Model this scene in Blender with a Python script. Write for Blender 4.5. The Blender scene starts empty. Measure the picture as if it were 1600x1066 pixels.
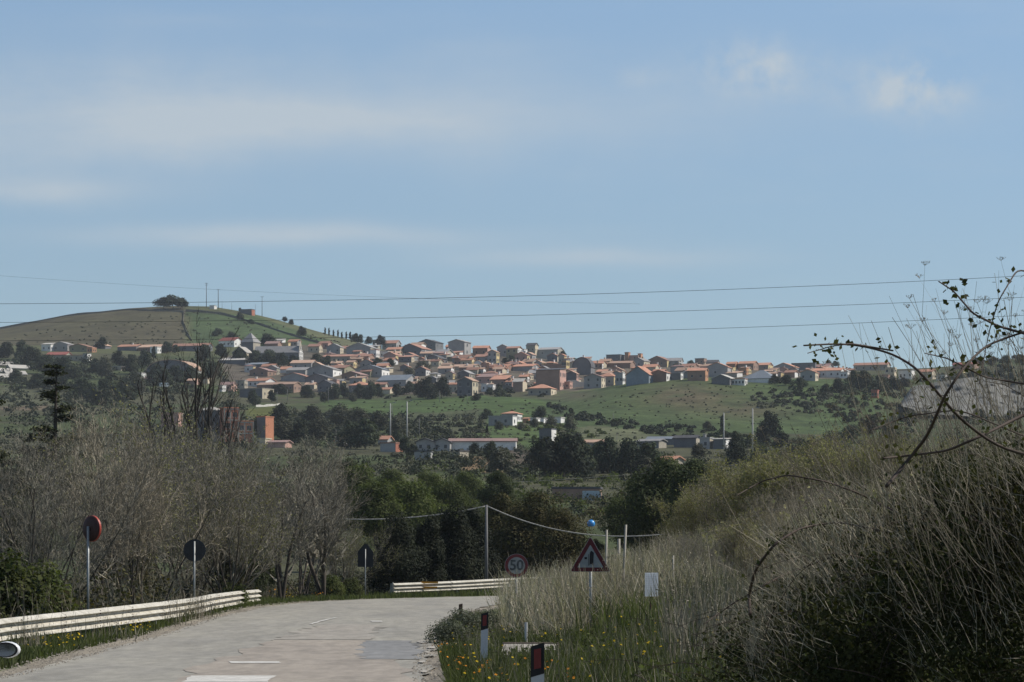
import bpy, math, random
import numpy as np
from mathutils import Vector, Matrix

# ------------------------------------------------------------------ camera, sky, sun, exposure
scene = bpy.context.scene
COL = scene.collection
F, CX, HY, CAMZ = 5000.0, 800.0, 900.0, 1.7      # focal length in photo pixels, optical axis column, horizon row, eye height
cam_data = bpy.data.cameras.new('camera')
cam_data.sensor_width = 36.0
cam_data.lens = F / 1600.0 * 36.0
cam_data.shift_y = (HY - 533.0) / 1600.0
cam_data.clip_start = 0.5
cam_data.clip_end = 20000.0
cam = bpy.data.objects.new('camera', cam_data)
COL.objects.link(cam)
cam.location = (0, 0, CAMZ)
cam.rotation_euler = (math.radians(90), 0, 0)
scene.camera = cam

SUN_AZ, SUN_EL = math.radians(77), math.radians(46)      # clockwise from +Y (the view direction)
SUN_STRENGTH, SKY_STRENGTH, EXPOSURE = 4.8, 0.105, 0.12
world = bpy.data.worlds.new('World')
scene.world = world
world.use_nodes = True
wt = world.node_tree
for n in list(wt.nodes):
    wt.nodes.remove(n)


class NG:
    """small helper that wires shader nodes"""
    def __init__(self, tree):
        self.t = tree

    def new(self, kind, **kw):
        n = self.t.nodes.new(kind)
        for k, v in kw.items():
            setattr(n, k, v)
        return n

    def put(self, sock, v):
        if isinstance(v, bpy.types.NodeSocket):
            self.t.links.new(v, sock)
        else:
            sock.default_value = v

    def math(self, op, a, b=None, c=None, clamp=False):
        n = self.new('ShaderNodeMath', operation=op, use_clamp=clamp)
        self.put(n.inputs[0], a)
        if b is not None:
            self.put(n.inputs[1], b)
        if c is not None:
            self.put(n.inputs[2], c)
        return n.outputs[0]

    def mix(self, f, a, b, blend='MIX'):
        n = self.new('ShaderNodeMix', data_type='RGBA', blend_type=blend)
        self.put(n.inputs[0], f)
        for s, v in ((n.inputs[6], a), (n.inputs[7], b)):
            self.put(s, v if isinstance(v, bpy.types.NodeSocket) else (*v[:3], 1))
        return n.outputs[2]

    def noise(self, vec, scale, detail=4, rough=0.55, out=0):
        n = self.new('ShaderNodeTexNoise')
        if vec is not None:
            self.put(n.inputs['Vector'], vec)
        n.inputs['Scale'].default_value = scale
        n.inputs['Detail'].default_value = detail
        n.inputs['Roughness'].default_value = rough
        return n.outputs[out]

    def ramp(self, v, lo, hi, a=0.0, b=1.0):
        n = self.new('ShaderNodeMapRange')
        self.put(n.inputs[0], v)
        n.inputs[1].default_value = lo
        n.inputs[2].default_value = hi
        n.inputs[3].default_value = a
        n.inputs[4].default_value = b
        return n.outputs[0]


g = NG(wt)
sky = g.new('ShaderNodeTexSky', sky_type='NISHITA')
sky.sun_disc = False
sky.sun_elevation = SUN_EL
sky.sun_rotation = SUN_AZ
sky.altitude = 2200
sky.air_density = 1.0
sky.dust_density = 0.0
sky.ozone_density = 2.2
tc = g.new('ShaderNodeTexCoord')
sep = g.new('ShaderNodeSeparateXYZ')
g.put(sep.inputs[0], tc.outputs['Generated'])
ysafe = g.math('MAXIMUM', sep.outputs[1], 0.05)
uu = g.math('DIVIDE', sep.outputs[0], ysafe)
vv = g.math('DIVIDE', sep.outputs[2], ysafe)
cmb = g.new('ShaderNodeCombineXYZ')
g.put(cmb.inputs[0], g.math('MULTIPLY', sep.outputs[0], 9.0))
g.put(cmb.inputs[1], g.math('MULTIPLY', sep.outputs[1], 9.0))
g.put(cmb.inputs[2], g.math('MULTIPLY', sep.outputs[2], 42.0))
wisp = g.noise(cmb.outputs[0], 1.0, 9, 0.62)
puffn = g.noise(tc.outputs['Generated'], 55.0, 9, 0.66)
softn = g.noise(tc.outputs['Generated'], 22.0, 5, 0.55)
total = g.math('MULTIPLY', g.ramp(wisp, 0.54, 0.85), 0.15)


def cloud(px, py, ax, ay, amt, kind):
    """a real cloud bank at a direction in the sky, broken up by noise"""
    global total
    u0, v0, a, b = (px - CX) / F, (HY - py) / F, ax / F, ay / F
    warp = g.math('MULTIPLY', g.math('SUBTRACT', softn, 0.5), 1.6)
    du = g.math('DIVIDE', g.math('SUBTRACT', uu, u0), a)
    dv = g.math('ADD', g.math('DIVIDE', g.math('SUBTRACT', vv, v0), b), warp)
    r2 = g.math('ADD', g.math('MULTIPLY', du, du), g.math('MULTIPLY', dv, dv))
    m = g.math('POWER', 2.718, g.math('MULTIPLY', r2, -1.0))
    m = g.math('MULTIPLY', m, amt)
    if kind == 'puff':
        m = g.math('MULTIPLY', m, g.ramp(puffn, 0.38, 0.66))
    elif kind == 'soft':
        m = g.math('MULTIPLY', m, g.ramp(wisp, 0.30, 0.66, 0.55, 1.2))
    elif kind == 'wisp':
        m = g.math('MULTIPLY', m, g.ramp(wisp, 0.3, 0.62))
    total = g.math('ADD', total, m)


cloud(230, 172, 600, 88, 0.74, 'soft')
cloud(720, 190, 420, 40, 0.27, 'soft')
cloud(60, 140, 420, 40, 0.15, 'wisp')
cloud(1185, 112, 100, 38, 1.0, 'puff')
cloud(1425, 138, 90, 46, 1.1, 'puff')
cloud(1300, 160, 320, 34, 0.3, 'wisp')
cloud(430, 368, 280, 17, 0.85, 'soft')
cloud(60, 298, 170, 20, 0.5, 'soft')
cloud(900, 402, 230, 16, 0.42, 'soft')
cloud(420, 30, 240, 16, 0.22, 'wisp')
cloud(1000, 122, 45, 18, 0.3, 'puff')
total = g.math('MINIMUM', total, 0.8)
sky_tint = g.mix(1.0, sky.outputs[0], (0.97, 1.0, 1.02), 'MULTIPLY')
hor = g.ramp(sep.outputs[2], 0.03, 0.19, 0.70, 1.0)
hc = g.new('ShaderNodeCombineColor')
g.put(hc.inputs[0], g.ramp(sep.outputs[2], 0.03, 0.19, 0.66, 1.22))
g.put(hc.inputs[1], g.ramp(sep.outputs[2], 0.03, 0.19, 0.64, 1.13))
g.put(hc.inputs[2], g.ramp(sep.outputs[2], 0.03, 0.19, 0.62, 1.01))
sky_tint = g.mix(1.0, sky_tint, hc.outputs[0], 'MULTIPLY')
cloudy = g.mix(total, sky_tint, (4.55, 5.1, 5.55))
bg = g.new('ShaderNodeBackground')
g.put(bg.inputs[0], cloudy)
bg.inputs[1].default_value = SKY_STRENGTH
wo = g.new('ShaderNodeOutputWorld')
wt.links.new(bg.outputs[0], wo.inputs[0])

sun_data = bpy.data.lights.new('sun', 'SUN')
sun_data.energy = SUN_STRENGTH
sun_data.angle = math.radians(0.53)
sun_data.color = (1.0, 0.94, 0.85)
sun = bpy.data.objects.new('sun', sun_data)
COL.objects.link(sun)
to_sun = Vector((math.sin(SUN_AZ) * math.cos(SUN_EL), math.cos(SUN_AZ) * math.cos(SUN_EL), math.sin(SUN_EL)))
sun.rotation_euler = to_sun.to_track_quat('Z', 'Y').to_euler()
sun.location = (60, 20, 80)
vs = scene.view_settings
vs.view_transform = 'Standard'
vs.look = 'None'
vs.exposure = EXPOSURE
vs.gamma = 1.0
vs.use_curve_mapping = False
scene.cycles.use_denoising = True
scene.cycles.max_bounces = 6
scene.cycles.diffuse_bounces = 3
scene.cycles.transparent_max_bounces = 8

# ------------------------------------------------------------------ helpers
rng = np.random.default_rng(7)
rnd = random.Random(11)


def P(px, py, Y):
    """point of the place that lies at depth Y on the sight line of a photo pixel"""
    return Vector(((px - CX) / F * Y, Y, CAMZ + (HY - py) / F * Y))


def link(o, parent=None):
    COL.objects.link(o)
    if parent is not None:
        o.parent = parent
    return o


def mesh_from(name, verts, faces, mats=(), mi=None, smooth=False):
    me = bpy.data.meshes.new(name)
    me.from_pydata([tuple(v) for v in verts], [], [tuple(f) for f in faces])
    for m in mats:
        me.materials.append(m)
    if mi is not None:
        me.polygons.foreach_set('material_index', mi)
    if smooth:
        me.polygons.foreach_set('use_smooth', [True] * len(me.polygons))
    me.update()
    return me


def np_mesh(name, V, Q, mats=(), mi=None, smooth=False):
    """mesh from numpy arrays: V (n,3), Q (m,k) all faces with k corners"""
    V = np.ascontiguousarray(V, dtype=np.float32)
    Q = np.ascontiguousarray(Q, dtype=np.int32)
    me = bpy.data.meshes.new(name)
    m, k = Q.shape
    me.vertices.add(len(V))
    me.vertices.foreach_set('co', V.ravel())
    me.loops.add(m * k)
    me.loops.foreach_set('vertex_index', Q.ravel())
    me.polygons.add(m)
    me.polygons.foreach_set('loop_start', np.arange(0, m * k, k, dtype=np.int32))
    me.polygons.foreach_set('loop_total', np.full(m, k, dtype=np.int32))
    for mt in mats:
        me.materials.append(mt)
    if mi is not None:
        me.polygons.foreach_set('material_index', np.ascontiguousarray(mi, dtype=np.int32))
    if smooth:
        me.polygons.foreach_set('use_smooth', np.ones(m, dtype=bool))
    me.update(calc_edges=True)
    return me


def obj(name, me, parent=None, loc=None, kind=None):
    o = bpy.data.objects.new(name, me)
    link(o, parent)
    if loc is not None:
        o.location = loc
    if kind:
        o['kind'] = kind
    return o


class MB:
    """collects simple shapes into one mesh"""
    def __init__(self):
        self.v, self.f, self.m = [], [], []

    def add(self, verts, faces, mat=0):
        b = len(self.v)
        self.v += [tuple(v) for v in verts]
        self.f += [tuple(i + b for i in f) for f in faces]
        self.m += [mat] * len(faces)

    def box(self, x0, x1, y0, y1, z0, z1, mat=0):
        vs_ = [(x, y, z) for z in (z0, z1) for y in (y0, y1) for x in (x0, x1)]
        self.add(vs_, [(0, 2, 3, 1), (4, 5, 7, 6), (0, 1, 5, 4), (2, 6, 7, 3), (0, 4, 6, 2), (1, 3, 7, 5)], mat)

    def extrude(self, prof, axis, l0, l1, mat=0):
        """closed profile [(a, z)]; axis 'y': a is x; axis 'x': a is y"""
        n = len(prof)
        mk = (lambda a, z, l: (a, l, z)) if axis == 'y' else (lambda a, z, l: (l, a, z))
        vs_ = [mk(a, z, l0) for a, z in prof] + [mk(a, z, l1) for a, z in prof]
        fs = [(i, (i + 1) % n, n + (i + 1) % n, n + i) for i in range(n)]
        fs += [tuple(range(n - 1, -1, -1)), tuple(range(n, 2 * n))]
        self.add(vs_, fs, mat)

    def tube(self, pts, radii, sides=8, mat=0, cap=True):
        rings = []
        n = len(pts)
        b = len(self.v)
        up0 = None
        for i, p in enumerate(pts):
            p = Vector(p)
            d = (Vector(pts[min(i + 1, n - 1)]) - Vector(pts[max(i - 1, 0)])).normalized()
            ref = Vector((0, 0, 1)) if abs(d.z) < 0.9 else Vector((1, 0, 0))
            if up0 is None:
                up0 = ref
            a = d.cross(up0).normalized()
            c = d.cross(a).normalized()
            r = radii[i] if hasattr(radii, '__len__') else radii
            for k in range(sides):
                t = 2 * math.pi * k / sides
                self.v.append(tuple(p + a * (r * math.cos(t)) + c * (r * math.sin(t))))
        for i in range(n - 1):
            for k in range(sides):
                k2 = (k + 1) % sides
                self.f.append((b + i * sides + k, b + i * sides + k2, b + (i + 1) * sides + k2, b + (i + 1) * sides + k))
                self.m.append(mat)
        if cap:
            self.f.append(tuple(b + k for k in range(sides - 1, -1, -1)))
            self.f.append(tuple(b + (n - 1) * sides + k for k in range(sides)))
            self.m += [mat, mat]

    def disc(self, c, r, y, thick, n=32, mat=0):
        """a disc facing -Y (front) with thickness, in XZ"""
        vs_ = [(c[0] + r * math.cos(2 * math.pi * k / n), y, c[1] + r * math.sin(2 * math.pi * k / n)) for k in range(n)]
        vs_ += [(v[0], y + thick, v[2]) for v in vs_]
        fs = [tuple(range(n)), tuple(range(2 * n - 1, n - 1, -1))]
        fs += [(k, n + k, n + (k + 1) % n, (k + 1) % n) for k in range(n)]
        self.add(vs_, fs, mat)

    def prism(self, poly, y0, y1, mat=0):
        """polygon in XZ extruded along Y"""
        self.extrude(poly, 'y', y0, y1, mat)

    def mesh(self, name, mats, smooth=False):
        return mesh_from(name, self.v, self.f, mats, self.m, smooth)


def empty(name, loc, rz=0.0, scale=None):
    o = bpy.data.objects.new(name, None)
    o.empty_display_size = 0.3
    o.location = loc
    o.rotation_euler = (0, 0, rz)
    if scale is not None:
        o.scale = scale if hasattr(scale, '__len__') else (scale,) * 3
    return link(o)


REG = []          # things whose labels are completed at the end


def tag(o, label, cat, group=None, px=None, py=None):
    o['label'] = label
    o['category'] = cat
    if group:
        o['group'] = group
    if px is not None:
        REG.append((o, label, px, py))
    return o


def copy_tree(o, parent=None):
    c = o.copy()
    COL.objects.link(c)
    c.parent = parent
    for ch in list(o.children):
        copy_tree(ch, c)
    return c


# ------------------------------------------------------------------ materials
def material(name, color, rough=0.85, var=0.25, scale=3.0, detail=5, bump=0.0, second=None, island=0.0, spec=0.3, metal=0.0, objvar=0.0, coord='Object'):
    m = bpy.data.materials.new(name)
    m.use_nodes = True
    t = m.node_tree
    gg = NG(t)
    b = t.nodes['Principled BSDF']
    tcn = gg.new('ShaderNodeTexCoord')
    v = gg.new('ShaderNodeNewGeometry').outputs['Position'] if coord == 'Position' else tcn.outputs[coord]
    n1 = gg.noise(v, scale, detail, 0.6)
    c = tuple(color)
    sec = tuple(second) if second else tuple(x * (1 - var) for x in c)
    col = gg.mix(gg.ramp(n1, 0.32, 0.68), c, sec)
    n2 = gg.noise(v, scale * 6.3, 3, 0.6)
    k = gg.ramp(n2, 0.25, 0.75, 1 - var * 0.6, 1 + var * 0.6)
    if island:
        ri = gg.new('ShaderNodeNewGeometry').outputs['Random Per Island']
        k = gg.math('MULTIPLY', k, gg.ramp(ri, 0, 1, 1 - island, 1 + island))
    if objvar:
        oi = gg.new('ShaderNodeObjectInfo').outputs['Random']
        k = gg.math('MULTIPLY', k, gg.ramp(oi, 0, 1, 1 - objvar, 1 + objvar))
    kk = gg.new('ShaderNodeCombineColor')
    for i in range(3):
        gg.put(kk.inputs[i], k)
    col = gg.mix(1.0, col, kk.outputs[0], 'MULTIPLY')
    gg.put(b.inputs['Base Color'], col)
    b.inputs['Roughness'].default_value = rough
    b.inputs['Specular IOR Level'].default_value = spec
    b.inputs['Metallic'].default_value = metal
    if bump:
        bn = gg.new('ShaderNodeBump')
        bn.inputs['Strength'].default_value = bump
        gg.put(bn.inputs['Height'], n2)
        gg.put(b.inputs['Normal'], bn.outputs[0])
    return m


def leaf_material(name, color, second, trans=0.35, island=0.45, objvar=0.2, rough=0.6, scale=0.6, tint=(1.0, 1.1, 0.6)):
    m = bpy.data.materials.new(name)
    m.use_nodes = True
    t = m.node_tree
    gg = NG(t)
    b = t.nodes['Principled BSDF']
    out = t.nodes['Material Output']
    geo = gg.new('ShaderNodeNewGeometry')
    n1 = gg.noise(geo.outputs['Position'], scale, 3, 0.6)
    col = gg.mix(gg.ramp(n1, 0.36, 0.64), color, second)
    k = gg.ramp(geo.outputs['Random Per Island'], 0, 1, 1 - island, 1 + island)
    oi = gg.new('ShaderNodeObjectInfo').outputs['Random']
    k = gg.math('MULTIPLY', k, gg.ramp(oi, 0, 1, 1 - objvar, 1 + objvar))
    kk = gg.new('ShaderNodeCombineColor')
    for i in range(3):
        gg.put(kk.inputs[i], k)
    col = gg.mix(1.0, col, kk.outputs[0], 'MULTIPLY')
    gg.put(b.inputs['Base Color'], col)
    b.inputs['Roughness'].default_value = max(rough, .75)
    b.inputs['Specular IOR Level'].default_value = 0.12
    tr = gg.new('ShaderNodeBsdfTranslucent')
    gg.put(tr.inputs[0], gg.mix(1.0, col, tint, 'MULTIPLY'))
    mx = gg.new('ShaderNodeMixShader')
    mx.inputs[0].default_value = trans
    t.links.new(b.outputs[0], mx.inputs[1])
    t.links.new(tr.outputs[0], mx.inputs[2])
    t.links.new(mx.outputs[0], out.inputs[0])
    return m


def smooth01(x):
    x = np.clip(x, 0, 1)
    return x * x * (3 - 2 * x)


def vnoise(x, y, seed=0):
    """smooth value noise on numpy arrays"""
    xi, yi = np.floor(x).astype(np.int64), np.floor(y).astype(np.int64)
    xf, yf = x - xi, y - yi

    def h(a, b):
        n = (a * 374761393 + b * 668265263 + seed * 974634217) & 0x7fffffff
        n = ((n ^ (n >> 13)) * 1274126177) & 0x7fffffff
        return ((n ^ (n >> 16)) & 0xffff) / 65535.0
    u, v = xf * xf * (3 - 2 * xf), yf * yf * (3 - 2 * yf)
    return (h(xi, yi) * (1 - u) + h(xi + 1, yi) * u) * (1 - v) + (h(xi, yi + 1) * (1 - u) + h(xi + 1, yi + 1) * u) * v


def fbm(x, y, seed=0, oct=4):
    s, a, t = 0, 0.5, 0
    for i in range(oct):
        s = s + a * vnoise(x * 2 ** i, y * 2 ** i, seed + i)
        t += a
        a *= 0.5
    return s / t
# ------------------------------------------------------------------ the lie of the land
FAR = {
    240: [(-900, 905), (800, 907), (1000, 900), (1150, 882), (1700, 858)],
    330: [(-900, 860), (900, 860), (1300, 850), (1700, 845)],
    430: [(-900, 808), (1000, 808), (1700, 802)],
    540: [(-900, 765), (1700, 765)],
    700: [(-900, 727), (1700, 727)],
    850: [(-900, 700), (1700, 700)],
    1000: [(-900, 668), (400, 670), (800, 668), (1000, 674), (1300, 680), (1700, 674)],
    1150: [(-900, 640), (0, 640), (400, 645), (600, 650), (800, 648), (1000, 656), (1300, 662), (1700, 648)],
    1280: [(-900, 618), (0, 618), (400, 630), (600, 630), (800, 627), (1000, 632), (1300, 636), (1700, 622)],
    1400: [(-900, 598), (0, 598), (200, 606), (400, 620), (500, 626), (600, 622), (700, 612), (800, 614), (880, 612), (1000, 603), (1200, 600), (1400, 600), (1700, 594)],
    1500: [(-900, 576), (0, 576), (200, 582), (400, 596), (600, 596), (800, 592), (1000, 590), (1400, 588), (1700, 580)],
    1600: [(-900, 558), (200, 560), (400, 570), (600, 572), (800, 572), (1000, 580), (1200, 584), (1400, 580), (1700, 570)],
    1700: [(-900, 550), (0, 545), (200, 545), (400, 550), (500, 553), (600, 550), (700, 549), (800, 557), (900, 566), (1000, 573), (1200, 580), (1400, 578), (1500, 574), (1560, 566), (1700, 560)],
    1800: [(-900, 545), (0, 536), (200, 532), (400, 532), (500, 540), (560, 546), (620, 549), (700, 550), (800, 560), (1000, 578), (1200, 585), (1400, 583), (1500, 575), (1560, 562), (1700, 555)],
    2000: [(-900, 590), (-300, 545), (-100, 527), (0, 514), (100, 494), (200, 482), (270, 478), (330, 479), (380, 487), (430, 499), (500, 519), (560, 534), (620, 553), (700, 567), (800, 580), (1000, 600), (1700, 600)],
    2200: [(-900, 610), (0, 545), (270, 508), (430, 528), (560, 560), (800, 610), (1700, 630)],
    2700: [(-900, 680), (270, 620), (800, 680), (1700, 700)],
    6000: [(-900, 860), (1700, 860)],
    16000: [(-900, 893), (1700, 893)],
}
NEAR = [(0.5, 0.0), (50, 0.0), (71, 0.0), (85, 0.13), (100, 0.34), (125, 0.45), (150, 0.46), (160, 0.61), (175, 0.74), (200, 0.85)]
RIGHT_EDGE = [(0, -0.4), (29, -0.7), (51, -1.3), (63, -1.66), (79, -1.85), (97, -1.95), (117, -1.4), (135, -0.6), (150, 0.8), (162, 4.5), (190, 18.0), (240, 45.0)]
LEFT_EDGE = [(0, -8.6), (29, -8.3), (54, -8.4), (63, -8.8), (73, -9.2), (82, -9.1), (110, -9.5), (126, -9.8), (150, -9.2), (156, -6.5), (160, -3.0), (165, 0.5), (174, 5.5), (205, 20.0), (250, 45.0)]
BANK = [(-50, 0), (0.6, 0), (1.6, 0.08), (3, 0.35), (5, 0.75), (7, 1.25), (9, 1.95), (12, 2.9), (16, 3.7), (24, 4.6), (60, 6.0)]
YK = np.array(sorted(FAR))


def lin(tab, x):
    return np.interp(x, [a for a, b in tab], [b for a, b in tab])


MOUND = [(-900, 640), (850, 634), (880, 627), (920, 616), (960, 606), (1000, 600), (1050, 595), (1090, 593), (1150, 596), (1200, 599), (1250, 599), (1300, 602), (1350, 608), (1400, 616), (1450, 640), (1700, 640)]


def ground_z(X, Y):
    X = np.asarray(X, dtype=float)
    Y = np.asarray(Y, dtype=float)
    px = X / np.maximum(Y, 1.0) * F + CX
    zr = np.stack([CAMZ + (HY - lin(FAR[int(k)], px)) / F * k for k in YK])
    Yc = np.clip(Y, YK[0], YK[-1] - 1)
    i = np.clip(np.searchsorted(YK, Yc, side='right') - 1, 0, len(YK) - 2)
    t = (Yc - YK[i]) / (YK[i + 1] - YK[i])
    take = lambda k: np.take_along_axis(zr, k[None, ...], 0)[0]
    zf = take(i) * (1 - t) + take(i + 1) * t
    # the round green hill before the town
    up = np.where(Y < 1290, smooth01((Y - 1035) / 255), smooth01((1415 - Y) / 125))
    base = CAMZ + (HY - lin(FAR[1280], px)) / F * 1290
    crest = CAMZ + (HY - lin(MOUND, px)) / F * 1290
    zf = zf + np.maximum(crest - base, 0) * up
    rough = (fbm(X / 60, Y / 60, 3) - 0.5) * 3.0 * smooth01((Y - 300) / 400) * (1 - smooth01((Y - 1750) / 150))
    zf = zf + rough
    zn = lin(NEAR, Y)
    d = X - lin(RIGHT_EDGE, Y)
    zn = zn + lin(BANK, d) * (0.75 + 0.25 * smooth01((Y - 30) / 60))
    dl = lin(LEFT_EDGE, Y) - X
    zn = zn + np.where(dl > 0, 0.04 * smooth01(dl / 0.8) - 0.7 * smooth01((dl - 2.2) / 6.0), 0)
    w = smooth01((Y - 172) / 68)
    return zn * (1 - w) + zf * w


def gz(x, y):
    return float(ground_z(np.array([x]), np.array([y]))[0])


def at_ground(px, py, lo=230.0, hi=2050.0):
    """depth where the sight line of a pixel meets the land"""
    Ys = np.arange(lo, hi, 3.0)
    X = (px - CX) / F * Ys
    d = ground_z(X, Ys) - (CAMZ + (HY - py) / F * Ys)
    k = np.argmax(d > 0)
    if d[k] <= 0:
        return hi
    if k == 0:
        return float(Ys[0])
    return float(Ys[k - 1] + 3.0 * d[k - 1] / (d[k - 1] - d[k]))


def blobs(px, py, cx, cy, rx, ry):
    return np.exp(-(((px - cx) / rx) ** 2 + ((py - cy) / ry) ** 2))


def inpoly(px, py, poly):
    ins = np.zeros(px.shape, bool)
    n = len(poly)
    for i in range(n):
        x1, y1 = poly[i]
        x2, y2 = poly[(i + 1) % n]
        c = ((y1 > py) != (y2 > py)) & (px < (x2 - x1) * (py - y1) / (y2 - y1 + 1e-9) + x1)
        ins ^= c
    return ins


us = np.concatenate([np.linspace(-1.4, -0.24, 30)[:-1], np.linspace(-0.24, 0.24, 250), np.linspace(0.24, 1.4, 30)[1:]])
Ys = np.concatenate([np.geomspace(1.0, 20, 24)[:-1], np.geomspace(20, 230, 150)[:-1], np.geomspace(230, 1000, 100)[:-1], np.linspace(1000, 2060, 160)[:-1], np.geomspace(2060, 2690, 16)])
UU, YY = np.meshgrid(us, Ys)
shrink = np.interp(YY, [40, 300, 2700], [1.0, 0.35, 0.12])
UU = np.sign(UU) * (np.minimum(np.abs(UU), 0.24) + np.maximum(np.abs(UU) - 0.24, 0) * shrink)
XX = UU * YY
ZZ = ground_z(XX, YY)
PXg = UU * F + CX
PYg = HY - (ZZ - CAMZ) / YY * F
C = np.zeros(XX.shape + (3,))
C[:] = (0.062, 0.062, 0.034)                                 # dark scrubby ground
nz = fbm(XX / 45, YY / 45, 21)
nf = fbm(XX / 9, YY / 14, 31)


def paint(mask, col, soft=1.0):
    m = np.clip(mask * soft, 0, 1)[..., None]
    C[:] = C * (1 - m) + np.array(col) * m * np.where(YY > 230, 0.72, 1.0)[..., None]


far = YY > 230
jx = PXg + (nz - 0.5) * 22
jy = PYg + (nf - 0.5) * 7
paint(far & (nz > 0.52), (0.070, 0.092, 0.034), 0.8)
paint(far & (YY > 1650) & (PXg < 640), (0.108, 0.118, 0.055))
paint(far & (YY > 1650) & (PXg < 293) & (jy < 540), (0.098, 0.088, 0.050))
paint(far & inpoly(PXg, jy, [(0, 520), (120, 500), (285, 484), (287, 498), (120, 522), (0, 534)]) & (YY > 1650), (0.100, 0.094, 0.050), 0.7)
paint(far & inpoly(PXg, jy, [(293, 486), (400, 494), (470, 520), (560, 545), (480, 548), (300, 540)]) & (YY > 1650), (0.074, 0.108, 0.043))
paint(far & inpoly(PXg, PYg, [(470, 505), (560, 528), (640, 552), (540, 545)]) & (YY > 1650), (0.13, 0.135, 0.07))
paint(inpoly(jx, jy, [(500, 626), (640, 624), (760, 618), (880, 628), (900, 640), (790, 668), (700, 668), (620, 650), (520, 640)]) & far & (YY < 1420), (0.074, 0.114, 0.036))
paint(inpoly(jx, jy, [(640, 645), (760, 640), (760, 676), (640, 676)]) & far & (YY < 1420), (0.088, 0.095, 0.05), 0.8)
paint(inpoly(jx, jy, [(380, 640), (445, 634), (450, 646), (400, 656)]) & far & (YY < 1420), (0.115, 0.125, 0.035))
mound = (YY > 1030) & (YY < 1420) & (PXg > 850) & (PXg < 1420)
paint(mound, (0.078, 0.113, 0.041), smooth01((PXg - 850) / 30) * smooth01((1420 - PXg) / 60))
paint(mound * blobs(PXg + (nz - .5) * 60, PYg, 1080, 620, 75, 20), (0.118, 0.098, 0.058), 1.0)
paint(mound * blobs(PXg + (nz - .5) * 60, PYg, 1170, 640, 70, 14), (0.12, 0.10, 0.06), 0.8)
paint(mound * blobs(PXg + (nz - .5) * 60, PYg, 890, 618, 45, 8), (0.15, 0.135, 0.085), 0.8)
paint(mound * (nf > 0.62) * 1.0, (0.06, 0.085, 0.035), 0.6)
paint(inpoly(jx, jy, [(590, 742), (740, 740), (770, 762), (700, 778), (600, 765)]) & far, (0.10, 0.13, 0.042))
paint(inpoly(jx, jy, [(600, 744), (735, 742), (735, 754), (610, 754)]) & far, (0.11, 0.115, 0.055))
paint(inpoly(jx, jy, [(790, 700), (842, 700), (850, 730), (785, 732)]) & far, (0.105, 0.085, 0.062))
paint(inpoly(jx, jy, [(740, 668), (850, 664), (852, 684), (740, 686)]) & far, (0.085, 0.125, 0.04))
paint(inpoly(jx, jy, [(805, 688), (850, 684), (850, 700), (806, 704)]) & far, (0.085, 0.125, 0.04))
paint(inpoly(jx, jy, [(915, 666), (1010, 672), (1010, 690), (905, 688)]) & far, (0.125, 0.135, 0.07))
paint(inpoly(jx, jy, [(720, 712), (790, 712), (790, 738), (720, 738)]) & far, (0.23, 0.15, 0.085), 0.8)
paint(inpoly(jx, jy, [(0, 606), (70, 612), (75, 632), (0, 640)]) & far, (0.11, 0.115, 0.065))
paint(inpoly(jx, jy, [(0, 634), (70, 632), (80, 640), (0, 644)]) & far, (0.17, 0.13, 0.09), 0.8)
paint(inpoly(jx, jy, [(345, 560), (420, 535), (560, 540), (700, 540), (800, 550), (930, 562), (1100, 570), (1340, 575), (1340, 592), (1000, 600), (900, 610), (700, 616), (500, 614), (360, 606)]) & (YY > 1380) & (YY < 1790), (0.15, 0.125, 0.10), 0.85)
near = YY < 230
dr = XX - lin(RIGHT_EDGE, YY)
dl = lin(LEFT_EDGE, YY) - XX
paint(near & (dl > -0.5), (0.060, 0.078, 0.026))
paint(near & (dr > -0.5), (0.070, 0.080, 0.032))
paint(near & (dr > 3.5) & (YY > 60), (0.14, 0.118, 0.075), smooth01((dr - 3.5) / 3))
paint(near & (dl > -0.5) & (dl < 0.35 + nf * 0.5), (0.22, 0.195, 0.155))
paint(near & (dl > 2.6), (0.075, 0.068, 0.042))
paint(near & (dr > -0.6) & (dr < 0.1 + nf * 0.7), (0.22, 0.195, 0.16))
n_r, n_c = XX.shape
idx = np.arange(n_r * n_c).reshape(n_r, n_c)
Q = np.stack([idx[:-1, :-1], idx[:-1, 1:], idx[1:, 1:], idx[1:, :-1]], -1).reshape(-1, 4)


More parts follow.
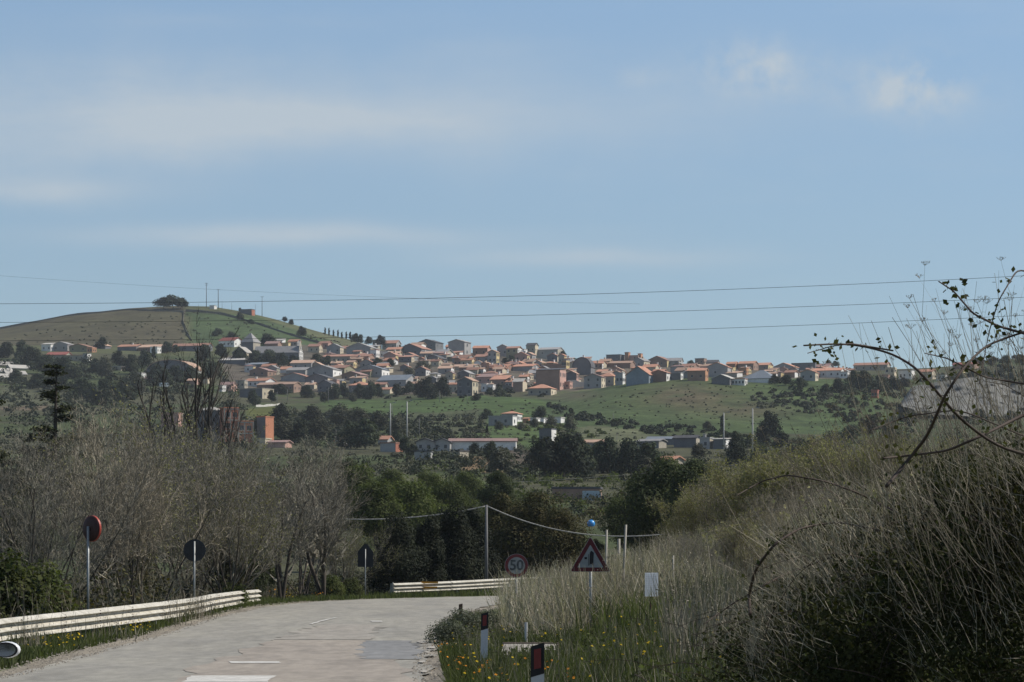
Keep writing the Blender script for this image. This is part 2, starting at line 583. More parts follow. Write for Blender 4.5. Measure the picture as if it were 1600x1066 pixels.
def ground_material():
    m = bpy.data.materials.new('soil_and_turf')
    m.use_nodes = True
    gg = NG(m.node_tree)
    b = m.node_tree.nodes['Principled BSDF']
    at = gg.new('ShaderNodeAttribute', attribute_name='field')
    pos = gg.new('ShaderNodeNewGeometry').outputs['Position']
    n1 = gg.noise(pos, 0.05, 7, 0.68)
    n2 = gg.noise(pos, 0.9, 4, 0.65)
    n5 = gg.noise(pos, 0.22, 5, 0.7)
    n3 = gg.noise(pos, 9.0, 3, 0.65)
    k = gg.math('MULTIPLY', gg.ramp(n1, 0.32, 0.68, 0.62, 1.4), gg.ramp(n2, 0.25, 0.75, 0.65, 1.35))
    k = gg.math('MULTIPLY', k, gg.ramp(n5, 0.3, 0.7, 0.72, 1.28))
    k = gg.math('MULTIPLY', k, gg.ramp(n3, 0.25, 0.75, 0.8, 1.2))
    kk = gg.new('ShaderNodeCombineColor')
    for i in range(3):
        gg.put(kk.inputs[i], k)
    gg.put(b.inputs['Base Color'], gg.mix(1.0, at.outputs['Color'], kk.outputs[0], 'MULTIPLY'))
    b.inputs['Roughness'].default_value = 0.95
    b.inputs['Specular IOR Level'].default_value = 0.1
    bn = gg.new('ShaderNodeBump')
    bn.inputs['Strength'].default_value = 0.7
    bn.inputs['Distance'].default_value = 0.3
    gg.put(bn.inputs['Height'], n2)
    gg.put(b.inputs['Normal'], bn.outputs[0])
    return m


g_me = np_mesh('terrain', np.stack([XX, YY, ZZ], -1).reshape(-1, 3), Q, [ground_material()], smooth=True)
ca = g_me.color_attributes.new('field', 'FLOAT_COLOR', 'POINT')
ca.data.foreach_set('color', np.concatenate([C.reshape(-1, 3), np.ones((n_r * n_c, 1))], 1).astype(np.float32).ravel())
terrain = obj('terrain', g_me, kind='structure')

# ------------------------------------------------------------------ the road


def asphalt_material(name, base, worn, scale=0.35):
    m = bpy.data.materials.new(name)
    m.use_nodes = True
    gg = NG(m.node_tree)
    b = m.node_tree.nodes['Principled BSDF']
    pos = gg.new('ShaderNodeNewGeometry').outputs['Position']
    mp = gg.new('ShaderNodeMapping')
    gg.put(mp.inputs[0], pos)
    mp.inputs['Scale'].default_value = (1.0, 0.22, 1.0)
    n1 = gg.noise(mp.outputs[0], scale * 1.2, 6, 0.6)
    n2 = gg.noise(mp.outputs[0], scale * 9, 5, 0.7)
    n3 = gg.noise(pos, 40.0, 2, 0.7)
    col = gg.mix(gg.ramp(n1, 0.35, 0.65), base, worn)
    k = gg.math('MULTIPLY', gg.ramp(n2, 0.28, 0.72, 0.76, 1.22), gg.ramp(n3, 0.3, 0.7, 0.85, 1.15))
    crack = gg.new('ShaderNodeTexVoronoi', feature='DISTANCE_TO_EDGE')
    gg.put(crack.inputs['Vector'], gg.noise(pos, 0.8, 3, 0.6, out=1))
    crack.inputs['Scale'].default_value = 9.0
    k = gg.math('MULTIPLY', k, gg.ramp(crack.outputs['Distance'], 0.0, 0.012, 0.8, 1.0))
    # tar bleeding and dust: irregular stains of the surface itself
    mp2 = gg.new('ShaderNodeMapping')
    gg.put(mp2.inputs[0], pos)
    mp2.inputs['Scale'].default_value = (0.55, 0.16, 1.0)
    st = gg.noise(mp2.outputs[0], 1.0, 7, 0.7)
    k = gg.math('MULTIPLY', k, gg.ramp(st, 0.52, 0.66, 1.0, 0.82))
    mp3 = gg.new('ShaderNodeMapping')
    gg.put(mp3.inputs[0], pos)
    mp3.inputs['Location'].default_value = (31, 17, 0)
    mp3.inputs['Scale'].default_value = (0.7, 0.12, 1.0)
    st2 = gg.noise(mp3.outputs[0], 1.0, 7, 0.7)
    k = gg.math('MULTIPLY', k, gg.ramp(st2, 0.55, 0.70, 1.0, 1.12))
    kk = gg.new('ShaderNodeCombineColor')
    for i in range(3):
        gg.put(kk.inputs[i], k)
    gg.put(b.inputs['Base Color'], gg.mix(1.0, col, kk.outputs[0], 'MULTIPLY'))
    b.inputs['Roughness'].default_value = 0.8
    b.inputs['Specular IOR Level'].default_value = 0.3
    bn = gg.new('ShaderNodeBump')
    bn.inputs['Strength'].default_value = 0.35
    bn.inputs['Distance'].default_value = 0.02
    gg.put(bn.inputs['Height'], n3)
    gg.put(b.inputs['Normal'], bn.outputs[0])
    return m


def drape(name, rows, cols, edge, lift, mats, parent=None, kind=None):
    """sheet laid on the ground: edge(t) gives the two side points of a row"""
    V, Qd = [], []
    for i in range(rows + 1):
        (xa, ya), (xb, yb) = edge(i / rows)
        for j in range(cols + 1):
            s = j / cols
            x, y = xa + (xb - xa) * s, ya + (yb - ya) * s
            V.append((x, y))
    V = np.array(V)
    z = ground_z(V[:, 0], V[:, 1]) + lift
    ii = np.arange((rows + 1) * (cols + 1)).reshape(rows + 1, cols + 1)
    Qd = np.stack([ii[:-1, :-1], ii[:-1, 1:], ii[1:, 1:], ii[1:, :-1]], -1).reshape(-1, 4)
    return obj(name, np_mesh(name, np.column_stack([V, z]), Qd, mats, smooth=True), parent, kind=kind)


def path_point(tab, s):
    """point at fraction s along an edge polyline [(Y, X)]"""
    p = np.array([(x, y) for y, x in tab])
    L = np.concatenate([[0], np.cumsum(np.hypot(*np.diff(p, axis=0).T))])
    d = s * L[-1]
    return np.interp(d, L, p[:, 0]), np.interp(d, L, p[:, 1])


RE = [(1, -0.4)] + RIGHT_EDGE[1:10] + [(190, 30.0), (196, 45)]
LE = [(1, -8.6)] + LEFT_EDGE[1:13] + [(200, 30.0), (206, 45)]
M_ROAD = asphalt_material('weathered_asphalt', (0.288, 0.27, 0.225), (0.235, 0.222, 0.192))
M_PINK = asphalt_material('reddish_asphalt', (0.295, 0.258, 0.212), (0.262, 0.23, 0.192))
M_DARK = asphalt_material('fresh_asphalt', (0.19, 0.19, 0.185), (0.22, 0.215, 0.205))
M_PAINT = material('road_paint', (0.62, 0.60, 0.55), 0.7, 0.35, 5.0, second=(0.36, 0.34, 0.30))
M_CONC = material('pale_concrete', (0.40, 0.37, 0.32), 0.9, 0.3, 2.0, bump=0.3)


def rag(s, k):
    return 0.22 * (vnoise(np.array([s * 160.0]), np.array([k * 7.3]), 5)[0] - 0.5)


def road_edge(t):
    a, b = path_point(LE, t), path_point(RE, t)
    return (a[0] + rag(t, 1), a[1]), (b[0] + rag(t, 2) * 2.2, b[1])


road = drape('road', 420, 22, road_edge, 0.035, [M_ROAD], kind='structure')


def pix_road(px, py):
    Yr = at_ground(px, py, 20.0, 230.0)
    Yr = at_ground(px, py + 0.047 / Yr * F, 20.0, 230.0)          # the top of the road, not the soil
    return ((px - CX) / F * Yr, Yr)


def ground_patch(name, left, right, lift, mat, rows=40, cols=8):
    """left/right: pixel polylines (near to far) of the patch's sides"""
    L, R = [pix_road(*p) for p in left], [pix_road(*p) for p in right]
    jag = .55 if name == 'asphalt_patch' else .1 if name == 'road_marking' else .5

    def e(t):
        k = t * (len(L) - 1)
        i = min(int(k), len(L) - 2)
        f = k - i
        mix = lambda A, s: (A[i][0] * (1 - f) + A[i + 1][0] * f + (jag * (vnoise(np.array([t * 23.0]), np.array([s * 9.1 + lift * 900]), 4)[0] - .5)), A[i][1] * (1 - f) + A[i + 1][1] * f)
        return mix(L, 1), mix(R, 2)
    return drape(name, rows, cols, e, lift, [mat], road)


ground_patch('asphalt_patch', [(215, 1090), (250, 1066), (330, 1035), (400, 1008), (418, 1000)], [(664, 1090), (652, 1066), (632, 1035), (600, 1008), (590, 1000)], 0.043, M_PINK)
ground_patch('asphalt_patch', [(420, 999), (470, 985), (500, 975)], [(575, 999), (590, 985), (600, 976)], 0.043, asphalt_material('tan_asphalt', (0.29, 0.262, 0.22), (0.265, 0.245, 0.21)))
ground_patch('asphalt_patch', [(562, 1030), (566, 1012), (572, 1001)], [(648, 1030), (660, 1012), (640, 1001)], 0.047, M_DARK)
ground_patch('road_marking', [(283, 1066), (300, 1056)], [(418, 1066), (432, 1056)], 0.051, M_PAINT, 6, 4)
ground_patch('road_marking', [(362, 1036.5), (358, 1033.6)], [(438, 1036.5), (437, 1033.8)], 0.051, M_PAINT, 4, 8)
ground_patch('road_marking', [(483, 975.5), (497, 971), (524, 965.2)], [(488, 975.5), (503, 971), (528, 965)], 0.051, M_PAINT, 8, 2)
ground_patch('road_marking', [(580, 971.8), (580, 970.2)], [(598, 971.8), (597, 970.2)], 0.051, M_PAINT, 3, 4)
def scuff(name, px, py, rx, ry, lift, mat, seed, n=40):
    """ragged flat blotch on the ground"""
    r = np.random.default_rng(seed)
    a = np.linspace(0, 2 * np.pi, n, endpoint=False)
    rr = .45 + .75 * vnoise(np.cos(a) * 2.6 + seed, np.sin(a) * 2.6, seed) + r.uniform(-.12, .12, n)
    pts = [pix_road(px, py)] + [pix_road(px + rx * q * math.cos(t), py + ry * q * math.sin(t)) for t, q in zip(a, rr)]
    p2 = np.array(pts)
    z = ground_z(p2[:, 0], p2[:, 1]) + lift
    return obj(name, mesh_from(name, np.column_stack([p2, z]), [(0, 1 + (i + 1) % n, 1 + i) for i in range(n)], [mat]), road)


for i_, q in enumerate([(660, 1004, 9, 2), (676, 1012, 8, 2), (660, 1035, 6, 2), (662, 1050, 6, 2.2), (668, 1020, 5, 1.6), (680, 998, 8, 1.6)]):
    scuff('chalky_scuff', *q, 0.058 + .004 * (i_ % 3), M_CONC, 3 + i_)
# ------------------------------------------------------------------ the town on the hill
WALL = {n: material('wall_' + n, c, 0.9, 0.22, 0.35, objvar=0.12, coord='Position') for n, c in {
    'grey': (.35, .34, .325), 'cream': (.56, .48, .35), 'white': (.76, .74, .70), 'pink': (.50, .31, .25), 'yellow': (.58, .46, .24),
    'brown': (.31, .205, .155), 'dark': (.17, .17, .175), 'orange': (.48, .25, .14), 'beige': (.38, .34, .27), 'green': (.05, .13, .09),
    'olive': (.29, .265, .17), 'brick': (.50, .215, .125), 'red': (.36, .14, .09), 'bluegrey': (.22, .26, .29)}.items()}
ROOF = {n: material('roof_' + n, c, 0.85, 0.3, 0.5, objvar=0.2, coord='Position', second=d) for n, c, d in (
    ('orange', (.50, .25, .16), (.38, .20, .14)), ('brown', (.36, .19, .135), (.28, .16, .12)), ('tan', (.47, .305, .215), (.37, .25, .185)),
    ('plum', (.29, .185, .16), (.23, .155, .14)), ('grey', (.32, .31, .30), (.25, .24, .235)), ('dark', (.085, .085, .09), (.06, .06, .065)),
    ('white', (.44, .41, .37), (.34, .325, .295)), ('slate', (.16, .185, .21), (.13, .15, .175)), ('red', (.31, .10, .08), (.24, .085, .07)))}
M_PANE = material('dark_pane', (.035, .04, .045), 0.3, 0.2, 1.0, spec=0.5)
M_FRAME = material('pale_frame', (.55, .52, .47), 0.7, 0.15, 2.0)
ROOF_WORD = {'orange': 'orange', 'brown': 'reddish brown', 'tan': 'pinkish tan', 'plum': 'dull maroon', 'grey': 'grey', 'dark': 'dark', 'white': 'whitish', 'slate': 'blue grey', 'red': 'bright red'}
WALL_WORD = {'bluegrey': 'pale blue', 'dark': 'dark', 'red': 'brick red', 'olive': 'olive'}

wm = MB()
wm.box(-0.5, 0.5, -0.06, 0.12, 0, 1.3, 0)
wm.box(-0.6, 0.6, -0.12, 0.12, -0.1, 0.0, 1)
WIN_ME = wm.mesh('window', [M_PANE, M_FRAME])
dm = MB()
dm.box(-0.55, 0.55, -0.06, 0.12, 0, 2.1, 0)
DOOR_ME = dm.mesh('door', [material('door_wood', (.12, .075, .05), 0.7, 0.3, 2.0)])
ch = MB()
ch.box(-0.35, 0.35, -0.35, 0.35, -1.0, 1.1)
ch.box(-0.45, 0.45, -0.45, 0.45, 1.1, 1.25)
CHIM = {n: ch.mesh('chimney', [WALL[n]]) for n in ('cream', 'grey', 'orange', 'white')}

PLACED = []        # (x, y, radius) of what stands in town


def roof_profile(half, over, h, rh, t):
    s = rh / half
    e = h - over * s
    return [(-half - over, e), (0, h + rh), (half + over, e), (half + over, e + t), (0, h + rh + t * 1.15), (-half - over, e + t)]


def build_house(px, py, w, h, kind, wall, roof, rh=None, yaw=20, depth=0.85, wins=2, side=2, chim=None, name='house', label=None, Y=None, cat='house', sink=4.0, door=False, group=None, lit=None):
    """px, py: foot of the front wall in the photo; w, h, rh: front width, eaves height and roof rise in pixels there"""
    if Y is None:
        Y = at_ground(px, py)
    k = Y / F
    W, H = w * k, h * k
    D = max(4.0, W * depth)
    if rh is None:
        rh = {'A': 0.24 * w, 'B': 0.24 * w * depth, 'H': 0.17 * w, 'S': 0.16 * w, 'V': 0.45 * w, 'F': 0}[kind]
    R = rh * k
    yr = -math.radians(yaw)
    front = P(px, py, Y)
    ctr = front + Vector((-math.sin(yr) * D / 2, math.cos(yr) * D / 2, 0))
    root = empty(name, ctr, yr)
    o = 0.35 if w > 9 else 0.22
    wb, rb = MB(), MB()
    hw, hd = W / 2, D / 2
    if kind == 'A':
        wb.extrude([(-hw, -sink), (hw, -sink), (hw, H), (0, H + R), (-hw, H)], 'y', -hd, hd)
        rb.extrude(roof_profile(hw, o, H + 0.02, R, 0.22), 'y', -hd - o, hd + o)
    elif kind == 'B':
        wb.extrude([(-hd, -sink), (hd, -sink), (hd, H), (0, H + R), (-hd, H)], 'x', -hw, hw)
        rb.extrude(roof_profile(hd, o, H + 0.02, R, 0.22), 'x', -hw - o, hw + o)
    elif kind == 'S':
        wb.extrude([(-hd, -sink), (hd, -sink), (hd, H + R), (-hd, H)], 'x', -hw, hw)
        s = R / D
        rb.extrude([(-hd - o, H - o * s + 0.02), (hd + o, H + R + o * s + 0.02), (hd + o, H + R + o * s + 0.24), (-hd - o, H - o * s + 0.24)], 'x', -hw - o, hw + o)
    elif kind == 'F':
        wb.box(-hw, hw, -hd, hd, -sink, H)
        rb.box(-hw - 0.15, hw + 0.15, -hd - 0.15, hd + 0.15, H, H + 0.3)
    elif kind == 'V':
        arc = [(hw * math.cos(math.pi * i / 12), H + R * math.sin(math.pi * i / 12)) for i in range(13)]
        wb.extrude([(-hw, -sink), (hw, -sink)] + arc, 'y', -hd, hd)
        out = [((hw + .3) * math.cos(math.pi * i / 12), H + 0.03 + (R + .3) * math.sin(math.pi * i / 12)) for i in range(13)]
        inn = [((hw + .05) * math.cos(math.pi * i / 12), H + 0.03 + (R + .05) * math.sin(math.pi * i / 12)) for i in range(12, -1, -1)]
        rb.extrude(out + inn, 'y', -hd - 0.3, hd + 0.3)
    elif kind == 'H':
        wb.box(-hw, hw, -hd, hd, -sink, H)
        a, b = hw + o, hd + o
        if W >= D:
            r1, r2 = (-(hw - hd) * 0.8, 0), ((hw - hd) * 0.8, 0)
        else:
            r1, r2 = (0, -(hd - hw) * 0.8), (0, (hd - hw) * 0.8)
        if abs(W - D) < 0.5:
            r1, r2 = (-0.2, 0), (0.2, 0)
        vs_ = [(-a, -b, H), (a, -b, H), (a, b, H), (-a, b, H), (-a, -b, H + .2), (a, -b, H + .2), (a, b, H + .2), (-a, b, H + .2), (*r1, H + R + .2), (*r2, H + R + .2)]
        if W >= D:
            top = [(4, 5, 9, 8), (5, 6, 9), (6, 7, 8, 9), (7, 4, 8)]
        else:
            top = [(4, 5, 8), (5, 6, 9, 8), (6, 7, 9), (7, 4, 8, 9)]
        rb.add(vs_, [(3, 2, 1, 0), (0, 1, 5, 4), (1, 2, 6, 5), (2, 3, 7, 6), (3, 0, 4, 7)] + top)
    obj('wall', wb.mesh('wall', [WALL[wall]]), root)
    ro = obj('roof', rb.mesh('roof', [ROOF[roof] if roof in ROOF else WALL[roof]]), root)
    if lit:                                             # sun-facing side sheeted in its own tone, sunlight put into the colour
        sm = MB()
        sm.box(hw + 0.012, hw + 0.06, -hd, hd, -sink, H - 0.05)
        obj('sunlit_side_wall', sm.mesh('sunlit_side_wall', [WALL[lit]]), root)['label'] = f'{lit} rendered side wall'
    ws = min(1.25, max(0.75, H / 6.0))
    floors = 2 if H > 5.0 else 1
    out = 0.07 if lit else 0.0

    def win(x, y, z, rot):
        ob = obj('window', WIN_ME, root, (x, y, z))
        ob.rotation_euler = (0, 0, rot)
        ob.scale = (ws, 1, ws)
    if H > 2.3 and w > 6:
        for fl in range(floors):
            z = H * (fl + 0.42) / floors - 0.3
            for i in range(wins):
                win(-hw + W * (i + 0.5 + rnd.uniform(-.12, .12)) / wins, -hd, z, 0)
            for i in range(side):
                win(hw + out, -hd + D * (i + 0.5 + rnd.uniform(-.1, .1)) / side, z, math.radians(90))
    if door:
        obj('door', DOOR_ME, root, (-hw + W * 0.3, -hd, 0))
    if chim:
        obj('chimney', CHIM[chim], ro, (rnd.uniform(-.25, .3) * W, rnd.uniform(-.2, .2) * D, H + R * 0.75))
    size = 'tall' if h > 1.05 * w else 'small' if w < 13 else 'large' if w > 29 else 'wide' if h < 0.34 * w else 'mid-sized'
    shape = {'A': 'gable', 'B': 'pitched', 'H': 'hipped', 'F': 'flat', 'S': 'lean-to', 'V': 'vaulted'}[kind]
    if label is None:
        label = f"{size} {WALL_WORD.get(wall, wall)} {cat} with {shape} {ROOF_WORD.get(roof, roof)} roof"
    tag(root, label, cat, group, px, py - h)
    PLACED.append((ctr.x, ctr.y, 0.5 * max(W, D)))
    return root


TOWN = 'houses of the hill town'
HAND = [
    # px, py, w, h, kind, wall, roof, extras
    (72, 549, 15, 9, 'S', 'white', 'white', {}), (94, 549, 24, 9, 'A', 'grey', 'grey', dict(rh=4)), (87, 562, 30, 6, 'B', 'beige', 'red', dict(rh=5, wins=4)),
    (122, 550, 28, 7, 'A', 'olive', 'brown', dict(rh=4)), (140, 551, 9, 6, 'F', 'orange', 'orange', {}), (116, 564, 32, 7, 'F', 'beige', 'tan', dict(wins=4)),
    (133, 566, 7, 11, 'F', 'grey', 'grey', dict(lit='white', wins=0)), (155, 545, 20, 4, 'A', 'dark', 'tan', dict(rh=4)), (198, 548, 30, 5, 'B', 'dark', 'orange', dict(rh=4, chim='white')),
    (236, 550, 40, 6, 'B', 'brown', 'tan', dict(rh=5)), (297, 549, 56, 7, 'B', 'dark', 'brown', dict(rh=4, depth=.3, wins=4)), (312, 545, 11, 5, 'F', 'cream', 'tan', {}),
    (240, 552, 12, 8, 'F', 'white', 'white', {}), (181, 579, 16, 5, 'F', 'beige', 'white', {}), (218, 594, 7, 9, 'F', 'white', 'white', {}), (236, 600, 26, 6, 'B', 'beige', 'plum', dict(rh=4)),
    (300, 601, 14, 5, 'B', 'pink', 'tan', {}), (318, 599, 13, 6, 'F', 'cream', 'tan', {}), (354, 542, 26, 8, 'B', 'white', 'red', dict(rh=5, wins=4)),
    (362, 569, 42, 5, 'S', 'dark', 'white', dict(rh=6, wins=0)), (396, 577, 26, 6, 'S', 'dark', 'slate', dict(rh=4, wins=0)), (434, 537, 14, 4, 'S', 'white', 'white', dict(rh=3)),
    (444, 541, 13, 4, 'F', 'yellow', 'yellow', {}), (457, 541, 15, 6, 'B', 'grey', 'orange', {}), (424, 542, 20, 4, 'B', 'brown', 'plum', dict(rh=4)),
    (490, 551, 17, 8, 'B', 'cream', 'brown', dict(rh=4)), (418, 580, 19, 6, 'B', 'grey', 'orange', dict(rh=4)), (445, 583, 15, 5, 'B', 'white', 'orange', dict(rh=4)),
    (404, 588, 30, 7, 'A', 'plum' if False else 'brown', 'plum', dict(rh=5)), (424, 586, 16, 9, 'A', 'grey', 'grey', dict(lit='beige')), (470, 577, 32, 8, 'B', 'grey', 'tan', dict(rh=5)),
    (462, 586, 30, 6, 'B', 'grey', 'grey', dict(rh=5)), (398, 604, 36, 7, 'B', 'white', 'orange', dict(rh=5, wins=5, chim='white')), (430, 612, 60, 9, 'B', 'brown', 'tan', dict(rh=4, depth=.4, wins=6)),
    (392, 622, 38, 12, 'F', 'dark', 'beige', dict(lit='cream', wins=0)), (375, 607, 14, 10, 'F', 'beige', 'grey', {}), (352, 611, 20, 8, 'B', 'pink', 'plum', {}), (344, 612, 6, 8, 'F', 'white', 'white', {}),
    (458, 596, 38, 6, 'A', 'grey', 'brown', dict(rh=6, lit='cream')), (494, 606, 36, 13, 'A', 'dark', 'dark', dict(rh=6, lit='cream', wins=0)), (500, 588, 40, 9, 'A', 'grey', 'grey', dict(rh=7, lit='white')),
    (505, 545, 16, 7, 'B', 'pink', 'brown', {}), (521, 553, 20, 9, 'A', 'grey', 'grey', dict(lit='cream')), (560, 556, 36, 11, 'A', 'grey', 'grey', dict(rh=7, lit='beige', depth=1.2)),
    (538, 551, 20, 5, 'B', 'cream', 'brown', {}), (525, 567, 42, 8, 'B', 'beige', 'brown', dict(rh=4, wins=6)), (562, 568, 28, 9, 'B', 'brown', 'brown', dict(rh=4)),
    (583, 560, 10, 11, 'F', 'white', 'brown', {}), (600, 559, 12, 8, 'F', 'white', 'white', {}), (614, 556, 22, 8, 'B', 'beige', 'orange', dict(rh=4)), (587, 541, 10, 8, 'F', 'beige', 'beige', {}),
    (608, 545, 22, 7, 'B', 'grey', 'brown', dict(rh=5)), (520, 584, 38, 7, 'B', 'olive', 'brown', dict(rh=5)), (576, 589, 40, 10, 'A', 'grey', 'slate', dict(rh=7, lit='white')),
    (548, 594, 30, 7, 'A', 'plum' if False else 'brown', 'plum', dict(rh=5)), (612, 604, 46, 8, 'B', 'grey', 'slate', dict(rh=9)), (560, 612, 30, 8, 'H', 'dark', 'orange', dict(rh=6)),
    (602, 616, 15, 6, 'B', 'cream', 'orange', {}), (507, 612, 22, 10, 'A', 'dark', 'dark', dict(lit='cream')), (521, 606, 10, 10, 'F', 'pink', 'pink', {}), (640, 556, 38, 9, 'A', 'dark', 'brown', dict(rh=8)),
    (666, 545, 30, 8, 'A', 'dark', 'dark', dict(rh=5)), (713, 556, 26, 18, 'A', 'grey', 'grey', dict(rh=4, wins=0, side=1)), (703, 549, 13, 6, 'B', 'pink', 'orange', dict(rh=3)),
    (750, 556, 22, 10, 'B', 'brown', 'orange', dict(rh=4, lit='pink')), (800, 561, 18, 14, 'B', 'olive', 'brown', dict(rh=3, lit='white')), (785, 557, 16, 12, 'A', 'grey', 'grey', {}),
    (769, 567, 13, 14, 'A', 'grey', 'tan', dict(lit='yellow')), (753, 566, 22, 7, 'B', 'grey', 'brown', dict(rh=4)), (719, 569, 26, 8, 'B', 'grey', 'brown', dict(rh=5, wins=3)),
    (720, 579, 38, 5, 'B', 'beige', 'tan', dict(rh=4)), (676, 569, 26, 7, 'A', 'dark', 'dark', dict(rh=6)), (779, 580, 28, 5, 'B', 'brown', 'orange', dict(rh=5)), (816, 580, 32, 6, 'B', 'grey', 'orange', dict(rh=4)),
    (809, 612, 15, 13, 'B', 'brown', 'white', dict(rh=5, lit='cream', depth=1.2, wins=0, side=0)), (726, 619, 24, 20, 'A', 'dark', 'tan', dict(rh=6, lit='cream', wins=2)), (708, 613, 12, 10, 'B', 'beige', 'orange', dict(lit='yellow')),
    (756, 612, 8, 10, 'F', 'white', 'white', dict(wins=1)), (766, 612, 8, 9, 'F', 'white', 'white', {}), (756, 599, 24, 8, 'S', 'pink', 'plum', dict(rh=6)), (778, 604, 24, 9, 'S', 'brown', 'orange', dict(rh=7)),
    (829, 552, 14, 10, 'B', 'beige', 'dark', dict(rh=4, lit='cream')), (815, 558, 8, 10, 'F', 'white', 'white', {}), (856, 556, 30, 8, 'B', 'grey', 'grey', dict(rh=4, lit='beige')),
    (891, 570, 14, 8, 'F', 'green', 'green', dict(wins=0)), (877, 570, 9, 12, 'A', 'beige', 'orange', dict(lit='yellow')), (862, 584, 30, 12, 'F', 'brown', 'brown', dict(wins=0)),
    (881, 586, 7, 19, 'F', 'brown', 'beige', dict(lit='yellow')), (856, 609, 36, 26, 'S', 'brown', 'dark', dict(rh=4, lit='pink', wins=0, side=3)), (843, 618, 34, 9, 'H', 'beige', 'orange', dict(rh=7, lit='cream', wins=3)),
    (909, 586, 27, 10, 'V', 'dark', 'dark', dict(rh=15, wins=0, side=0)), (928, 575, 24, 6, 'B', 'cream', 'orange', dict(rh=4)), (892, 604, 16, 17, 'A', 'dark', 'tan', dict(rh=4, lit='pink', wins=0)),
    (882, 608, 16, 9, 'F', 'pink', 'pink', {}), (926, 607, 26, 15, 'A', 'grey', 'plum', dict(rh=5, lit='cream')), (946, 603, 26, 12, 'H', 'beige', 'orange', dict(rh=6, lit='yellow', wins=2)),
    (967, 602, 11, 16, 'F', 'grey', 'grey', dict(lit='white', side=3)), (950, 587, 36, 5, 'B', 'brown', 'orange', dict(rh=4)), (966, 575, 36, 6, 'B', 'brown', 'tan', dict(rh=4)),
    (958, 563, 22, 7, 'F', 'dark', 'dark', {}), (988, 563, 18, 6, 'F', 'pink', 'pink', {}), (996, 601, 36, 13, 'A', 'bluegrey', 'orange', dict(rh=13, wins=0, depth=.7, name='barn', label='big barn with dark gable above pale blue metal front wall', cat='barn')),
    (1029, 597, 24, 12, 'A', 'brown', 'brown', dict(rh=4, lit='white', wins=0)), (1054, 594, 18, 9, 'F', 'dark', 'grey', dict(lit='white', wins=0)), (1088, 595, 26, 13, 'B', 'brown', 'orange', dict(rh=4, lit='orange')),
    (1120, 589, 32, 13, 'A', 'grey', 'orange', dict(rh=7, wins=1)), (1074, 582, 20, 8, 'B', 'brown', 'brown', dict(rh=4)), (1026, 572, 32, 7, 'A', 'brown', 'brown', dict(rh=7, lit='yellow')),
    (1014, 581, 20, 6, 'B', 'cream', 'orange', {}), (1052, 570, 22, 5, 'B', 'grey', 'grey', {}), (1093, 570, 14, 8, 'F', 'brown', 'grey', {}), (1110, 574, 20, 6, 'B', 'grey', 'dark', {}),
    (1141, 583, 9, 7, 'F', 'yellow', 'yellow', {}), (1126, 601, 28, 8, 'A', 'dark', 'white', dict(rh=6, wins=0)), (1142, 577, 14, 7, 'B', 'orange', 'orange', {}), (1165, 578, 24, 8, 'B', 'brown', 'orange', dict(rh=4)),
    (1190, 579, 20, 7, 'B', 'brown', 'orange', dict(rh=4, lit='yellow', depth=1.1)), (1160, 586, 12, 9, 'F', 'orange', 'orange', {}), (1184, 598, 46, 5, 'H', 'white', 'slate', dict(rh=14, wins=4)), (1153, 602, 20, 8, 'F', 'white', 'brown', dict(wins=4)),
    (1224, 583, 30, 8, 'A', 'grey', 'orange', dict(rh=6)), (1255, 576, 36, 7, 'F', 'dark', 'dark', {}), (1262, 595, 22, 11, 'A', 'grey', 'orange', dict(rh=4, lit='cream')), (1292, 590, 42, 9, 'B', 'white', 'orange', dict(rh=4, wins=4, depth=.5)),
    (1318, 591, 12, 8, 'F', 'white', 'white', {}), (1360, 579, 50, 7, 'B', 'beige', 'brown', dict(rh=4, depth=.4, wins=5)), (1390, 594, 14, 16, 'F', 'cream', 'cream', {}), (1380, 596, 14, 8, 'F', 'pink', 'brown', {}),
    (1414, 593, 20, 12, 'F', 'white', 'grey', dict(wins=3)), (1446, 593, 20, 10, 'B', 'cream', 'orange', dict(rh=4)), (1470, 595, 13, 7, 'F', 'white', 'white', {}), (1505, 577, 32, 6, 'B', 'brown', 'red', dict(rh=4)),
    (1500, 583, 10, 5, 'F', 'yellow', 'orange', {}), (1366, 622, 9, 10, 'F', 'red', 'red', {}),
]
for px, py, w, h, kind, wall, roof, ex in HAND:
    ex = dict(ex)
    ex.setdefault('group', TOWN)
    ex.setdefault('yaw', rnd.uniform(14, 27))
    w, h = w * 1.08, h * 1.18
    build_house(px, py, w, h, kind, wall, roof, **ex)

# long pale sheds at the far left, low on the slope
for px, py, w in ((8, 573, 30), (32, 578, 34), (4, 583, 36), (26, 587, 34), (8, 592, 26)):
    build_house(px, py, w, 2.5, 'B', 'beige', 'white', rh=5, yaw=-32, depth=0.5, wins=0, side=0, name='farm_shed', cat='shed', group='pale sheds', label='long low pale roofed shed')
build_house(264, 585, 78, 6, 'V', 'dark', 'tan', rh=16, yaw=20, depth=0.45, wins=0, side=0, lit='white', name='barn', cat='barn', label='huge hall with a broad curved pale roof')
build_house(996 - 17, 560, 0.1 + 6, 9, 'F', 'orange', 'orange', wins=0, side=0, name='house', label='bright orange block house on the skyline', group=TOWN)
build_house(999, 561, 5, 8, 'F', 'orange', 'orange', wins=0, side=0, name='house', label='narrow orange block house on the skyline', group=TOWN)

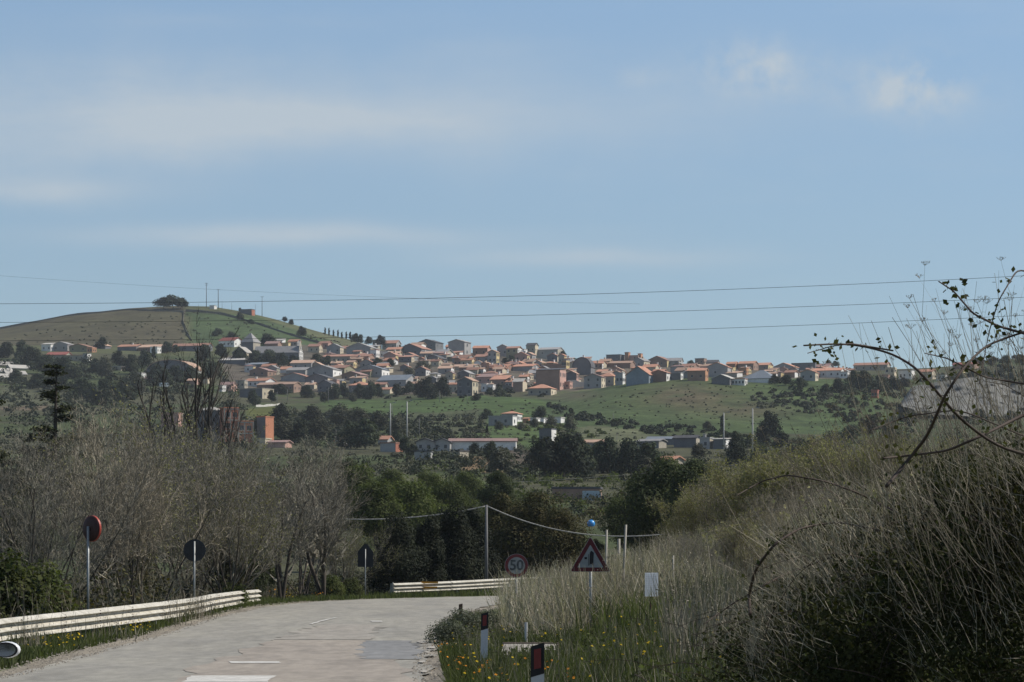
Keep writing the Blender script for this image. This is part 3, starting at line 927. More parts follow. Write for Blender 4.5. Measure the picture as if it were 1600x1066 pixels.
# church: tower under a pyramid roof, nave with a striped gable, annex
tw = build_house(386, 562, 22, 27, 'H', 'dark', 'grey', rh=15, depth=1.0, yaw=26, wins=0, side=0, lit='beige', name='church_tower', cat='tower', label='square church tower under a steep grey pyramid roof')
nv = build_house(432, 566, 72, 15, 'B', 'dark', 'grey', rh=10, depth=0.30, yaw=12, wins=0, side=0, name='church', cat='church', label='long church nave with grey roof and striped gable')
build_house(374, 565, 24, 14, 'A', 'dark', 'white', rh=9, depth=0.9, yaw=22, wins=0, side=0, lit='cream', name='house', label='dark gabled annex beside the church tower, bright roof side')
k_ = P(432, 566, at_ground(432, 566)).y / F
sm = MB()
Wn, Dn = 72 * k_ / 2, 72 * .30 * k_ / 2
for i in range(5):
    y = -Dn * 0.9 + Dn * 1.8 * i / 4
    sm.box(Wn + .05, Wn + .35, y - .28, y + .28, -2, 15 * k_ + 10 * k_ * (1 - abs(y) / Dn) - .3)
for z in (1.0, 3.2, 5.2):
    sm.box(Wn + .06, Wn + .34, -Dn, Dn, z - .15, z + .15)
sp = obj('gable_frame', sm.mesh('gable_frame', [WALL['white']]), nv)
sp['kind'] = 'stuff'
bk = MB()
bk.extrude([(-Dn - .2, 15 * k_), (0, 25 * k_ + 3.5), (Dn + .2, 15 * k_), (Dn + .2, 0), (-Dn - .2, 0)], 'x', Wn + .0, Wn + .05)
obj('gable_wall', bk.mesh('gable_wall', [WALL['beige']]), nv)

# free-standing chimney stack
cs = MB()
Yc = at_ground(762, 583)
kc = Yc / F
cs.box(-2 * kc, 2 * kc, -2 * kc, 2 * kc, -3, 13 * kc)
cs.box(-2.4 * kc, 2.4 * kc, -2.4 * kc, 2.4 * kc, 13 * kc, 14 * kc)
tag(obj('chimney_stack', cs.mesh('chimney_stack', [WALL['orange']]), loc=P(762, 581, Yc)), 'tall bright orange brick chimney block amid the roofs', 'chimney')

# fill the gaps between the houses that can be told apart with more of the town
SKY_ROW = [(330, 552), (420, 545), (500, 548), (560, 549), (640, 548), (720, 553), (800, 558), (870, 565), (930, 570), (1000, 574), (1100, 578), (1200, 582), (1340, 582)]
FOOT_ROW = [(330, 606), (400, 615), (500, 611), (600, 613), (700, 610), (800, 611), (900, 606), (960, 601), (1040, 592), (1120, 590), (1240, 592), (1340, 588)]
n_fill = 0
for tries in range(9000):
    if n_fill >= 165:
        break
    px = rnd.uniform(350, 1340) if tries % 3 else rnd.uniform(500, 900)
    a, b = lin(SKY_ROW, px), lin(FOOT_ROW, px)
    if b - a < 3 or (px < 490 and rnd.random() < .45):
        continue
    py = rnd.uniform(a, b)
    w = rnd.uniform(10, 21)
    h = rnd.uniform(6, 10)
    Y = at_ground(px, py)
    k = Y / F
    x, y = (px - CX) / F * Y, Y + w * k * .4
    r = 0.5 * w * k
    if any((x - q[0]) ** 2 + (y - q[1]) ** 2 < (0.52 * (r + q[2])) ** 2 for q in PLACED):
        continue
    if abs(px - 432) < 80 and py < 572:
        continue
    wall = rnd.choice(['grey', 'grey', 'grey', 'beige', 'brown', 'cream', 'dark', 'pink', 'white', 'olive', 'grey'])
    roof = rnd.choice(['orange', 'orange', 'brown', 'brown', 'tan', 'tan', 'tan', 'plum', 'grey', 'brown'])
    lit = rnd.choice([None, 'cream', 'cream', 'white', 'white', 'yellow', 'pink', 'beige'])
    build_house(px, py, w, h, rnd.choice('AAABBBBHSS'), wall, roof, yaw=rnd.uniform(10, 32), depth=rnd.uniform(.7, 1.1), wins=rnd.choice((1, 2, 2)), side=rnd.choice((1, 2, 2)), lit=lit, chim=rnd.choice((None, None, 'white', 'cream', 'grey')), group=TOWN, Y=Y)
    n_fill += 1

# ------------------------------------------------------------------ buildings in the fields below the town
FIELD = 'buildings in the fields'
build_house(796, 659, 26, 12, 'H', 'grey', 'orange', rh=4, lit='white', wins=1, side=3, name='farmhouse', cat='farmhouse', label='farmhouse with hipped orange roof and sunlit white side wall', group=FIELD)
build_house(782, 665, 40, 14, 'F', 'grey', 'grey', lit='white', wins=2, side=1, name='farm_building', cat='outbuilding', label='grey flat roofed block with sunlit white end before the farmhouse', group=FIELD, depth=.5)
build_house(821, 661, 9, 6, 'B', 'orange', 'orange', name='shed', cat='shed', label='little orange shed beside the white farmhouse end', group=FIELD)
build_house(833, 662, 10, 8, 'F', 'white', 'white', name='shed', cat='shed', label='white cube shed beyond the little orange shed', group=FIELD)
build_house(846, 661, 8, 7, 'F', 'white', 'grey', name='shed', cat='shed', label='small white shed, last right of the farmhouse', group=FIELD)
build_house(871, 661, 11, 8, 'F', 'white', 'white', wins=0, side=0, name='ruin', cat='ruin', label='whitewashed ruin right of the farmhouse row', group=FIELD)
build_house(852, 690, 20, 19, 'F', 'dark', 'dark', lit='white', wins=0, side=0, name='warehouse', cat='warehouse', label='dark blue-grey block with sunlit white side behind the trees', group=FIELD)
build_house(754, 704, 104, 14, 'B', 'white', 'plum', rh=4, depth=.14, yaw=3, wins=0, side=0, name='warehouse', cat='warehouse', label='long low white warehouse with a dull maroon roof', group=FIELD)
for px, w in ((664, 28), (690, 26)):
    build_house(px, 705, w, 14, 'A', 'grey', 'dark', rh=5, yaw=8, wins=2, side=0, name='farm_building', cat='outbuilding', group=FIELD,
                label='grey rubble building with dark roof, ' + ('left of a matching one' if px < 670 else 'against the white warehouse end'))
build_house(660, 719, 26, 13, 'F', 'grey', 'dark', yaw=5, wins=2, name='ruin', cat='ruin', label='roofless grey ruin below the two rubble buildings', group=FIELD)
build_house(712, 717, 14, 12, 'F', 'beige', 'dark', yaw=30, wins=1, name='ruin', cat='ruin', label='stub of a beige walled ruin above the bare earth', group=FIELD)
build_house(532, 696, 24, 7, 'A', 'grey', 'orange', rh=5, yaw=40, depth=.9, name='cottage', cat='cottage', label='cottage with white gable, left of the big dark oak', group=FIELD)
build_house(598, 695, 16, 8, 'B', 'grey', 'orange', rh=5, name='cottage', cat='cottage', label='cottage with orange roof right of the big dark oak', group=FIELD)
build_house(606, 706, 28, 13, 'F', 'grey', 'brown', yaw=30, lit='red', wins=0, side=0, name='shed', cat='shed', label='grey shed with a brick red end wall', group=FIELD)
build_house(1032, 695, 44, 8, 'S', 'dark', 'slate', rh=5, yaw=8, wins=0, side=0, name='farm_shed', cat='shed', label='long shed with a blue-grey metal roof', group=FIELD)
build_house(1012, 700, 40, 10, 'B', 'dark', 'grey', rh=3, yaw=34, depth=.5, wins=0, side=0, lit='beige', name='farm_shed', cat='shed', label='low grey shed with beige lit end below the blue roof', group=FIELD)
build_house(1053, 690, 9, 7, 'F', 'orange', 'orange', wins=0, side=0, name='shed', cat='shed', label='small orange hut beside the blue metal roof', group=FIELD)
build_house(1070, 700, 36, 15, 'B', 'dark', 'dark', rh=4, depth=.5, wins=0, side=0, lit='beige', name='barn', cat='barn', label='dark barn between the blue shed and the grey house', group=FIELD)
build_house(1101, 702, 16, 17, 'F', 'grey', 'grey', lit='beige', wins=1, side=1, chim='grey', name='farm_building', cat='outbuilding', label='tall narrow grey house by the dark barn', group=FIELD)
build_house(1124, 702, 20, 15, 'S', 'dark', 'white', rh=2, lit='white', wins=0, side=0, name='shed', cat='shed', label='shed with white side, nearest the tall lamp poles', group=FIELD)
build_house(924, 700, 46, 8, 'B', 'grey', 'tan', rh=4, depth=.4, yaw=8, wins=2, name='farm_building', cat='outbuilding', label='low house with long tan roof behind the dark trees', group=FIELD)
build_house(1040, 725, 30, 6, 'B', 'beige', 'orange', rh=5, yaw=38, wins=0, side=1, name='ruin', cat='ruin', label='half collapsed house with broken orange roof', group=FIELD)
build_house(900, 781, 74, 17, 'F', 'brown', 'dark', yaw=6, depth=.3, wins=2, side=0, name='farm_building', cat='outbuilding', label='long brown flat roofed block beside the pale panel', group=FIELD)
build_house(668, 818, 64, 12, 'B', 'beige', 'red', rh=5, yaw=6, depth=.3, wins=2, name='cottage', cat='cottage', label='low house with red roof behind the dark junipers', group=FIELD)
build_house(321, 690, 38, 48, 'H', 'dark', 'white', rh=6, yaw=28, depth=1.0, wins=0, side=0, name='silo', cat='silo', label='dark metal silo tower with a pale pyramid roof', group=FIELD)
build_house(265, 668, 28, 22, 'F', 'pink', 'pink', yaw=10, wins=0, side=0, name='wall_ruin', cat='ruin', label='pale pink walled yard left of the silo', group=FIELD)
b1 = build_house(362, 690, 24, 52, 'F', 'brick', 'brick', yaw=-24, depth=.6, wins=0, side=0, name='brick_house', cat='house', label='unfinished orange brick house, its tall block', group=FIELD)
b2 = build_house(384, 692, 24, 33, 'F', 'brick', 'brick', yaw=-20, depth=.7, wins=0, side=0, name='brick_house', cat='house', label='unfinished orange brick house, its lower block', group=FIELD)
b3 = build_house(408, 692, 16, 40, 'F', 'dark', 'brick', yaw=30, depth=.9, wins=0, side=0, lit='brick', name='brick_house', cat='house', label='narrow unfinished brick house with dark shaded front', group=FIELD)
M_FRAMEC = material('raw_concrete', (.36, .33, .28), .9, .2, 1.0)
for bb, wpx, hpx in ((b1, 24, 52), (b2, 24, 33)):
    wall_o = [c for c in bb.children if c.name.startswith('wall')][0]
    kk_ = at_ground(362, 690) / F
    hw, hh = wpx * kk_ / 2, hpx * kk_
    hd = max(4, wpx * kk_ * (.6 if bb is b1 else .7)) / 2
    fm = MB()
    for x in (-hw, -hw * .15, hw):
        fm.box(x - .18, x + .18, -hd - .05, -hd + .1, -2, hh)
    obj('pillar_frame', fm.mesh('pillar_frame', [M_FRAMEC]), bb)['kind'] = 'stuff'
    sl = MB()
    for z in np.arange(hh - .4, 0, -3.0):
        sl.box(-hw, hw, -hd - .07, -hd + .1, z, z + .32)
    obj('floor_slab', sl.mesh('floor_slab', [M_FRAMEC]), bb)['kind'] = 'stuff'
    for z in np.arange(hh - 2.4, 1, -3.0):
        for x in (-hw * .55, hw * .45):
            o_ = obj('window', WIN_ME, bb, (x, -hd, z))
            o_.scale = (1.2, 1, 1)
build_house(408, 694, 14, 8, 'F', 'cream', 'cream', wins=0, side=0, name='yard_wall', cat='wall', label='short pale rendered wall below the brick houses', group=FIELD)
build_house(432, 700, 30, 8, 'B', 'pink', 'plum', rh=3, wins=1, name='shed', cat='shed', label='pinkish shed below the brick houses', group=FIELD)
build_house(384, 489, 20, 5, 'F', 'dark', 'dark', lit='red', depth=.6, wins=1, side=1, Y=1985, name='hut', cat='hut', label='dark flat roofed hut on the grassy hilltop')
build_house(331, 481, 8, 3, 'F', 'white', 'white', wins=0, side=0, Y=1985, name='hut', cat='hut', label='tiny white hut between the hilltop masts')


# panels, hoardings, walls
def panel(px0, px1, py0, py1, Y, mat, name, label, cat, leg=0.0, frame=None):
    a, b = P(px0, py1, Y), P(px1, py0, Y)
    root = empty(name, ((a.x + b.x) / 2, Y, a.z - leg))
    w, h = b.x - a.x, b.z - a.z
    m = MB()
    m.box(-w / 2, w / 2, -.04, .04, leg, leg + h)
    obj('sheet', m.mesh('sheet', [mat]), root)
    for s in (-1, 1):
        f = MB()
        f.box(s * w * .46 - .06, s * w * .46 + .06, .05, .17, -1.5, leg + h * .98)
        obj('post', f.mesh('post', [frame or M_FRAMEC]), root)
    if frame:
        t = MB()
        t.box(-w / 2 - .15, w / 2 + .15, -.08, .1, leg + h, leg + h + .35)
        obj('top_rail', t.mesh('top_rail', [frame]), root)
    tag(root, label, cat, None, (px0 + px1) / 2, py0)


M_TARP = material('pale_sheet', (.44, .52, .55), .6, .2, .8)
panel(910, 939, 767, 783, 482, M_TARP, 'panel_board', 'pale blue-white sheet panel standing below the long block', 'panel', 1.0)
panel(733, 745, 673, 680, 990, WALL['dark'], 'hoarding', 'dark hoarding with white frame above the white warehouse', 'hoarding', 1.6, WALL['white'])


def ground_wall(name, pts, height, thick, mat, label, cat, group=None, n=24, kind=None):
    """wall that follows the land along photo pixels [(px, py or depth)]"""
    path = []
    for px, py in pts:
        Y = py if py > 1100 else at_ground(px, py)
        path.append(((px - CX) / F * Y, Y))
    path = np.array(path)
    t = np.linspace(0, len(path) - 1, n)
    X = np.interp(t, range(len(path)), path[:, 0])
    Yv = np.interp(t, range(len(path)), path[:, 1])
    Z = ground_z(X, Yv)
    hs = height * (0.7 + 0.6 * vnoise(t * 3.1, t * 0, 9))
    m = MB()
    vs_ = []
    for x, y, z, hh in zip(X, Yv, Z, hs):
        vs_ += [(x, y - thick / 2, z - 1), (x, y - thick * .4, z + hh), (x, y + thick * .4, z + hh), (x, y + thick / 2, z - 1)]
    fs = []
    for i in range(n - 1):
        a, b = 4 * i, 4 * i + 4
        fs += [(a, b, b + 1, a + 1), (a + 1, b + 1, b + 2, a + 2), (a + 2, b + 2, b + 3, a + 3)]
    fs += [(0, 1, 2, 3), (4 * n - 1, 4 * n - 2, 4 * n - 3, 4 * n - 4)]
    m.add(vs_, fs)
    o = obj(name, m.mesh(name, [mat]))
    tag(o, label, cat, group, pts[len(pts) // 2][0], pts[len(pts) // 2][1] if pts[0][1] < 1100 else 500)
    return o


M_STONE = material('dry_stone', (.19, .178, .15), .95, .4, 1.5, coord='Position', bump=.6)
M_WASH = material('whitewash', (.55, .53, .48), .9, .25, .6, coord='Position')
ground_wall('stone_wall', [(-60, 1996), (0, 1996), (100, 1996), (200, 1990), (245, 1970), (290, 1960)], 1.0, 1.2, M_STONE, 'dark dry stone wall along the crest of the brown field', 'stone wall', n=60)
ground_wall('stone_wall', [(288, 1965), (286, 1900), (292, 1840), (300, 1790)], 1.0, 1.2, M_STONE, 'dry stone wall dividing brown and green hill fields', 'stone wall', n=40)
ground_wall('stone_wall', [(290, 1965), (350, 1955), (400, 1925), (440, 1890), (470, 1860), (500, 1830)], 1.2, 1.4, M_STONE, 'dark wall running down from the hilltop towards the conifers', 'stone wall', n=50)
ground_wall('garden_wall', [(545, 1408), (565, 1410), (582, 1414)], 1.4, .5, M_WASH, 'low white wall along the upper edge of the green field', 'wall')
ground_wall('garden_wall', [(785, 1408), (808, 1409), (832, 1412)], 2.2, .6, M_STONE, 'grey stone terrace wall below the cream gabled house', 'wall')
ground_wall('garden_wall', [(400, 1250), (418, 1262), (438, 1275)], .8, .5, M_WASH, 'pale wall beside the yellow flowering patch', 'wall')
ground_wall('garden_wall', [(862, 1415), (890, 1425), (918, 1430)], 3.0, .6, WALL['dark'], 'long dark retaining wall below the tall brown house', 'wall')
ground_wall('garden_wall', [(986, 1420), (995, 1420), (1006, 1420)], 1.0, .5, M_WASH, 'low white wall at the foot of the pale barn', 'wall')
ground_wall('garden_wall', [(1108, 1420), (1118, 1420), (1130, 1420)], 1.4, .5, M_WASH, 'white kerb wall before the dark lean shed', 'wall')

# white van parked left of the town
vY = at_ground(257, 604)
vr = empty('parked_van', P(257, 606, vY), math.radians(20))
vb = MB()
vb.extrude([(-2.4, .35), (2.2, .35), (2.4, .9), (2.2, 1.25), (1.4, 2.2), (-2.3, 2.25), (-2.4, 1.9)], 'x', -.9, .9)
vb.v = [(v[1], v[0], v[2]) for v in vb.v]
obj('body', vb.mesh('body', [material('van_paint', (.75, .75, .74), .4, .05, 1)]), vr)
for sx in (-1.5, 1.5):
    for sy in (-.85, .85):
        wl = MB()
        wl.disc((0, 0), .34, -.1, .2, 14)
        obj('wheel', wl.mesh('wheel', [M_PANE]), vr, (sx, sy, .34))
wd = MB()
wd.box(.9, 1.7, -.93, -.9, 1.2, 1.9)
obj('side_window', wd.mesh('side_window', [M_PANE]), vr)
tag(vr, 'small white van parked among bushes below the curved hall', 'van', None, 257, 600)

# grey quarry face at the far right
nq, mq = 70, 34
u_, v_ = np.meshgrid(np.linspace(0, 1, nq), np.linspace(0, 1, mq))
qx = 1408 + u_ * 340
topl = np.interp(qx, [1408, 1425, 1470, 1530, 1600, 1760], [628, 604, 596, 588, 600, 606])
botl = np.interp(qx, [1408, 1440, 1500, 1600, 1760], [634, 646, 650, 652, 655])
qy = botl + (topl - botl) * v_
qY = 1150 + v_ * 60 + (fbm(u_ * 14, v_ * 5, 41) - .5) * 14 + np.abs(fbm(u_ * 30, v_ * 9, 43) - .5) * 11
qV = np.stack([(qx - CX) / F * qY, qY, CAMZ + (HY - qy) / F * qY], -1).reshape(-1, 3)
ii = np.arange(nq * mq).reshape(mq, nq)
qQ = np.stack([ii[:-1, :-1], ii[:-1, 1:], ii[1:, 1:], ii[1:, :-1]], -1).reshape(-1, 4)
M_ROCK = material('pale_quarry_rock', (.175, .17, .155), .95, .45, .12, coord='Position', bump=.8, second=(.10, .10, .085))
obj('quarry_terrain', np_mesh('quarry_terrain', qV, qQ, [M_ROCK]), kind='structure')
# ------------------------------------------------------------------ plants
L = {
    'evergreen': leaf_material('evergreen_leaf', (.034, .046, .019), (.058, .07, .026), .25),
    'juniper': leaf_material('juniper_leaf', (.011, .015, .008), (.02, .024, .011), .12, .35),
    'far_dark': leaf_material('far_dark_leaf', (.021, .031, .018), (.036, .046, .021), .15, .35, .5, scale=.15),
    'far_grey': leaf_material('far_grey_leaf', (.055, .06, .04), (.075, .075, .05), .2, .35, .4, scale=.15),
    'spring': leaf_material('spring_leaf', (.085, .102, .03), (.058, .074, .024), .4),
    'hedge': leaf_material('hedge_leaf', (.05, .065, .018), (.078, .085, .026), .35, .5, scale=1.2),
    'olive': leaf_material('olive_leaf', (.25, .235, .10), (.17, .165, .075), .35, .5),
    'oaktip': leaf_material('oak_tip_leaf', (.038, .044, .018), (.075, .06, .022), .25, .5, scale=.9),
    'herb': leaf_material('herb_leaf', (.085, .10, .038), (.06, .07, .03), .4, .45),
    'silver': leaf_material('silver_leaf', (.13, .14, .10), (.09, .10, .07), .3, .4),
    'bramble': leaf_material('bramble_leaf', (.034, .044, .016), (.07, .066, .026), .25, .5, scale=1.4),
    'straw': leaf_material('dry_straw', (.43, .39, .315), (.25, .215, .165), .25, .55, scale=.22),
    'stalk': leaf_material('dry_stalk', (.30, .27, .21), (.14, .12, .09), .1, .5, scale=.8),
    'yellow': leaf_material('yellow_petal', (.60, .42, .02), (.5, .36, .02), .3, .3),
    'orange': leaf_material('orange_petal', (.62, .26, .02), (.5, .2, .02), .3, .3),
    'cedar': leaf_material('cedar_needle', (.02, .028, .014), (.05, .056, .018), .15, .5),
}
BARK = {
    'grey': material('grey_twig_bark', (.23, .21, .165), .9, .35, 2.0, island=.5),
    'pale': material('pale_twig_bark', (.32, .275, .20), .9, .35, 2.0, island=.5),
    'dark': material('dark_bark', (.05, .042, .034), .9, .35, 2.0, island=.35),
    'trunk': material('tree_trunk_bark', (.07, .058, .045), .95, .35, 3.0, bump=.5),
    'olive': material('olive_twig_bark', (.27, .245, .16), .9, .3, 2.0, island=.5),
    'cane': material('bramble_cane_bark', (.045, .03, .026), .8, .4, 6.0, second=(.07, .05, .035)),
}


def unit(n, r):
    v = r.normal(size=(n, 3))
    return v / np.linalg.norm(v, axis=1, keepdims=True)


def leaf_quads(C, N, S, r, aspect=1.6):
    """rhombic leaves at centres C facing roughly along N, half-length S"""
    n = len(C)
    S = np.broadcast_to(np.asarray(S, dtype=float), (n,))[:, None]
    t = np.cross(N, unit(n, r))
    t /= np.linalg.norm(t, axis=1, keepdims=True) + 1e-9
    b = np.cross(N, t)
    V = np.stack([C - t * S, C + b * S / aspect, C + t * S, C - b * S / aspect], 1).reshape(-1, 3)
    return V, np.arange(4 * n).reshape(n, 4)


def crown_points(lobes, n, r, shell=.55, out=.6):
    """leaf centres and normals spread through the lobes [(x, y, z, rx, ry, rz)]"""
    lobes = np.array(lobes, dtype=float)
    vol = (lobes[:, 3] * lobes[:, 4] * lobes[:, 5]) ** (2 / 3)
    k = r.choice(len(lobes), n, p=vol / vol.sum())
    d = unit(n, r)
    rad = (shell + (1 - shell) * r.random(n) ** .7)[:, None] * (0.86 + 0.28 * r.random((n, 1)))
    C = lobes[k, :3] + d * rad * lobes[k, 3:]
    N = d * out + unit(n, r) * (1 - out) + np.array([0, 0, .25])
    N /= np.linalg.norm(N, axis=1, keepdims=True)
    return C, N


class Segs:
    """collects branch segments; builds three-sided tapering rods"""
    def __init__(self):
        self.a, self.b, self.ra, self.rb = [], [], [], []

    def add(self, a, b, ra, rb):
        self.a.append(a)
        self.b.append(b)
        self.ra.append(ra)
        self.rb.append(rb)

    def arrays(self, sides=3):
        A, B = np.array(self.a), np.array(self.b)
        return rods(A, B, np.array(self.ra), np.array(self.rb), sides)


def rods(A, B, ra, rb, sides=3):
    n = len(A)
    d = B - A
    d = d / (np.linalg.norm(d, axis=1, keepdims=True) + 1e-9)
    ref = np.where(np.abs(d[:, 2:3]) < .9, np.array([[0, 0, 1.0]]), np.array([[1.0, 0, 0]]))
    u = np.cross(d, ref)
    u /= np.linalg.norm(u, axis=1, keepdims=True)
    w = np.cross(d, u)
    V = np.zeros((n, 2 * sides, 3))
    for k in range(sides):
        c, s = math.cos(2 * math.pi * k / sides), math.sin(2 * math.pi * k / sides)
        V[:, k] = A + (u * c + w * s) * ra[:, None]
        V[:, sides + k] = B + (u * c + w * s) * rb[:, None]
    base = (np.arange(n) * 2 * sides)[:, None]
    Q = np.concatenate([base + np.array([[k, (k + 1) % sides, sides + (k + 1) % sides, sides + k]]) for k in range(sides)], 0)
    return V.reshape(-1, 3), Q


def ribbons(A, B, ra, rb, r):
    """flat strips, half-widths ra and rb, turned at random"""
    n = len(A)
    d = B - A
    u = np.cross(d, unit(n, r))
    u /= np.linalg.norm(u, axis=1, keepdims=True) + 1e-9
    V = np.stack([A - u * ra[:, None], A + u * ra[:, None], B + u * rb[:, None], B - u * rb[:, None]], 1).reshape(-1, 3)
    return V, np.arange(4 * n).reshape(n, 4)


def rot_about(v, axis, ang):
    return Matrix.Rotation(ang, 3, axis) @ v


def grow(S, p, d, length, r, level, cfg, R):
    """branch with children; cfg: per-level dicts"""
    c = cfg[level]
    n = c['n']
    p = Vector(p)
    d = Vector(d).normalized()
    step = length / n
    for i in range(n):
        f = i / n
        d = (d + Vector((R.gauss(0, 1), R.gauss(0, 1), R.gauss(0, 1))) * c['wob'] + Vector((0, 0, c['up']))).normalized()
        q = p + d * step
        r1 = r * (1 - .75 * (i + 1) / n) if level == len(cfg) - 1 else r * (1 - .6 * (i + 1) / n)
        S[min(level, len(S) - 1)].add(tuple(p), tuple(q), r * (1 - .6 * f) if level < len(cfg) - 1 else r * (1 - .75 * f), r1)
        p = q
        if level + 1 < len(cfg) and f >= c['start'] - 1e-6:
            for _ in range(c['kids'] if isinstance(c['kids'], int) else (int(c['kids']) + (R.random() < c['kids'] % 1))):
                ax = d.orthogonal().normalized()
                ax = rot_about(ax, d, R.uniform(0, 2 * math.pi))
                nd = rot_about(d, ax, math.radians(R.uniform(*c['ang'])))
                l2 = length * R.uniform(*c['len']) * (1 - .35 * f)
                grow(S, p, nd, l2, max(r1 * c['rr'], cfg[-1]['rmin']), level + 1, cfg, R)


PROTO = {}


PROTO_H = {}


def proto(name, objname, parts):
    """parts: [(part name, mesh)]; kept unlinked until placed"""
    PROTO[name] = (objname, parts)
    zs = []
    for _, me in parts:
        a = np.empty(len(me.vertices) * 3, dtype=np.float32)
        me.vertices.foreach_get('co', a)
        zs.append(np.percentile(a[2::3], 98.5))
    PROTO_H[name] = float(max(zs))


def place(kind, x, y, s, label, cat='tree', group=None, z=None, rz=None, sx=None, px=None, py=None, lean=None):
    objname, parts = PROTO[kind]
    z = gz(x, y) - .15 if z is None else z
    root = empty(objname, (x, y, z), rnd.uniform(0, 6.28) if rz is None else rz, (s * (sx or 1), s * (sx or 1), s))
    for pn, me in parts:
        o = obj(pn, me, root)
        if pn in ('twigs', 'crown'):
            o['kind'] = 'stuff' if pn == 'twigs' else o.get('kind', '') or 'thing'
    px = x / y * F + CX if px is None else px
    py = HY - (z + s * 3 - CAMZ) / y * F if py is None else py
    return tag(root, label, cat, group, px, py)


def plant_px(kind, px, py, hpx, label, Y=None, sx=None, **kw):
    """place so that the foot is at photo pixel (px, py) and the plant is hpx pixels tall; protos are 1 high unit = kw height"""
    if Y is None:
        Y = at_ground(px, py)
    x = (px - CX) / F * Y
    hh = PROTO_H[kind]
    return place(kind, x, Y, hpx * Y / F / hh, label, sx=sx, px=px, py=py - hpx * .6, z=CAMZ + (HY - py) / F * Y - .1, **kw)


def two_parts(seglists, mats, names):
    out = []
    for s, m, n in zip(seglists, mats, names):
        if s.a:
            if n == 'trunk':
                V, Q = s.arrays(5)
            else:
                V, Q = ribbons(np.array(s.a), np.array(s.b), np.array(s.ra) * 1.12, np.array(s.rb) * 1.12, rng)
            out.append((n, np_mesh(n, V, Q, [m])))
    return out


# --- bare shrubs and trees, grey in early spring
def bare_shrub(name, seed, height, bark='grey', spread=38, stems=9, kids2=2.6, thin=.006, leafy=None, objname='bare_shrub'):
    R = random.Random(seed)
    S = [Segs(), Segs()]
    cfg = [dict(n=7, wob=.10, up=.05, start=.12, kids=2, ang=(18, 42), len=(.38, .62), rr=.55),
           dict(n=6, wob=.11, up=.07, start=.1, kids=kids2, ang=(16, 48), len=(.32, .58), rr=.55),
           dict(n=4, wob=.13, up=.08, start=.2, kids=2.0, ang=(18, 50), len=(.4, .7), rr=.7),
           dict(n=2, wob=.12, up=.08, rmin=thin)]
    for i in range(stems):
        az = 2 * math.pi * (i + R.random()) / stems
        t = math.radians(R.uniform(4, spread))
        d = Vector((math.sin(t) * math.cos(az), math.sin(t) * math.sin(az), math.cos(t)))
        grow(S, (R.uniform(-.4, .4), R.uniform(-.4, .4), 0), d, height * R.uniform(.72, .98), R.uniform(.035, .06), 0, cfg, R)
    parts = two_parts(S, [BARK['trunk'] if bark != 'olive' else BARK['olive'], BARK[bark]], ['trunk', 'twigs'])
    if leafy:
        r = np.random.default_rng(seed)
        ends = np.array(S[1].b)
        k = r.choice(len(ends), min(leafy[1], len(ends) * 2), replace=True)
        Cc = ends[k] + r.normal(size=(len(k), 3)) * .08
        V, Q = leaf_quads(Cc, unit(len(k), r), r.uniform(.5, 1.1, len(k)) * leafy[2], r, 2.0)
        parts.append(('crown', np_mesh('crown', V, Q, [L[leafy[0]]])))
    proto(name, objname, parts)


bare_shrub('shrub1', 3, 6.5, 'grey', 44, 10)
bare_shrub('shrub2', 5, 6.0, 'pale', 40, 9)
bare_shrub('shrub3', 8, 6.2, 'grey', 48, 10, leafy=('olive', 7000, .055))
bare_shrub('willow1', 12, 4.5, 'olive', 30, 10, leafy=('olive', 9000, .075), objname='willow_shrub')
bare_shrub('willow2', 14, 4.5, 'pale', 32, 9, leafy=('olive', 4500, .07), objname='willow_shrub')


def bare_tree(name, seed, height, clear=.12):
    R = random.Random(seed)
    S = [Segs(), Segs()]
    cfg = [dict(n=8, wob=.07, up=.05, start=clear, kids=2, ang=(28, 55), len=(.42, .66), rr=.6),
           dict(n=7, wob=.12, up=.07, start=.15, kids=2.2, ang=(20, 50), len=(.34, .56), rr=.55),
           dict(n=5, wob=.14, up=.08, start=.2, kids=2.4, ang=(18, 50), len=(.4, .65), rr=.6),
           dict(n=2, wob=.12, up=.07, rmin=.007)]
    for i in range(3):
        az = 2 * math.pi * (i + R.random()) / 3
        t = math.radians(R.uniform(5, 20))
        grow(S, (0, 0, 0), Vector((math.sin(t) * math.cos(az), math.sin(t) * math.sin(az), math.cos(t))), height * R.uniform(.85, 1), .12, 0, cfg, R)
    proto(name, 'bare_tree', two_parts(S, [BARK['trunk'], BARK['grey']], ['trunk', 'twigs']))


bare_tree('baretree1', 21, 6.5)
bare_tree('baretree2', 22, 6.0)


def gaunt_tree(name, seed, height):
    """tall, dark, nearly branchless stems"""
    R = random.Random(seed)
    S = [Segs(), Segs()]
    cfg = [dict(n=14, wob=.055, up=.02, start=.25, kids=1.2, ang=(14, 42), len=(.14, .36), rr=.5),
           dict(n=6, wob=.1, up=.08, start=.2, kids=1.5, ang=(18, 45), len=(.3, .6), rr=.55),
           dict(n=3, wob=.1, up=.06, rmin=.014)]
    for i in range(5):
        az = 2 * math.pi * (i + R.random()) / 5
        t = math.radians(R.uniform(3, 17))
        grow(S, (math.cos(az) * .5, math.sin(az) * .5, 0), Vector((math.sin(t) * math.cos(az), math.sin(t) * math.sin(az), math.cos(t))), height * R.uniform(.7, 1), .15, 0, cfg, R)
    proto(name, 'bare_tree', two_parts(S, [BARK['dark'], BARK['dark']], ['trunk', 'twigs']))


gaunt_tree('gaunt1', 31, 15.0)
gaunt_tree('gaunt2', 33, 14.0)


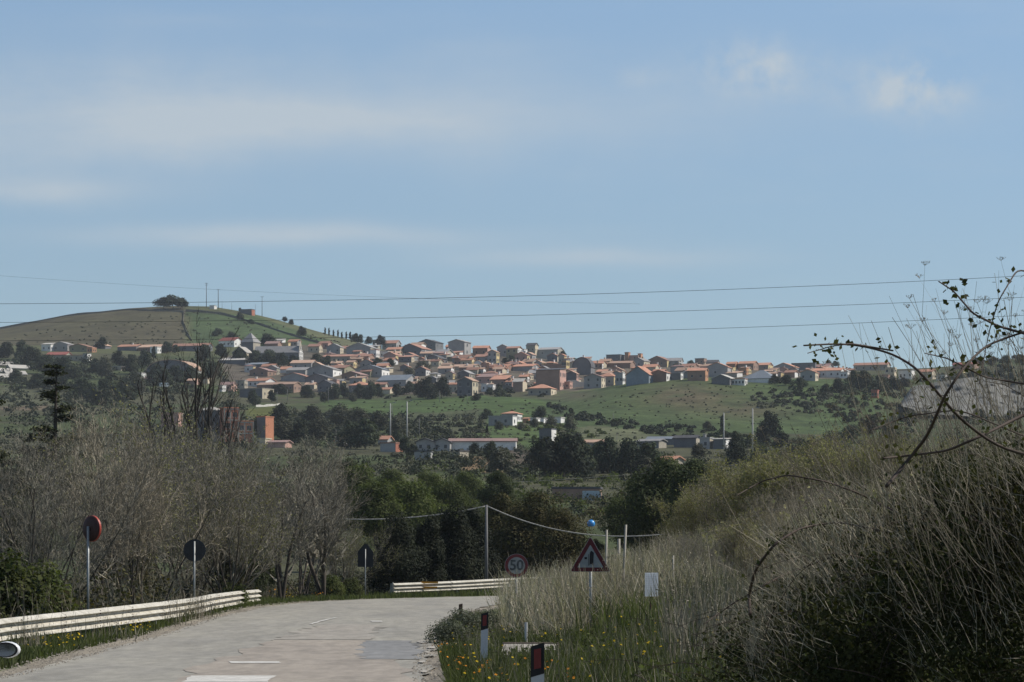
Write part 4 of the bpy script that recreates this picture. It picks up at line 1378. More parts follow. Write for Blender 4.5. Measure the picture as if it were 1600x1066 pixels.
# --- leafy trees; crown of leaf clumps on a few limbs
def leafy_tree(name, seed, height, width, mat, n, leaf, objname, trunk=.18, low=.12, nl=9, shell=.5, tall=1.0, dense=True):
    r = np.random.default_rng(seed)
    R = random.Random(seed)
    lobes = []
    for i in range(nl):
        a = 2 * math.pi * i / nl * 2.4 + r.uniform(-.4, .4)
        f = (i + .5) / nl
        zc = height * (low + .16 + (.80 - low) * f * .92)
        rr = width * .5 * (1.05 - f ** 2 * .75) * r.uniform(.25, .62)
        s = width * r.uniform(.2, .33) * (1.05 - .45 * f)
        lobes.append((math.cos(a) * rr, math.sin(a) * rr, zc, s, s, s * r.uniform(.75, 1.05) * tall))
    lobes.append((0, 0, height * (.5 + low * .3), width * .3, width * .3, height * (.36 - low * .15)))
    Cc, N = crown_points(lobes, n, r, shell)
    keep = Cc[:, 2] > height * low * r.uniform(.6, 1.3, len(Cc))
    Cc, N = Cc[keep], N[keep]
    V, Q = leaf_quads(Cc, N, leaf * r.uniform(.6, 1.3, len(Cc)), r)
    S = [Segs()]
    h0 = height * .55
    p = Vector((0, 0, -.3))
    for i in range(5):
        q = Vector((R.uniform(-.06, .06) * width, R.uniform(-.06, .06) * width, h0 * (i + 1) / 5))
        S[0].add(tuple(p), tuple(q), trunk * (1 - i / 8), trunk * (1 - (i + 1) / 8))
        p = q
    for lb in lobes[:-1]:
        q0 = Vector((0, 0, lb[2] * .55))
        S[0].add(tuple(q0), (lb[0], lb[1], lb[2]), trunk * .4, trunk * .12)
    Vt, Qt = S[0].arrays(6)
    proto(name, objname, [('trunk', np_mesh('trunk', Vt, Qt, [BARK['trunk']])), ('crown', np_mesh('crown', V, Q, [L[mat]]))])


leafy_tree('green1', 41, 4.5, 5.0, 'spring', 15000, .085, 'leafy_bush', low=.02)
leafy_tree('green2', 42, 4.0, 5.4, 'spring', 15000, .085, 'leafy_bush', low=.02)
leafy_tree('holm1', 43, 6.0, 6.0, 'evergreen', 19000, .09, 'evergreen_tree', low=.05)
leafy_tree('holm2', 44, 6.0, 5.2, 'evergreen', 19000, .09, 'evergreen_tree', low=.05)
leafy_tree('juniper1', 45, 5.5, 4.4, 'juniper', 21000, .085, 'juniper_tree', low=.0, nl=12, tall=1.3)
leafy_tree('juniper2', 46, 5.5, 3.6, 'juniper', 19000, .085, 'juniper_tree', low=.0, nl=12, tall=1.4)
leafy_tree('oak1', 47, 6.0, 6.4, 'oaktip', 21000, .09, 'oak_tree', low=.05, nl=14)
leafy_tree('oak2', 48, 6.0, 5.6, 'oaktip', 19000, .09, 'oak_tree', low=.05, nl=12)
leafy_tree('hedge1', 49, 2.4, 3.4, 'hedge', 5000, .08, 'roadside_bush', low=.0, trunk=.05)
leafy_tree('silver1', 50, 1.0, 2.2, 'silver', 4200, .04, 'silver_bush', low=.0, trunk=.03)
# distant trees: coarser clumps, nominal height 1
leafy_tree('far1', 61, 7, 7.4, 'far_dark', 2600, .3, 'distant_tree', low=.06)
leafy_tree('far2', 62, 7, 6.2, 'far_dark', 2600, .3, 'distant_tree', low=.06)
leafy_tree('far3', 63, 7, 8.6, 'far_dark', 2600, .3, 'distant_tree', low=.1)
leafy_tree('fargrey', 64, 6, 7.0, 'far_grey', 1800, .27, 'distant_tree', low=.04)
leafy_tree('farcyp', 65, 9, 2.6, 'far_dark', 600, .42, 'cypress_tree', low=.02, nl=8, tall=1.8)
leafy_tree('farpine', 66, 9, 11, 'far_dark', 1300, .55, 'pine_tree', low=.25, nl=11)


# --- cedar with drooping boughs
def cedar(name, seed, height, width):
    r = np.random.default_rng(seed)
    S = [Segs()]
    S[0].add((0, 0, -.5), (.1, 0, height * .5), .22, .13)
    S[0].add((.1, 0, height * .5), (.25, 0, height), .13, .03)
    Cs, Ns = [], []
    for i in range(46):
        f = r.uniform(.08, .99)
        z0 = height * f
        a = r.uniform(0, 6.28)
        ln = width * .5 * (1.02 - f) ** .75 * r.uniform(.5, 1.1) + .25
        d = np.array([math.cos(a), math.sin(a), .28])
        p0 = np.array([.1, 0, z0])
        p1 = p0 + d * ln * .6
        p2 = p1 + np.array([d[0], d[1], -.12]) * ln * .5
        S[0].add(tuple(p0), tuple(p1), .05, .03)
        S[0].add(tuple(p1), tuple(p2), .03, .01)
        k = int(90 * ln) + 20
        t = r.random(k)[:, None] ** .7
        Cc = np.where(t < .55, p0 + (p1 - p0) * t / .55, p1 + (p2 - p1) * (t - .55) / .45)
        Cs.append(Cc + r.normal(size=(k, 3)) * np.array([.16, .16, .07]))
        nn = unit(k, r) * .5 + np.array([0, 0, .7])
        Ns.append(nn / np.linalg.norm(nn, axis=1, keepdims=True))
    Cc, N = np.concatenate(Cs), np.concatenate(Ns)
    V, Q = leaf_quads(Cc, N, .14 * r.uniform(.6, 1.3, len(Cc)), r, 2.4)
    Vt, Qt = S[0].arrays(6)
    proto(name, 'cedar_tree', [('trunk', np_mesh('trunk', Vt, Qt, [BARK['dark']])), ('crown', np_mesh('crown', V, Q, [L['cedar']]))])


cedar('cedar1', 71, 9.0, 5.0)
cedar('cedar2', 72, 9.0, 6.5)

# --- roadside and valley trees, near to far
BARE = 'bare grey shrubs beside the road'
near_list = [
    # kind, px, foot py, height px, depth, label
    ('shrub1', 60, 985, 300, 100, 'dense bare grey thicket behind the guard rail, closest to the picture edge'),
    ('shrub2', 212, 982, 330, 109, 'tall bare grey shrub rising behind the round mirror sign'),
    ('shrub3', 150, 970, 330, 116, 'bare thicket with faint green buds behind the mirror sign'),
    ('shrub1', 290, 960, 285, 132, 'bare shrub behind the round sign back beyond the guard rail'),
    ('shrub3', 360, 955, 260, 128, 'olive-budded bare shrub just right of the round sign back'),
    ('holm1', 22, 900, 120, 150, 'dark evergreen behind the bare thicket at the picture edge'),
    ('oak2', 338, 940, 100, 145, 'olive evergreen bush between the bare shrubs behind the round sign back'),
    ('holm2', 395, 930, 95, 165, 'dark evergreen showing through the bare shrubs near the rail end'),
    ('oak1', 190, 930, 120, 140, 'olive evergreen half hidden among bare shrubs right of the mirror sign'),
    ('shrub2', 250, 925, 240, 152, 'bare grey shrub in the second rank below the gaunt dark trees'),
    ('shrub3', 330, 920, 250, 158, 'bare budding shrub in the second rank near the gaunt dark trees'),
    ('baretree1', 440, 948, 250, 145, 'spreading bare tree with dark limbs at the end of the guard rail'),
    ('baretree2', 505, 940, 250, 160, 'bare tree with forked dark limbs left of the pointed sign back'),
    ('baretree1', 395, 925, 225, 170, 'slim bare tree behind the rail end, partly hidden'),
    ('shrub3', 540, 928, 130, 188, 'low bare bush at the foot of the forked bare tree'),
    ('shrub2', 470, 925, 215, 178, 'bare grey shrub between the two forked bare trees'),
    ('gaunt1', 283, 800, 305, 200, 'gaunt dark tree with several tall stems before the silo'),
    ('gaunt2', 330, 790, 200, 210, 'second gaunt dark tree, leaning towards the brick houses'),
    ('gaunt2', 262, 800, 255, 205, 'slim gaunt dark tree left of the tallest one'),
    ('gaunt1', 306, 795, 270, 196, 'gaunt dark tree crossing in front of the silo'),
    ('gaunt2', 352, 780, 170, 215, 'smaller gaunt dark tree before the brick houses'),
    ('cedar1', 84, 810, 240, 175, 'thin ragged cedar standing over the bare thicket'),
    ('cedar2', -14, 880, 260, 120, 'dark cedar boughs cut by the picture edge'),
    ('hedge1', 15, 995, 130, 88, 'green leafy bush behind the guard rail at the picture edge'),
    ('hedge1', 62, 985, 105, 92, 'smaller green bush beside the leafy one at the rail'),
    ('hedge1', 365, 955, 45, 128, 'low green bush peeping over the far guard rail end'),
    ('hedge1', 520, 938, 40, 168, 'low green bush on the verge left of the pointed sign'),
    ('hedge1', 550, 936, 34, 172, 'tiny green bush close to the pointed sign pole'),
    ('juniper1', 622, 930, 120, 190, 'dark juniper closest to the pointed sign back'),
    ('juniper2', 668, 928, 115, 192, 'dark juniper in the middle of the black clump'),
    ('juniper1', 712, 926, 125, 196, 'dark juniper of the black clump, behind the bend rail'),
    ('juniper2', 734, 926, 125, 208, 'dark juniper right by the utility pole'),
    ('juniper1', 690, 915, 110, 215, 'dark juniper at the back of the black clump'),
    ('oak1', 835, 905, 130, 215, 'big olive-brown oak below the pale panel'),
    ('oak2', 790, 900, 120, 225, 'olive-brown oak right of the utility pole'),
    ('oak1', 872, 905, 105, 205, 'rounded oak with rusty tips behind the triangular sign'),
    ('oak2', 932, 888, 44, 230, 'low dark oak under the blue ball'),
    ('green2', 975, 850, 70, 300, 'bright green bush right of the blue ball'),
    ('green1', 965, 822, 42, 420, 'small bright green bush above the blue ball'),
    ('holm1', 1035, 850, 130, 230, 'dark round evergreen at the end of the pole wire'),
    ('holm2', 1085, 850, 125, 225, 'dark evergreen behind the willow shrubs'),
    ('holm1', 1006, 875, 86, 235, 'dark evergreen behind the two thin white posts'),
    ('green1', 590, 850, 95, 260, 'spring green bush above the pointed sign back'),
    ('green2', 640, 850, 95, 280, 'spring green bush in the hedge above the junipers'),
    ('green1', 560, 820, 90, 310, 'spring green bush next to the forked bare tree'),
    ('green2', 700, 830, 75, 320, 'spring green bush behind the hanging cable'),
    ('green1', 670, 800, 60, 380, 'pale green bush along the edge of the flowery field'),
    ('green2', 730, 800, 60, 390, 'pale green bush below the flowery field'),
    ('green1', 610, 795, 60, 400, 'green bush at the foot of the slender field pole'),
    ('holm2', 780, 815, 75, 330, 'dark evergreen behind the utility pole top'),
    ('holm1', 545, 780, 60, 430, 'dark evergreen at the corner of the flowery field'),
]
wl = [(1055, 890, 85, 150), (1100, 885, 120, 145), (1140, 880, 150, 140), (1190, 870, 150, 135), (1235, 865, 160, 130), (1285, 850, 160, 128), (1335, 835, 150, 125), (1390, 820, 140, 120),
      (1120, 880, 140, 165), (1165, 870, 150, 160), (1215, 860, 160, 155), (1265, 840, 155, 150), (1450, 810, 120, 118), (1520, 800, 120, 115), (1590, 790, 120, 112), (1320, 815, 130, 150)]
for kind, px, py, hp, Y, lab in near_list:
    plant_px(kind, px, py, hp, lab, Y=Y, cat='tree' if 'tree' in PROTO[kind][0] else 'bush', group=BARE if kind.startswith('shrub') else None)
for i, (px, py, hp, Y) in enumerate(wl):
    plant_px('willow1' if i % 3 != 2 else 'willow2', px, py, hp, 'olive willow shrub on the bank', Y=Y, cat='bush', group='willow shrubs on the bank')
DS = [(1010, 958, 74, 92), (1085, 925, 95, 88), (1150, 900, 100, 92), (1210, 880, 110, 96), (1120, 940, 80, 80), (1180, 925, 90, 78), (1235, 905, 95, 82), (1275, 870, 95, 100), (985, 935, 62, 100), (1050, 905, 72, 108), (880, 945, 60, 92), (930, 930, 66, 104), (1245, 850, 90, 108), (1310, 850, 100, 98)]
for i, (px, py, hp, Y) in enumerate(DS):
    plant_px(('shrub2', 'shrub1', 'willow2')[i % 3], px, py, hp, 'dead twiggy weed bush amid dry grass', Y=Y, cat='bush', group='dead bushes on the grass bank')
plant_px('silver1', 728, 994, 46, 'silvery low bush at the road edge by the dark post', Y=80, sx=1.1, cat='bush')
plant_px('silver1', 700, 1001, 36, 'silvery low bush nearest the pale scuffs at the road edge', Y=77, sx=1.1, cat='bush')
plant_px('silver1', 762, 985, 38, 'silvery low bush behind the smaller red-topped marker post', Y=84, sx=1.1, cat='bush')
plant_px('silver1', 840, 982, 30, 'low grey-green bush behind the concrete slab', Y=86, cat='bush')

# --- trees of the slopes and the town: (kind, px, foot py, height px, width factor)
FT = 'trees of the far slope'
far_list = [
    ('farpine', 256, 483, 18, 1.5), ('farpine', 269, 483, 21, 1.5), ('farpine', 283, 483, 17, 1.4), ('far2', 375, 487, 6, 1.2), ('far1', 374, 500, 12, .9), ('far1', 392, 506, 7, 1.8), ('far1', 471, 526, 16, .95), ('far3', 455, 508, 9, 1.0), ('far3', 445, 503, 8, 1.2),
    ('farcyp', 508, 524, 12, 1), ('farcyp', 514, 526, 13, 1), ('farcyp', 521, 527, 11, 1.2), ('farcyp', 528, 528, 12, 1.1), ('farcyp', 534, 530, 11, 1.2), ('farcyp', 541, 531, 12, 1.2), ('farcyp', 547, 532, 13, 1.3), ('far1', 556, 535, 14, 1.0), ('far2', 563, 536, 13, 1.0), ('far1', 576, 538, 12, 1.0), ('far1', 594, 540, 16, 1.0), ('far2', 625, 545, 6, 1), ('far2', 618, 545, 5, 1),
    ('far1', 160, 545, 18, 1.0), ('far1', 340, 525, 12, 1.5), ('far3', 362, 530, 11, 1.5), ('far3', 418, 540, 18, 1.4), ('far1', 375, 566, 20, 1.3), ('far2', 398, 572, 24, 1.2), ('far1', 420, 573, 26, 1.2), ('far3', 440, 574, 22, 1.1), ('far1', 458, 573, 18, 1.1), ('far1', 495, 573, 20, 1.2), ('far2', 512, 572, 16, 1.0),
    ('far1', 10, 560, 25, 1.2), ('far2', 35, 562, 28, 1.1), ('far1', 50, 575, 32, 1.1), ('far3', 70, 585, 30, 1.4), ('far1', 100, 592, 34, 1.3), ('far2', 25, 600, 22, 1.3), ('far1', 60, 608, 24, 1.4), ('far3', 90, 612, 28, 1.4), ('far1', 118, 590, 18, 1.1), ('far2', 150, 585, 24, 1.1), ('fargrey', 165, 592, 34, .9), ('far1', 185, 575, 26, 1.0), ('far2', 205, 585, 30, 1.0), ('far1', 225, 575, 28, .8), ('far3', 130, 628, 36, 1.4), ('far1', 165, 634, 40, 1.3), ('far2', 195, 630, 34, 1.2), ('fargrey', 215, 618, 36, 1.0), ('far1', 245, 602, 32, 1.2), ('far2', 275, 600, 28, 1.2), ('far1', 298, 598, 26, 1.2), ('far1', 260, 552, 18, 1.1), ('far2', 275, 552, 13, 1.2), ('far1', 320, 565, 26, 1.0), ('far1', 335, 590, 24, 1.1), ('far2', 345, 560, 22, 1.1), ('farcyp', 240, 562, 20, 1.4),
    ('far1', 437, 616, 16, 1.9), ('far1', 395, 634, 24, .9), ('far2', 424, 628, 18, .9), ('far1', 480, 622, 20, 1.1), ('far1', 524, 624, 24, 1.0), ('far2', 537, 622, 20, 1.1), ('far1', 562, 622, 22, 1.0), ('far1', 580, 624, 26, .9), ('far2', 590, 622, 22, .9), ('fargrey', 506, 628, 14, 1.1), ('fargrey', 550, 628, 14, 1.2), ('far1', 620, 618, 18, 1.1), ('far2', 640, 616, 20, 1.0), ('far1', 668, 624, 34, .9), ('far3', 690, 622, 32, .9), ('far1', 655, 622, 26, .8), ('far1', 780, 620, 14, 1.4), ('far2', 765, 618, 12, 1.3), ('far1', 744, 626, 12, 1.2), ('far2', 800, 565, 9, 1.4), ('far1', 790, 569, 10, 1.3), ('far1', 590, 575, 16, 1.1), ('far2', 610, 572, 12, 1.3), ('fargrey', 660, 585, 20, 1.4), ('fargrey', 640, 590, 16, 1.3), ('far1', 698, 575, 8, 1.4), ('far1', 880, 556, 8, 1.2), ('far2', 1060, 572, 8, 1.5), ('far1', 1080, 572, 9, 1.4), ('far1', 1100, 574, 8, 1.4), ('far1', 1125, 600, 10, 1.4), ('far2', 1295, 572, 9, 1.4), ('far1', 1305, 573, 9, 1.4),
    ('fargrey', 445, 686, 32, 1.2), ('far2', 470, 690, 34, 1.1), ('fargrey', 500, 688, 34, 1.3), ('fargrey', 490, 662, 28, 1.4), ('fargrey', 530, 665, 32, 1.4), ('fargrey', 560, 668, 30, 1.4), ('fargrey', 590, 672, 28, 1.4), ('fargrey', 620, 678, 26, 1.4), ('far1', 440, 662, 30, .9), ('far1', 548, 701, 42, 1.0), ('far2', 572, 702, 46, 1.1), ('far1', 405, 675, 22, .9), ('far1', 620, 690, 18, 1.0), ('far2', 632, 708, 26, .9), ('far1', 645, 712, 18, 1.0), ('far3', 741, 712, 20, 1.0), ('far1', 768, 722, 32, .8), ('far2', 790, 720, 20, .9), ('fargrey', 780, 740, 40, 1.2), ('farcyp', 761, 682, 18, 1.0), ('far1', 800, 648, 8, 1), ('fargrey', 815, 672, 12, 1.2), ('fargrey', 780, 672, 14, 1.2), ('fargrey', 835, 668, 14, 1.2), ('fargrey', 860, 668, 18, 1.2), ('far1', 845, 655, 20, 1.2), ('fargrey', 890, 672, 20, 1.2), ('far1', 903, 700, 24, .9), ('far1', 760, 655, 16, 1.2),
    ('far1', 850, 745, 60, 1.0), ('far3', 880, 750, 72, .9), ('far2', 905, 745, 60, 1.0), ('fargrey', 925, 740, 34, 1.2), ('far1', 950, 740, 56, .9), ('far3', 985, 745, 58, .9), ('far2', 1015, 745, 52, 1.0), ('fargrey', 1005, 750, 36, 1.2), ('far1', 935, 715, 24, 1), ('fargrey', 1090, 715, 22, 1.3), ('farcyp', 1128, 676, 26, 1.1), ('far1', 1202, 692, 48, .82), ('fargrey', 1105, 672, 14, 1.2), ('far1', 1140, 690, 14, 1.4), ('far1', 1172, 700, 20, 1.4), ('far2', 1222, 700, 24, 1.4), ('far3', 1190, 728, 34, 1.2), ('far1', 1150, 728, 36, .9), ('fargrey', 1240, 728, 34, 1.2), ('far1', 1150, 715, 40, .7), ('far1', 1270, 720, 32, 1.3), ('fargrey', 1300, 710, 34, 1.3), ('far1', 1330, 690, 26, 1.4), ('far2', 1360, 680, 30, 1.3), ('fargrey', 1390, 690, 30, 1.3),
    ('far1', 1335, 605, 26, 1.1), ('far2', 1350, 610, 30, 1.0), ('far1', 1375, 615, 28, 1.1), ('far3', 1395, 612, 22, 1.1), ('far1', 1412, 606, 16, 1.2), ('far1', 1310, 612, 20, 1.2), ('far2', 1290, 614, 14, 1.4), ('far1', 1210, 600, 14, 1.4), ('far3', 1228, 602, 16, 1.4), ('far1', 1250, 604, 14, 1.4),
    ('far1', 1530, 572, 14, 1.3), ('far2', 1550, 572, 15, 1.3), ('far3', 1572, 570, 15, 1.3), ('far1', 1595, 568, 14, 1.3), ('far1', 1520, 590, 12, 1.5), ('far2', 1560, 590, 12, 1.5), ('far1', 1490, 640, 14, 1.6), ('far2', 1530, 655, 16, 1.6), ('far1', 1420, 660, 18, 1.6), ('far1', 1580, 660, 18, 1.6),
]
KW = {'far1': 'round dark tree', 'far2': 'compact dark tree', 'far3': 'broad dark tree', 'fargrey': 'greyish leafless-looking tree', 'farcyp': 'slim dark cypress', 'farpine': 'dark domed pine'}
for kind, px, py, hp, sx in far_list:
    sz = 'big' if hp > 30 else 'small' if hp < 13 else 'mid-sized'
    plant_px(kind, px, py, hp, f'{sz} {KW[kind]}', sx=sx, cat='tree', group=FT)


# --- scrub that nobody could count
def scrub(name, zones, mat, leaf, n_leaf, seed):
    """zones: [(polygon in photo pixels, how many bushes, min height px, max height px)]"""
    r = np.random.default_rng(seed)
    Cs, Ns, Ss = [], [], []
    for poly, count, h0, h1 in zones:
        P_ = np.array(poly, float)
        lo, hi = P_.min(0), P_.max(0)
        got = 0
        while got < count:
            q = lo + (hi - lo) * r.random((count * 2, 2))
            q = q[inpoly(q[:, 0], q[:, 1], poly)][:count - got]
            for px, py in q:
                if abs(px - 923) < 52 and 818 < py < 884:
                    continue
                Y = at_ground(px, py)
                k = Y / F
                h = r.uniform(h0, h1) * k * (.5 + .8 * vnoise(np.array([px / 40]), np.array([py / 14]), 77)[0])
                w = h * r.uniform(.7, 1.3)
                x, z = (px - CX) / F * Y, CAMZ + (HY - py) / F * Y
                m = n_leaf
                d = unit(m, r)
                d[:, 2] = np.abs(d[:, 2])
                rad = (.55 + .45 * r.random(m))[:, None] * (.8 + .4 * r.random((m, 1)))
                Cs.append(np.array([x, Y, z - h * .1]) + d * rad * np.array([w, w, h * 1.0]))
                nn = d * .6 + unit(m, r) * .4
                Ns.append(nn / np.linalg.norm(nn, axis=1, keepdims=True))
                Ss.append(leaf * k * r.uniform(.6, 1.3, m))
            got += len(q)
    V, Q = leaf_quads(np.concatenate(Cs), np.concatenate(Ns), np.concatenate(Ss), r, 1.5)
    o = obj(name, np_mesh(name, V, Q, [L[mat]]), kind='stuff')
    return o


VALLEY = [(250, 700), (760, 712), (1060, 712), (1200, 740), (1100, 880), (760, 895), (560, 890), (250, 880)]
scrub('dark_scrub', [(VALLEY, 260, 10, 26), ([(0, 560), (350, 570), (360, 640), (0, 645)], 150, 6, 18), ([(0, 630), (430, 660), (430, 720), (0, 740)], 120, 12, 30),
                     ([(560, 630), (880, 640), (1000, 664), (1330, 690), (1330, 702), (990, 680), (860, 652), (700, 672)], 0, 5, 10),
                     ([(852, 630), (880, 640), (960, 655), (1010, 664), (1100, 668), (1200, 690), (1330, 690), (1330, 700), (1180, 702), (1000, 676), (880, 654)], 190, 4, 11),
                     ([(1160, 612), (1310, 606), (1420, 640), (1420, 690), (1320, 660), (1180, 622)], 130, 4, 10), ([(430, 646), (640, 650), (760, 668), (740, 692), (440, 695)], 230, 6, 15),
                     ([(640, 715), (1100, 720), (1100, 760), (640, 745)], 90, 8, 18), ([(1330, 590), (1420, 600), (1420, 625), (1300, 615)], 40, 6, 14), ([(500, 600), (860, 606), (860, 620), (490, 626)], 90, 3, 8),
                     ([(1400, 650), (1700, 655), (1700, 720), (1350, 720)], 60, 8, 20), ([(1510, 560), (1700, 555), (1700, 590), (1480, 600)], 70, 5, 10)], 'far_dark', 2.4, 46, 5)
scrub('quarry_scrub', [([(1405, 596), (1470, 588), (1700, 585), (1700, 606), (1500, 600)], 50, 5, 12), ([(1405, 640), (1700, 640), (1700, 662), (1405, 655)], 50, 5, 13)], 'far_dark', 2.4, 46, 25)
scrub('grey_scrub', [(VALLEY, 240, 8, 24), ([(0, 570), (350, 580), (430, 700), (0, 740)], 160, 7, 20), ([(430, 640), (760, 655), (760, 700), (440, 700)], 260, 6, 15), ([(640, 700), (840, 700), (840, 750), (560, 745)], 110, 5, 14),
                     ([(1080, 690), (1400, 680), (1400, 760), (1100, 770)], 120, 8, 22), ([(1160, 616), (1320, 610), (1320, 650), (1180, 640)], 60, 3, 8)], 'far_grey', 2.2, 42, 6)
scrub('green_scrub', [([(540, 770), (800, 770), (1000, 790), (1000, 870), (540, 880)], 190, 12, 34), ([(640, 735), (1060, 740), (1060, 800), (760, 790)], 110, 8, 20), ([(820, 660), (960, 676), (900, 692), (810, 690)], 30, 4, 9)], 'spring', 2.4, 60, 9)
scrub('olive_scrub', [([(740, 790), (1100, 770), (1100, 890), (740, 900)], 130, 14, 36), ([(240, 720), (560, 730), (560, 880), (240, 880)], 160, 16, 36)], 'oaktip', 2.4, 60, 10)

scrub('field_tufts', [([(500, 622), (880, 626), (890, 660), (520, 650)], 120, 1.2, 3.2), ([(880, 622), (1100, 596), (1330, 606), (1330, 680), (1000, 664)], 260, 1.0, 3.4), ([(60, 515), (285, 486), (560, 530), (560, 546), (0, 536)], 220, 1.0, 3.2),
                      ([(740, 664), (1010, 672), (1010, 690), (740, 700)], 90, 1.2, 4.0), ([(590, 742), (760, 740), (760, 775), (600, 770)], 70, 2, 6)], 'far_grey', 1.3, 14, 15)
# ------------------------------------------------------------------ roadside furniture
M_RAIL = material('weathered_rail_paint', (.55, .52, .445), .6, .35, 2.2, second=(.37, .34, .275), spec=.4)
M_STEEL = material('galvanised_steel', (.30, .31, .30), .5, .25, 6.0, metal=.5)
M_RUST = material('rusty_steel', (.10, .06, .045), .85, .4, 5.0)
M_RED = material('sign_red', (.10, .008, .013), .5, .25, 4.0)
M_WHITE = material('sign_white', (.27, .285, .275), .55, .15, 3.0)
M_BLACK = material('sign_black', (.012, .012, .013), .6, .2, 3.0)
M_BACK = material('sign_back_grey', (.035, .038, .042), .6, .3, 4.0)
M_BACKRED = material('mirror_back_red', (.055, .02, .016), .6, .3, 4.0)
M_PLASTIC = material('post_plastic', (.55, .55, .55), .6, .15, 4.0)
M_REFL = material('red_reflector', (.16, .012, .012), .35, .2, 30.0)
M_ORANGE = material('orange_reflector', (.8, .35, .03), .4, .1, 8.0)

RAILPROF = []
for i in range(3):
    t0 = .5 - i * .18
    RAILPROF += [(0.0, t0), (.125, t0 - .078), (.13, t0 - .096), (.0, t0 - .122)]
RAIL_CLOSED = RAILPROF + [(x - .02, z) for x, z in reversed(RAILPROF)]


def guard_rail(label, pts, group, seg=4.0, scale=1.0, face=1.0):
    """pts: [(px, foot py of the beam, Y)]; beams of about 4 m that lap, posts behind"""
    P3 = [P(a, b, c) for a, b, c in pts]
    L = [0]
    for a, b in zip(P3, P3[1:]):
        L.append(L[-1] + (b - a).length)
    n = max(1, round(L[-1] / seg))
    at = lambda d: Vector([np.interp(d, L, [q[i] for q in P3]) for i in range(3)])
    root = empty('guard_rail', P3[0])
    for k in range(n):
        d0, d1 = L[-1] * k / n, L[-1] * (k + 1) / n + (.25 if k < n - 1 else 0)
        m = MB()
        rings = []
        cuts = 5
        for j in range(cuts + 1):
            d = d0 + (d1 - d0) * j / cuts
            p, q = at(min(d, L[-1])), at(min(d + .1, L[-1]))
            if (q - p).length < 1e-6:
                p0_ = at(L[-1] - .1)
                t = (p - p0_).normalized()
            else:
                t = (q - p).normalized()
            nrm = Vector((t.y, -t.x, 0)).normalized() * face
            off = .012 * (k % 2) + .01 * math.sin(d * 2.1)
            for x, z in RAIL_CLOSED:
                m.v.append(tuple(p - P3[0] + nrm * (x * scale + off) + Vector((0, 0, z * scale))))
        c = len(RAIL_CLOSED)
        for j in range(cuts):
            for i in range(c):
                m.f.append((j * c + i, j * c + (i + 1) % c, (j + 1) * c + (i + 1) % c, (j + 1) * c + i))
                m.m.append(0)
        m.f += [tuple(range(c)), tuple(range((cuts + 1) * c - 1, cuts * c - 1, -1))]
        m.m += [0, 0]
        obj('beam', m.mesh('beam', [M_RAIL]), root)
        if k > 0:                          # lap joint with bolt heads
            p, q = at(d0 + .1), at(d0 + .3)
            t = (q - p).normalized()
            nrm = Vector((t.y, -t.x, 0)) * face
            bm_ = MB()
            for z in (.44, .38, .26, .2, .08):
                cc = p - P3[0] + nrm * (.075 * scale + .02) + Vector((0, 0, z * scale))
                bm_.box(cc.x - .018, cc.x + .018, cc.y - .018, cc.y + .018, cc.z - .018, cc.z + .018)
            obj('bolts', bm_.mesh('bolts', [M_RUST]), root)['kind'] = 'stuff'
    npost = max(2, round(L[-1] / 2.6))
    for k in range(npost + 1):
        p = at(L[-1] * k / npost) - P3[0]
        t = (at(min(L[-1], L[-1] * k / npost + .1)) - at(max(0, L[-1] * k / npost - .1))).normalized()
        nrm = Vector((t.y, -t.x, 0)) * face
        p = p - nrm * .1
        m = MB()
        m.box(-.04, .04, -.05, .05, -.9, .5 * scale)
        o = obj('post', m.mesh('post', [M_STEEL]), root, p)
        o.rotation_euler = (0, 0, math.atan2(t.y, t.x))
    tag(root, label, 'guard rail', group, pts[len(pts) // 2][0], pts[len(pts) // 2][1])
    return root


GR = 'white three-wave guard rails'
guard_rail('long white guard rail on the near outer verge, grass at its foot', [(-190, 1037, 60), (-60, 1016, 68), (0, 1003, 73), (120, 987, 80.5), (247, 970, 90)], GR, scale=1.05)
guard_rail('shorter guard rail continuing towards the bend, weeds across its start', [(248, 970.5, 91.5), (300, 961, 102), (330, 953.5, 109), (370, 945.5, 125), (403, 940.5, 140)], GR, scale=1.08)
br = guard_rail('guard rail across the far side of the bend, one orange reflector', [(614, 927, 163), (700, 923.5, 166), (770, 919.5, 170), (850, 915, 177), (930, 911, 186)], GR)
om = MB()
om.box(-.45, .45, -.02, .02, -.04, .05)
om.box(-.4, .4, -.02, .02, -.3, -.2)
ro_ = obj('reflector', om.mesh('reflector', [M_ORANGE]), br, P(671, 910.5, 164.7) - br.location + Vector((0, -.16, 0)))
ro_['kind'] = 'stuff'
em = MB()
em.box(-.03, .03, -.12, .12, -.05, .56)
obj('end_plate', em.mesh('end_plate', [M_RAIL]), br, (0, 0, 0))


# ---- signs
def sign_root(name, px, py, Y, yaw=0.0):
    x = (px - CX) / F * Y
    zg = gz(x, Y)
    return empty(name, (x, Y, zg), yaw), CAMZ + (HY - py) / F * Y - zg


def pole_part(root, top, r=.03, mat=None, lean=(0, 0), y=.06):
    m = MB()
    m.tube([(-lean[0], y, -.5), (0, y, top)], r, 10)
    return obj('pole', m.mesh('pole', [mat or M_STEEL], True), root)


# triangular warning sign: side road from the left
Ys_ = 73.0
k = Ys_ / F
root, zc = sign_root('warning_sign', 922.5, 893, Ys_, math.radians(-4))
hw, ht = 31 * k, 54 * k
tri = lambda s, cz: [(-hw * s, cz - ht / 3 * s), (hw * s, cz - ht / 3 * s), (0, cz + ht * 2 / 3 * s)]


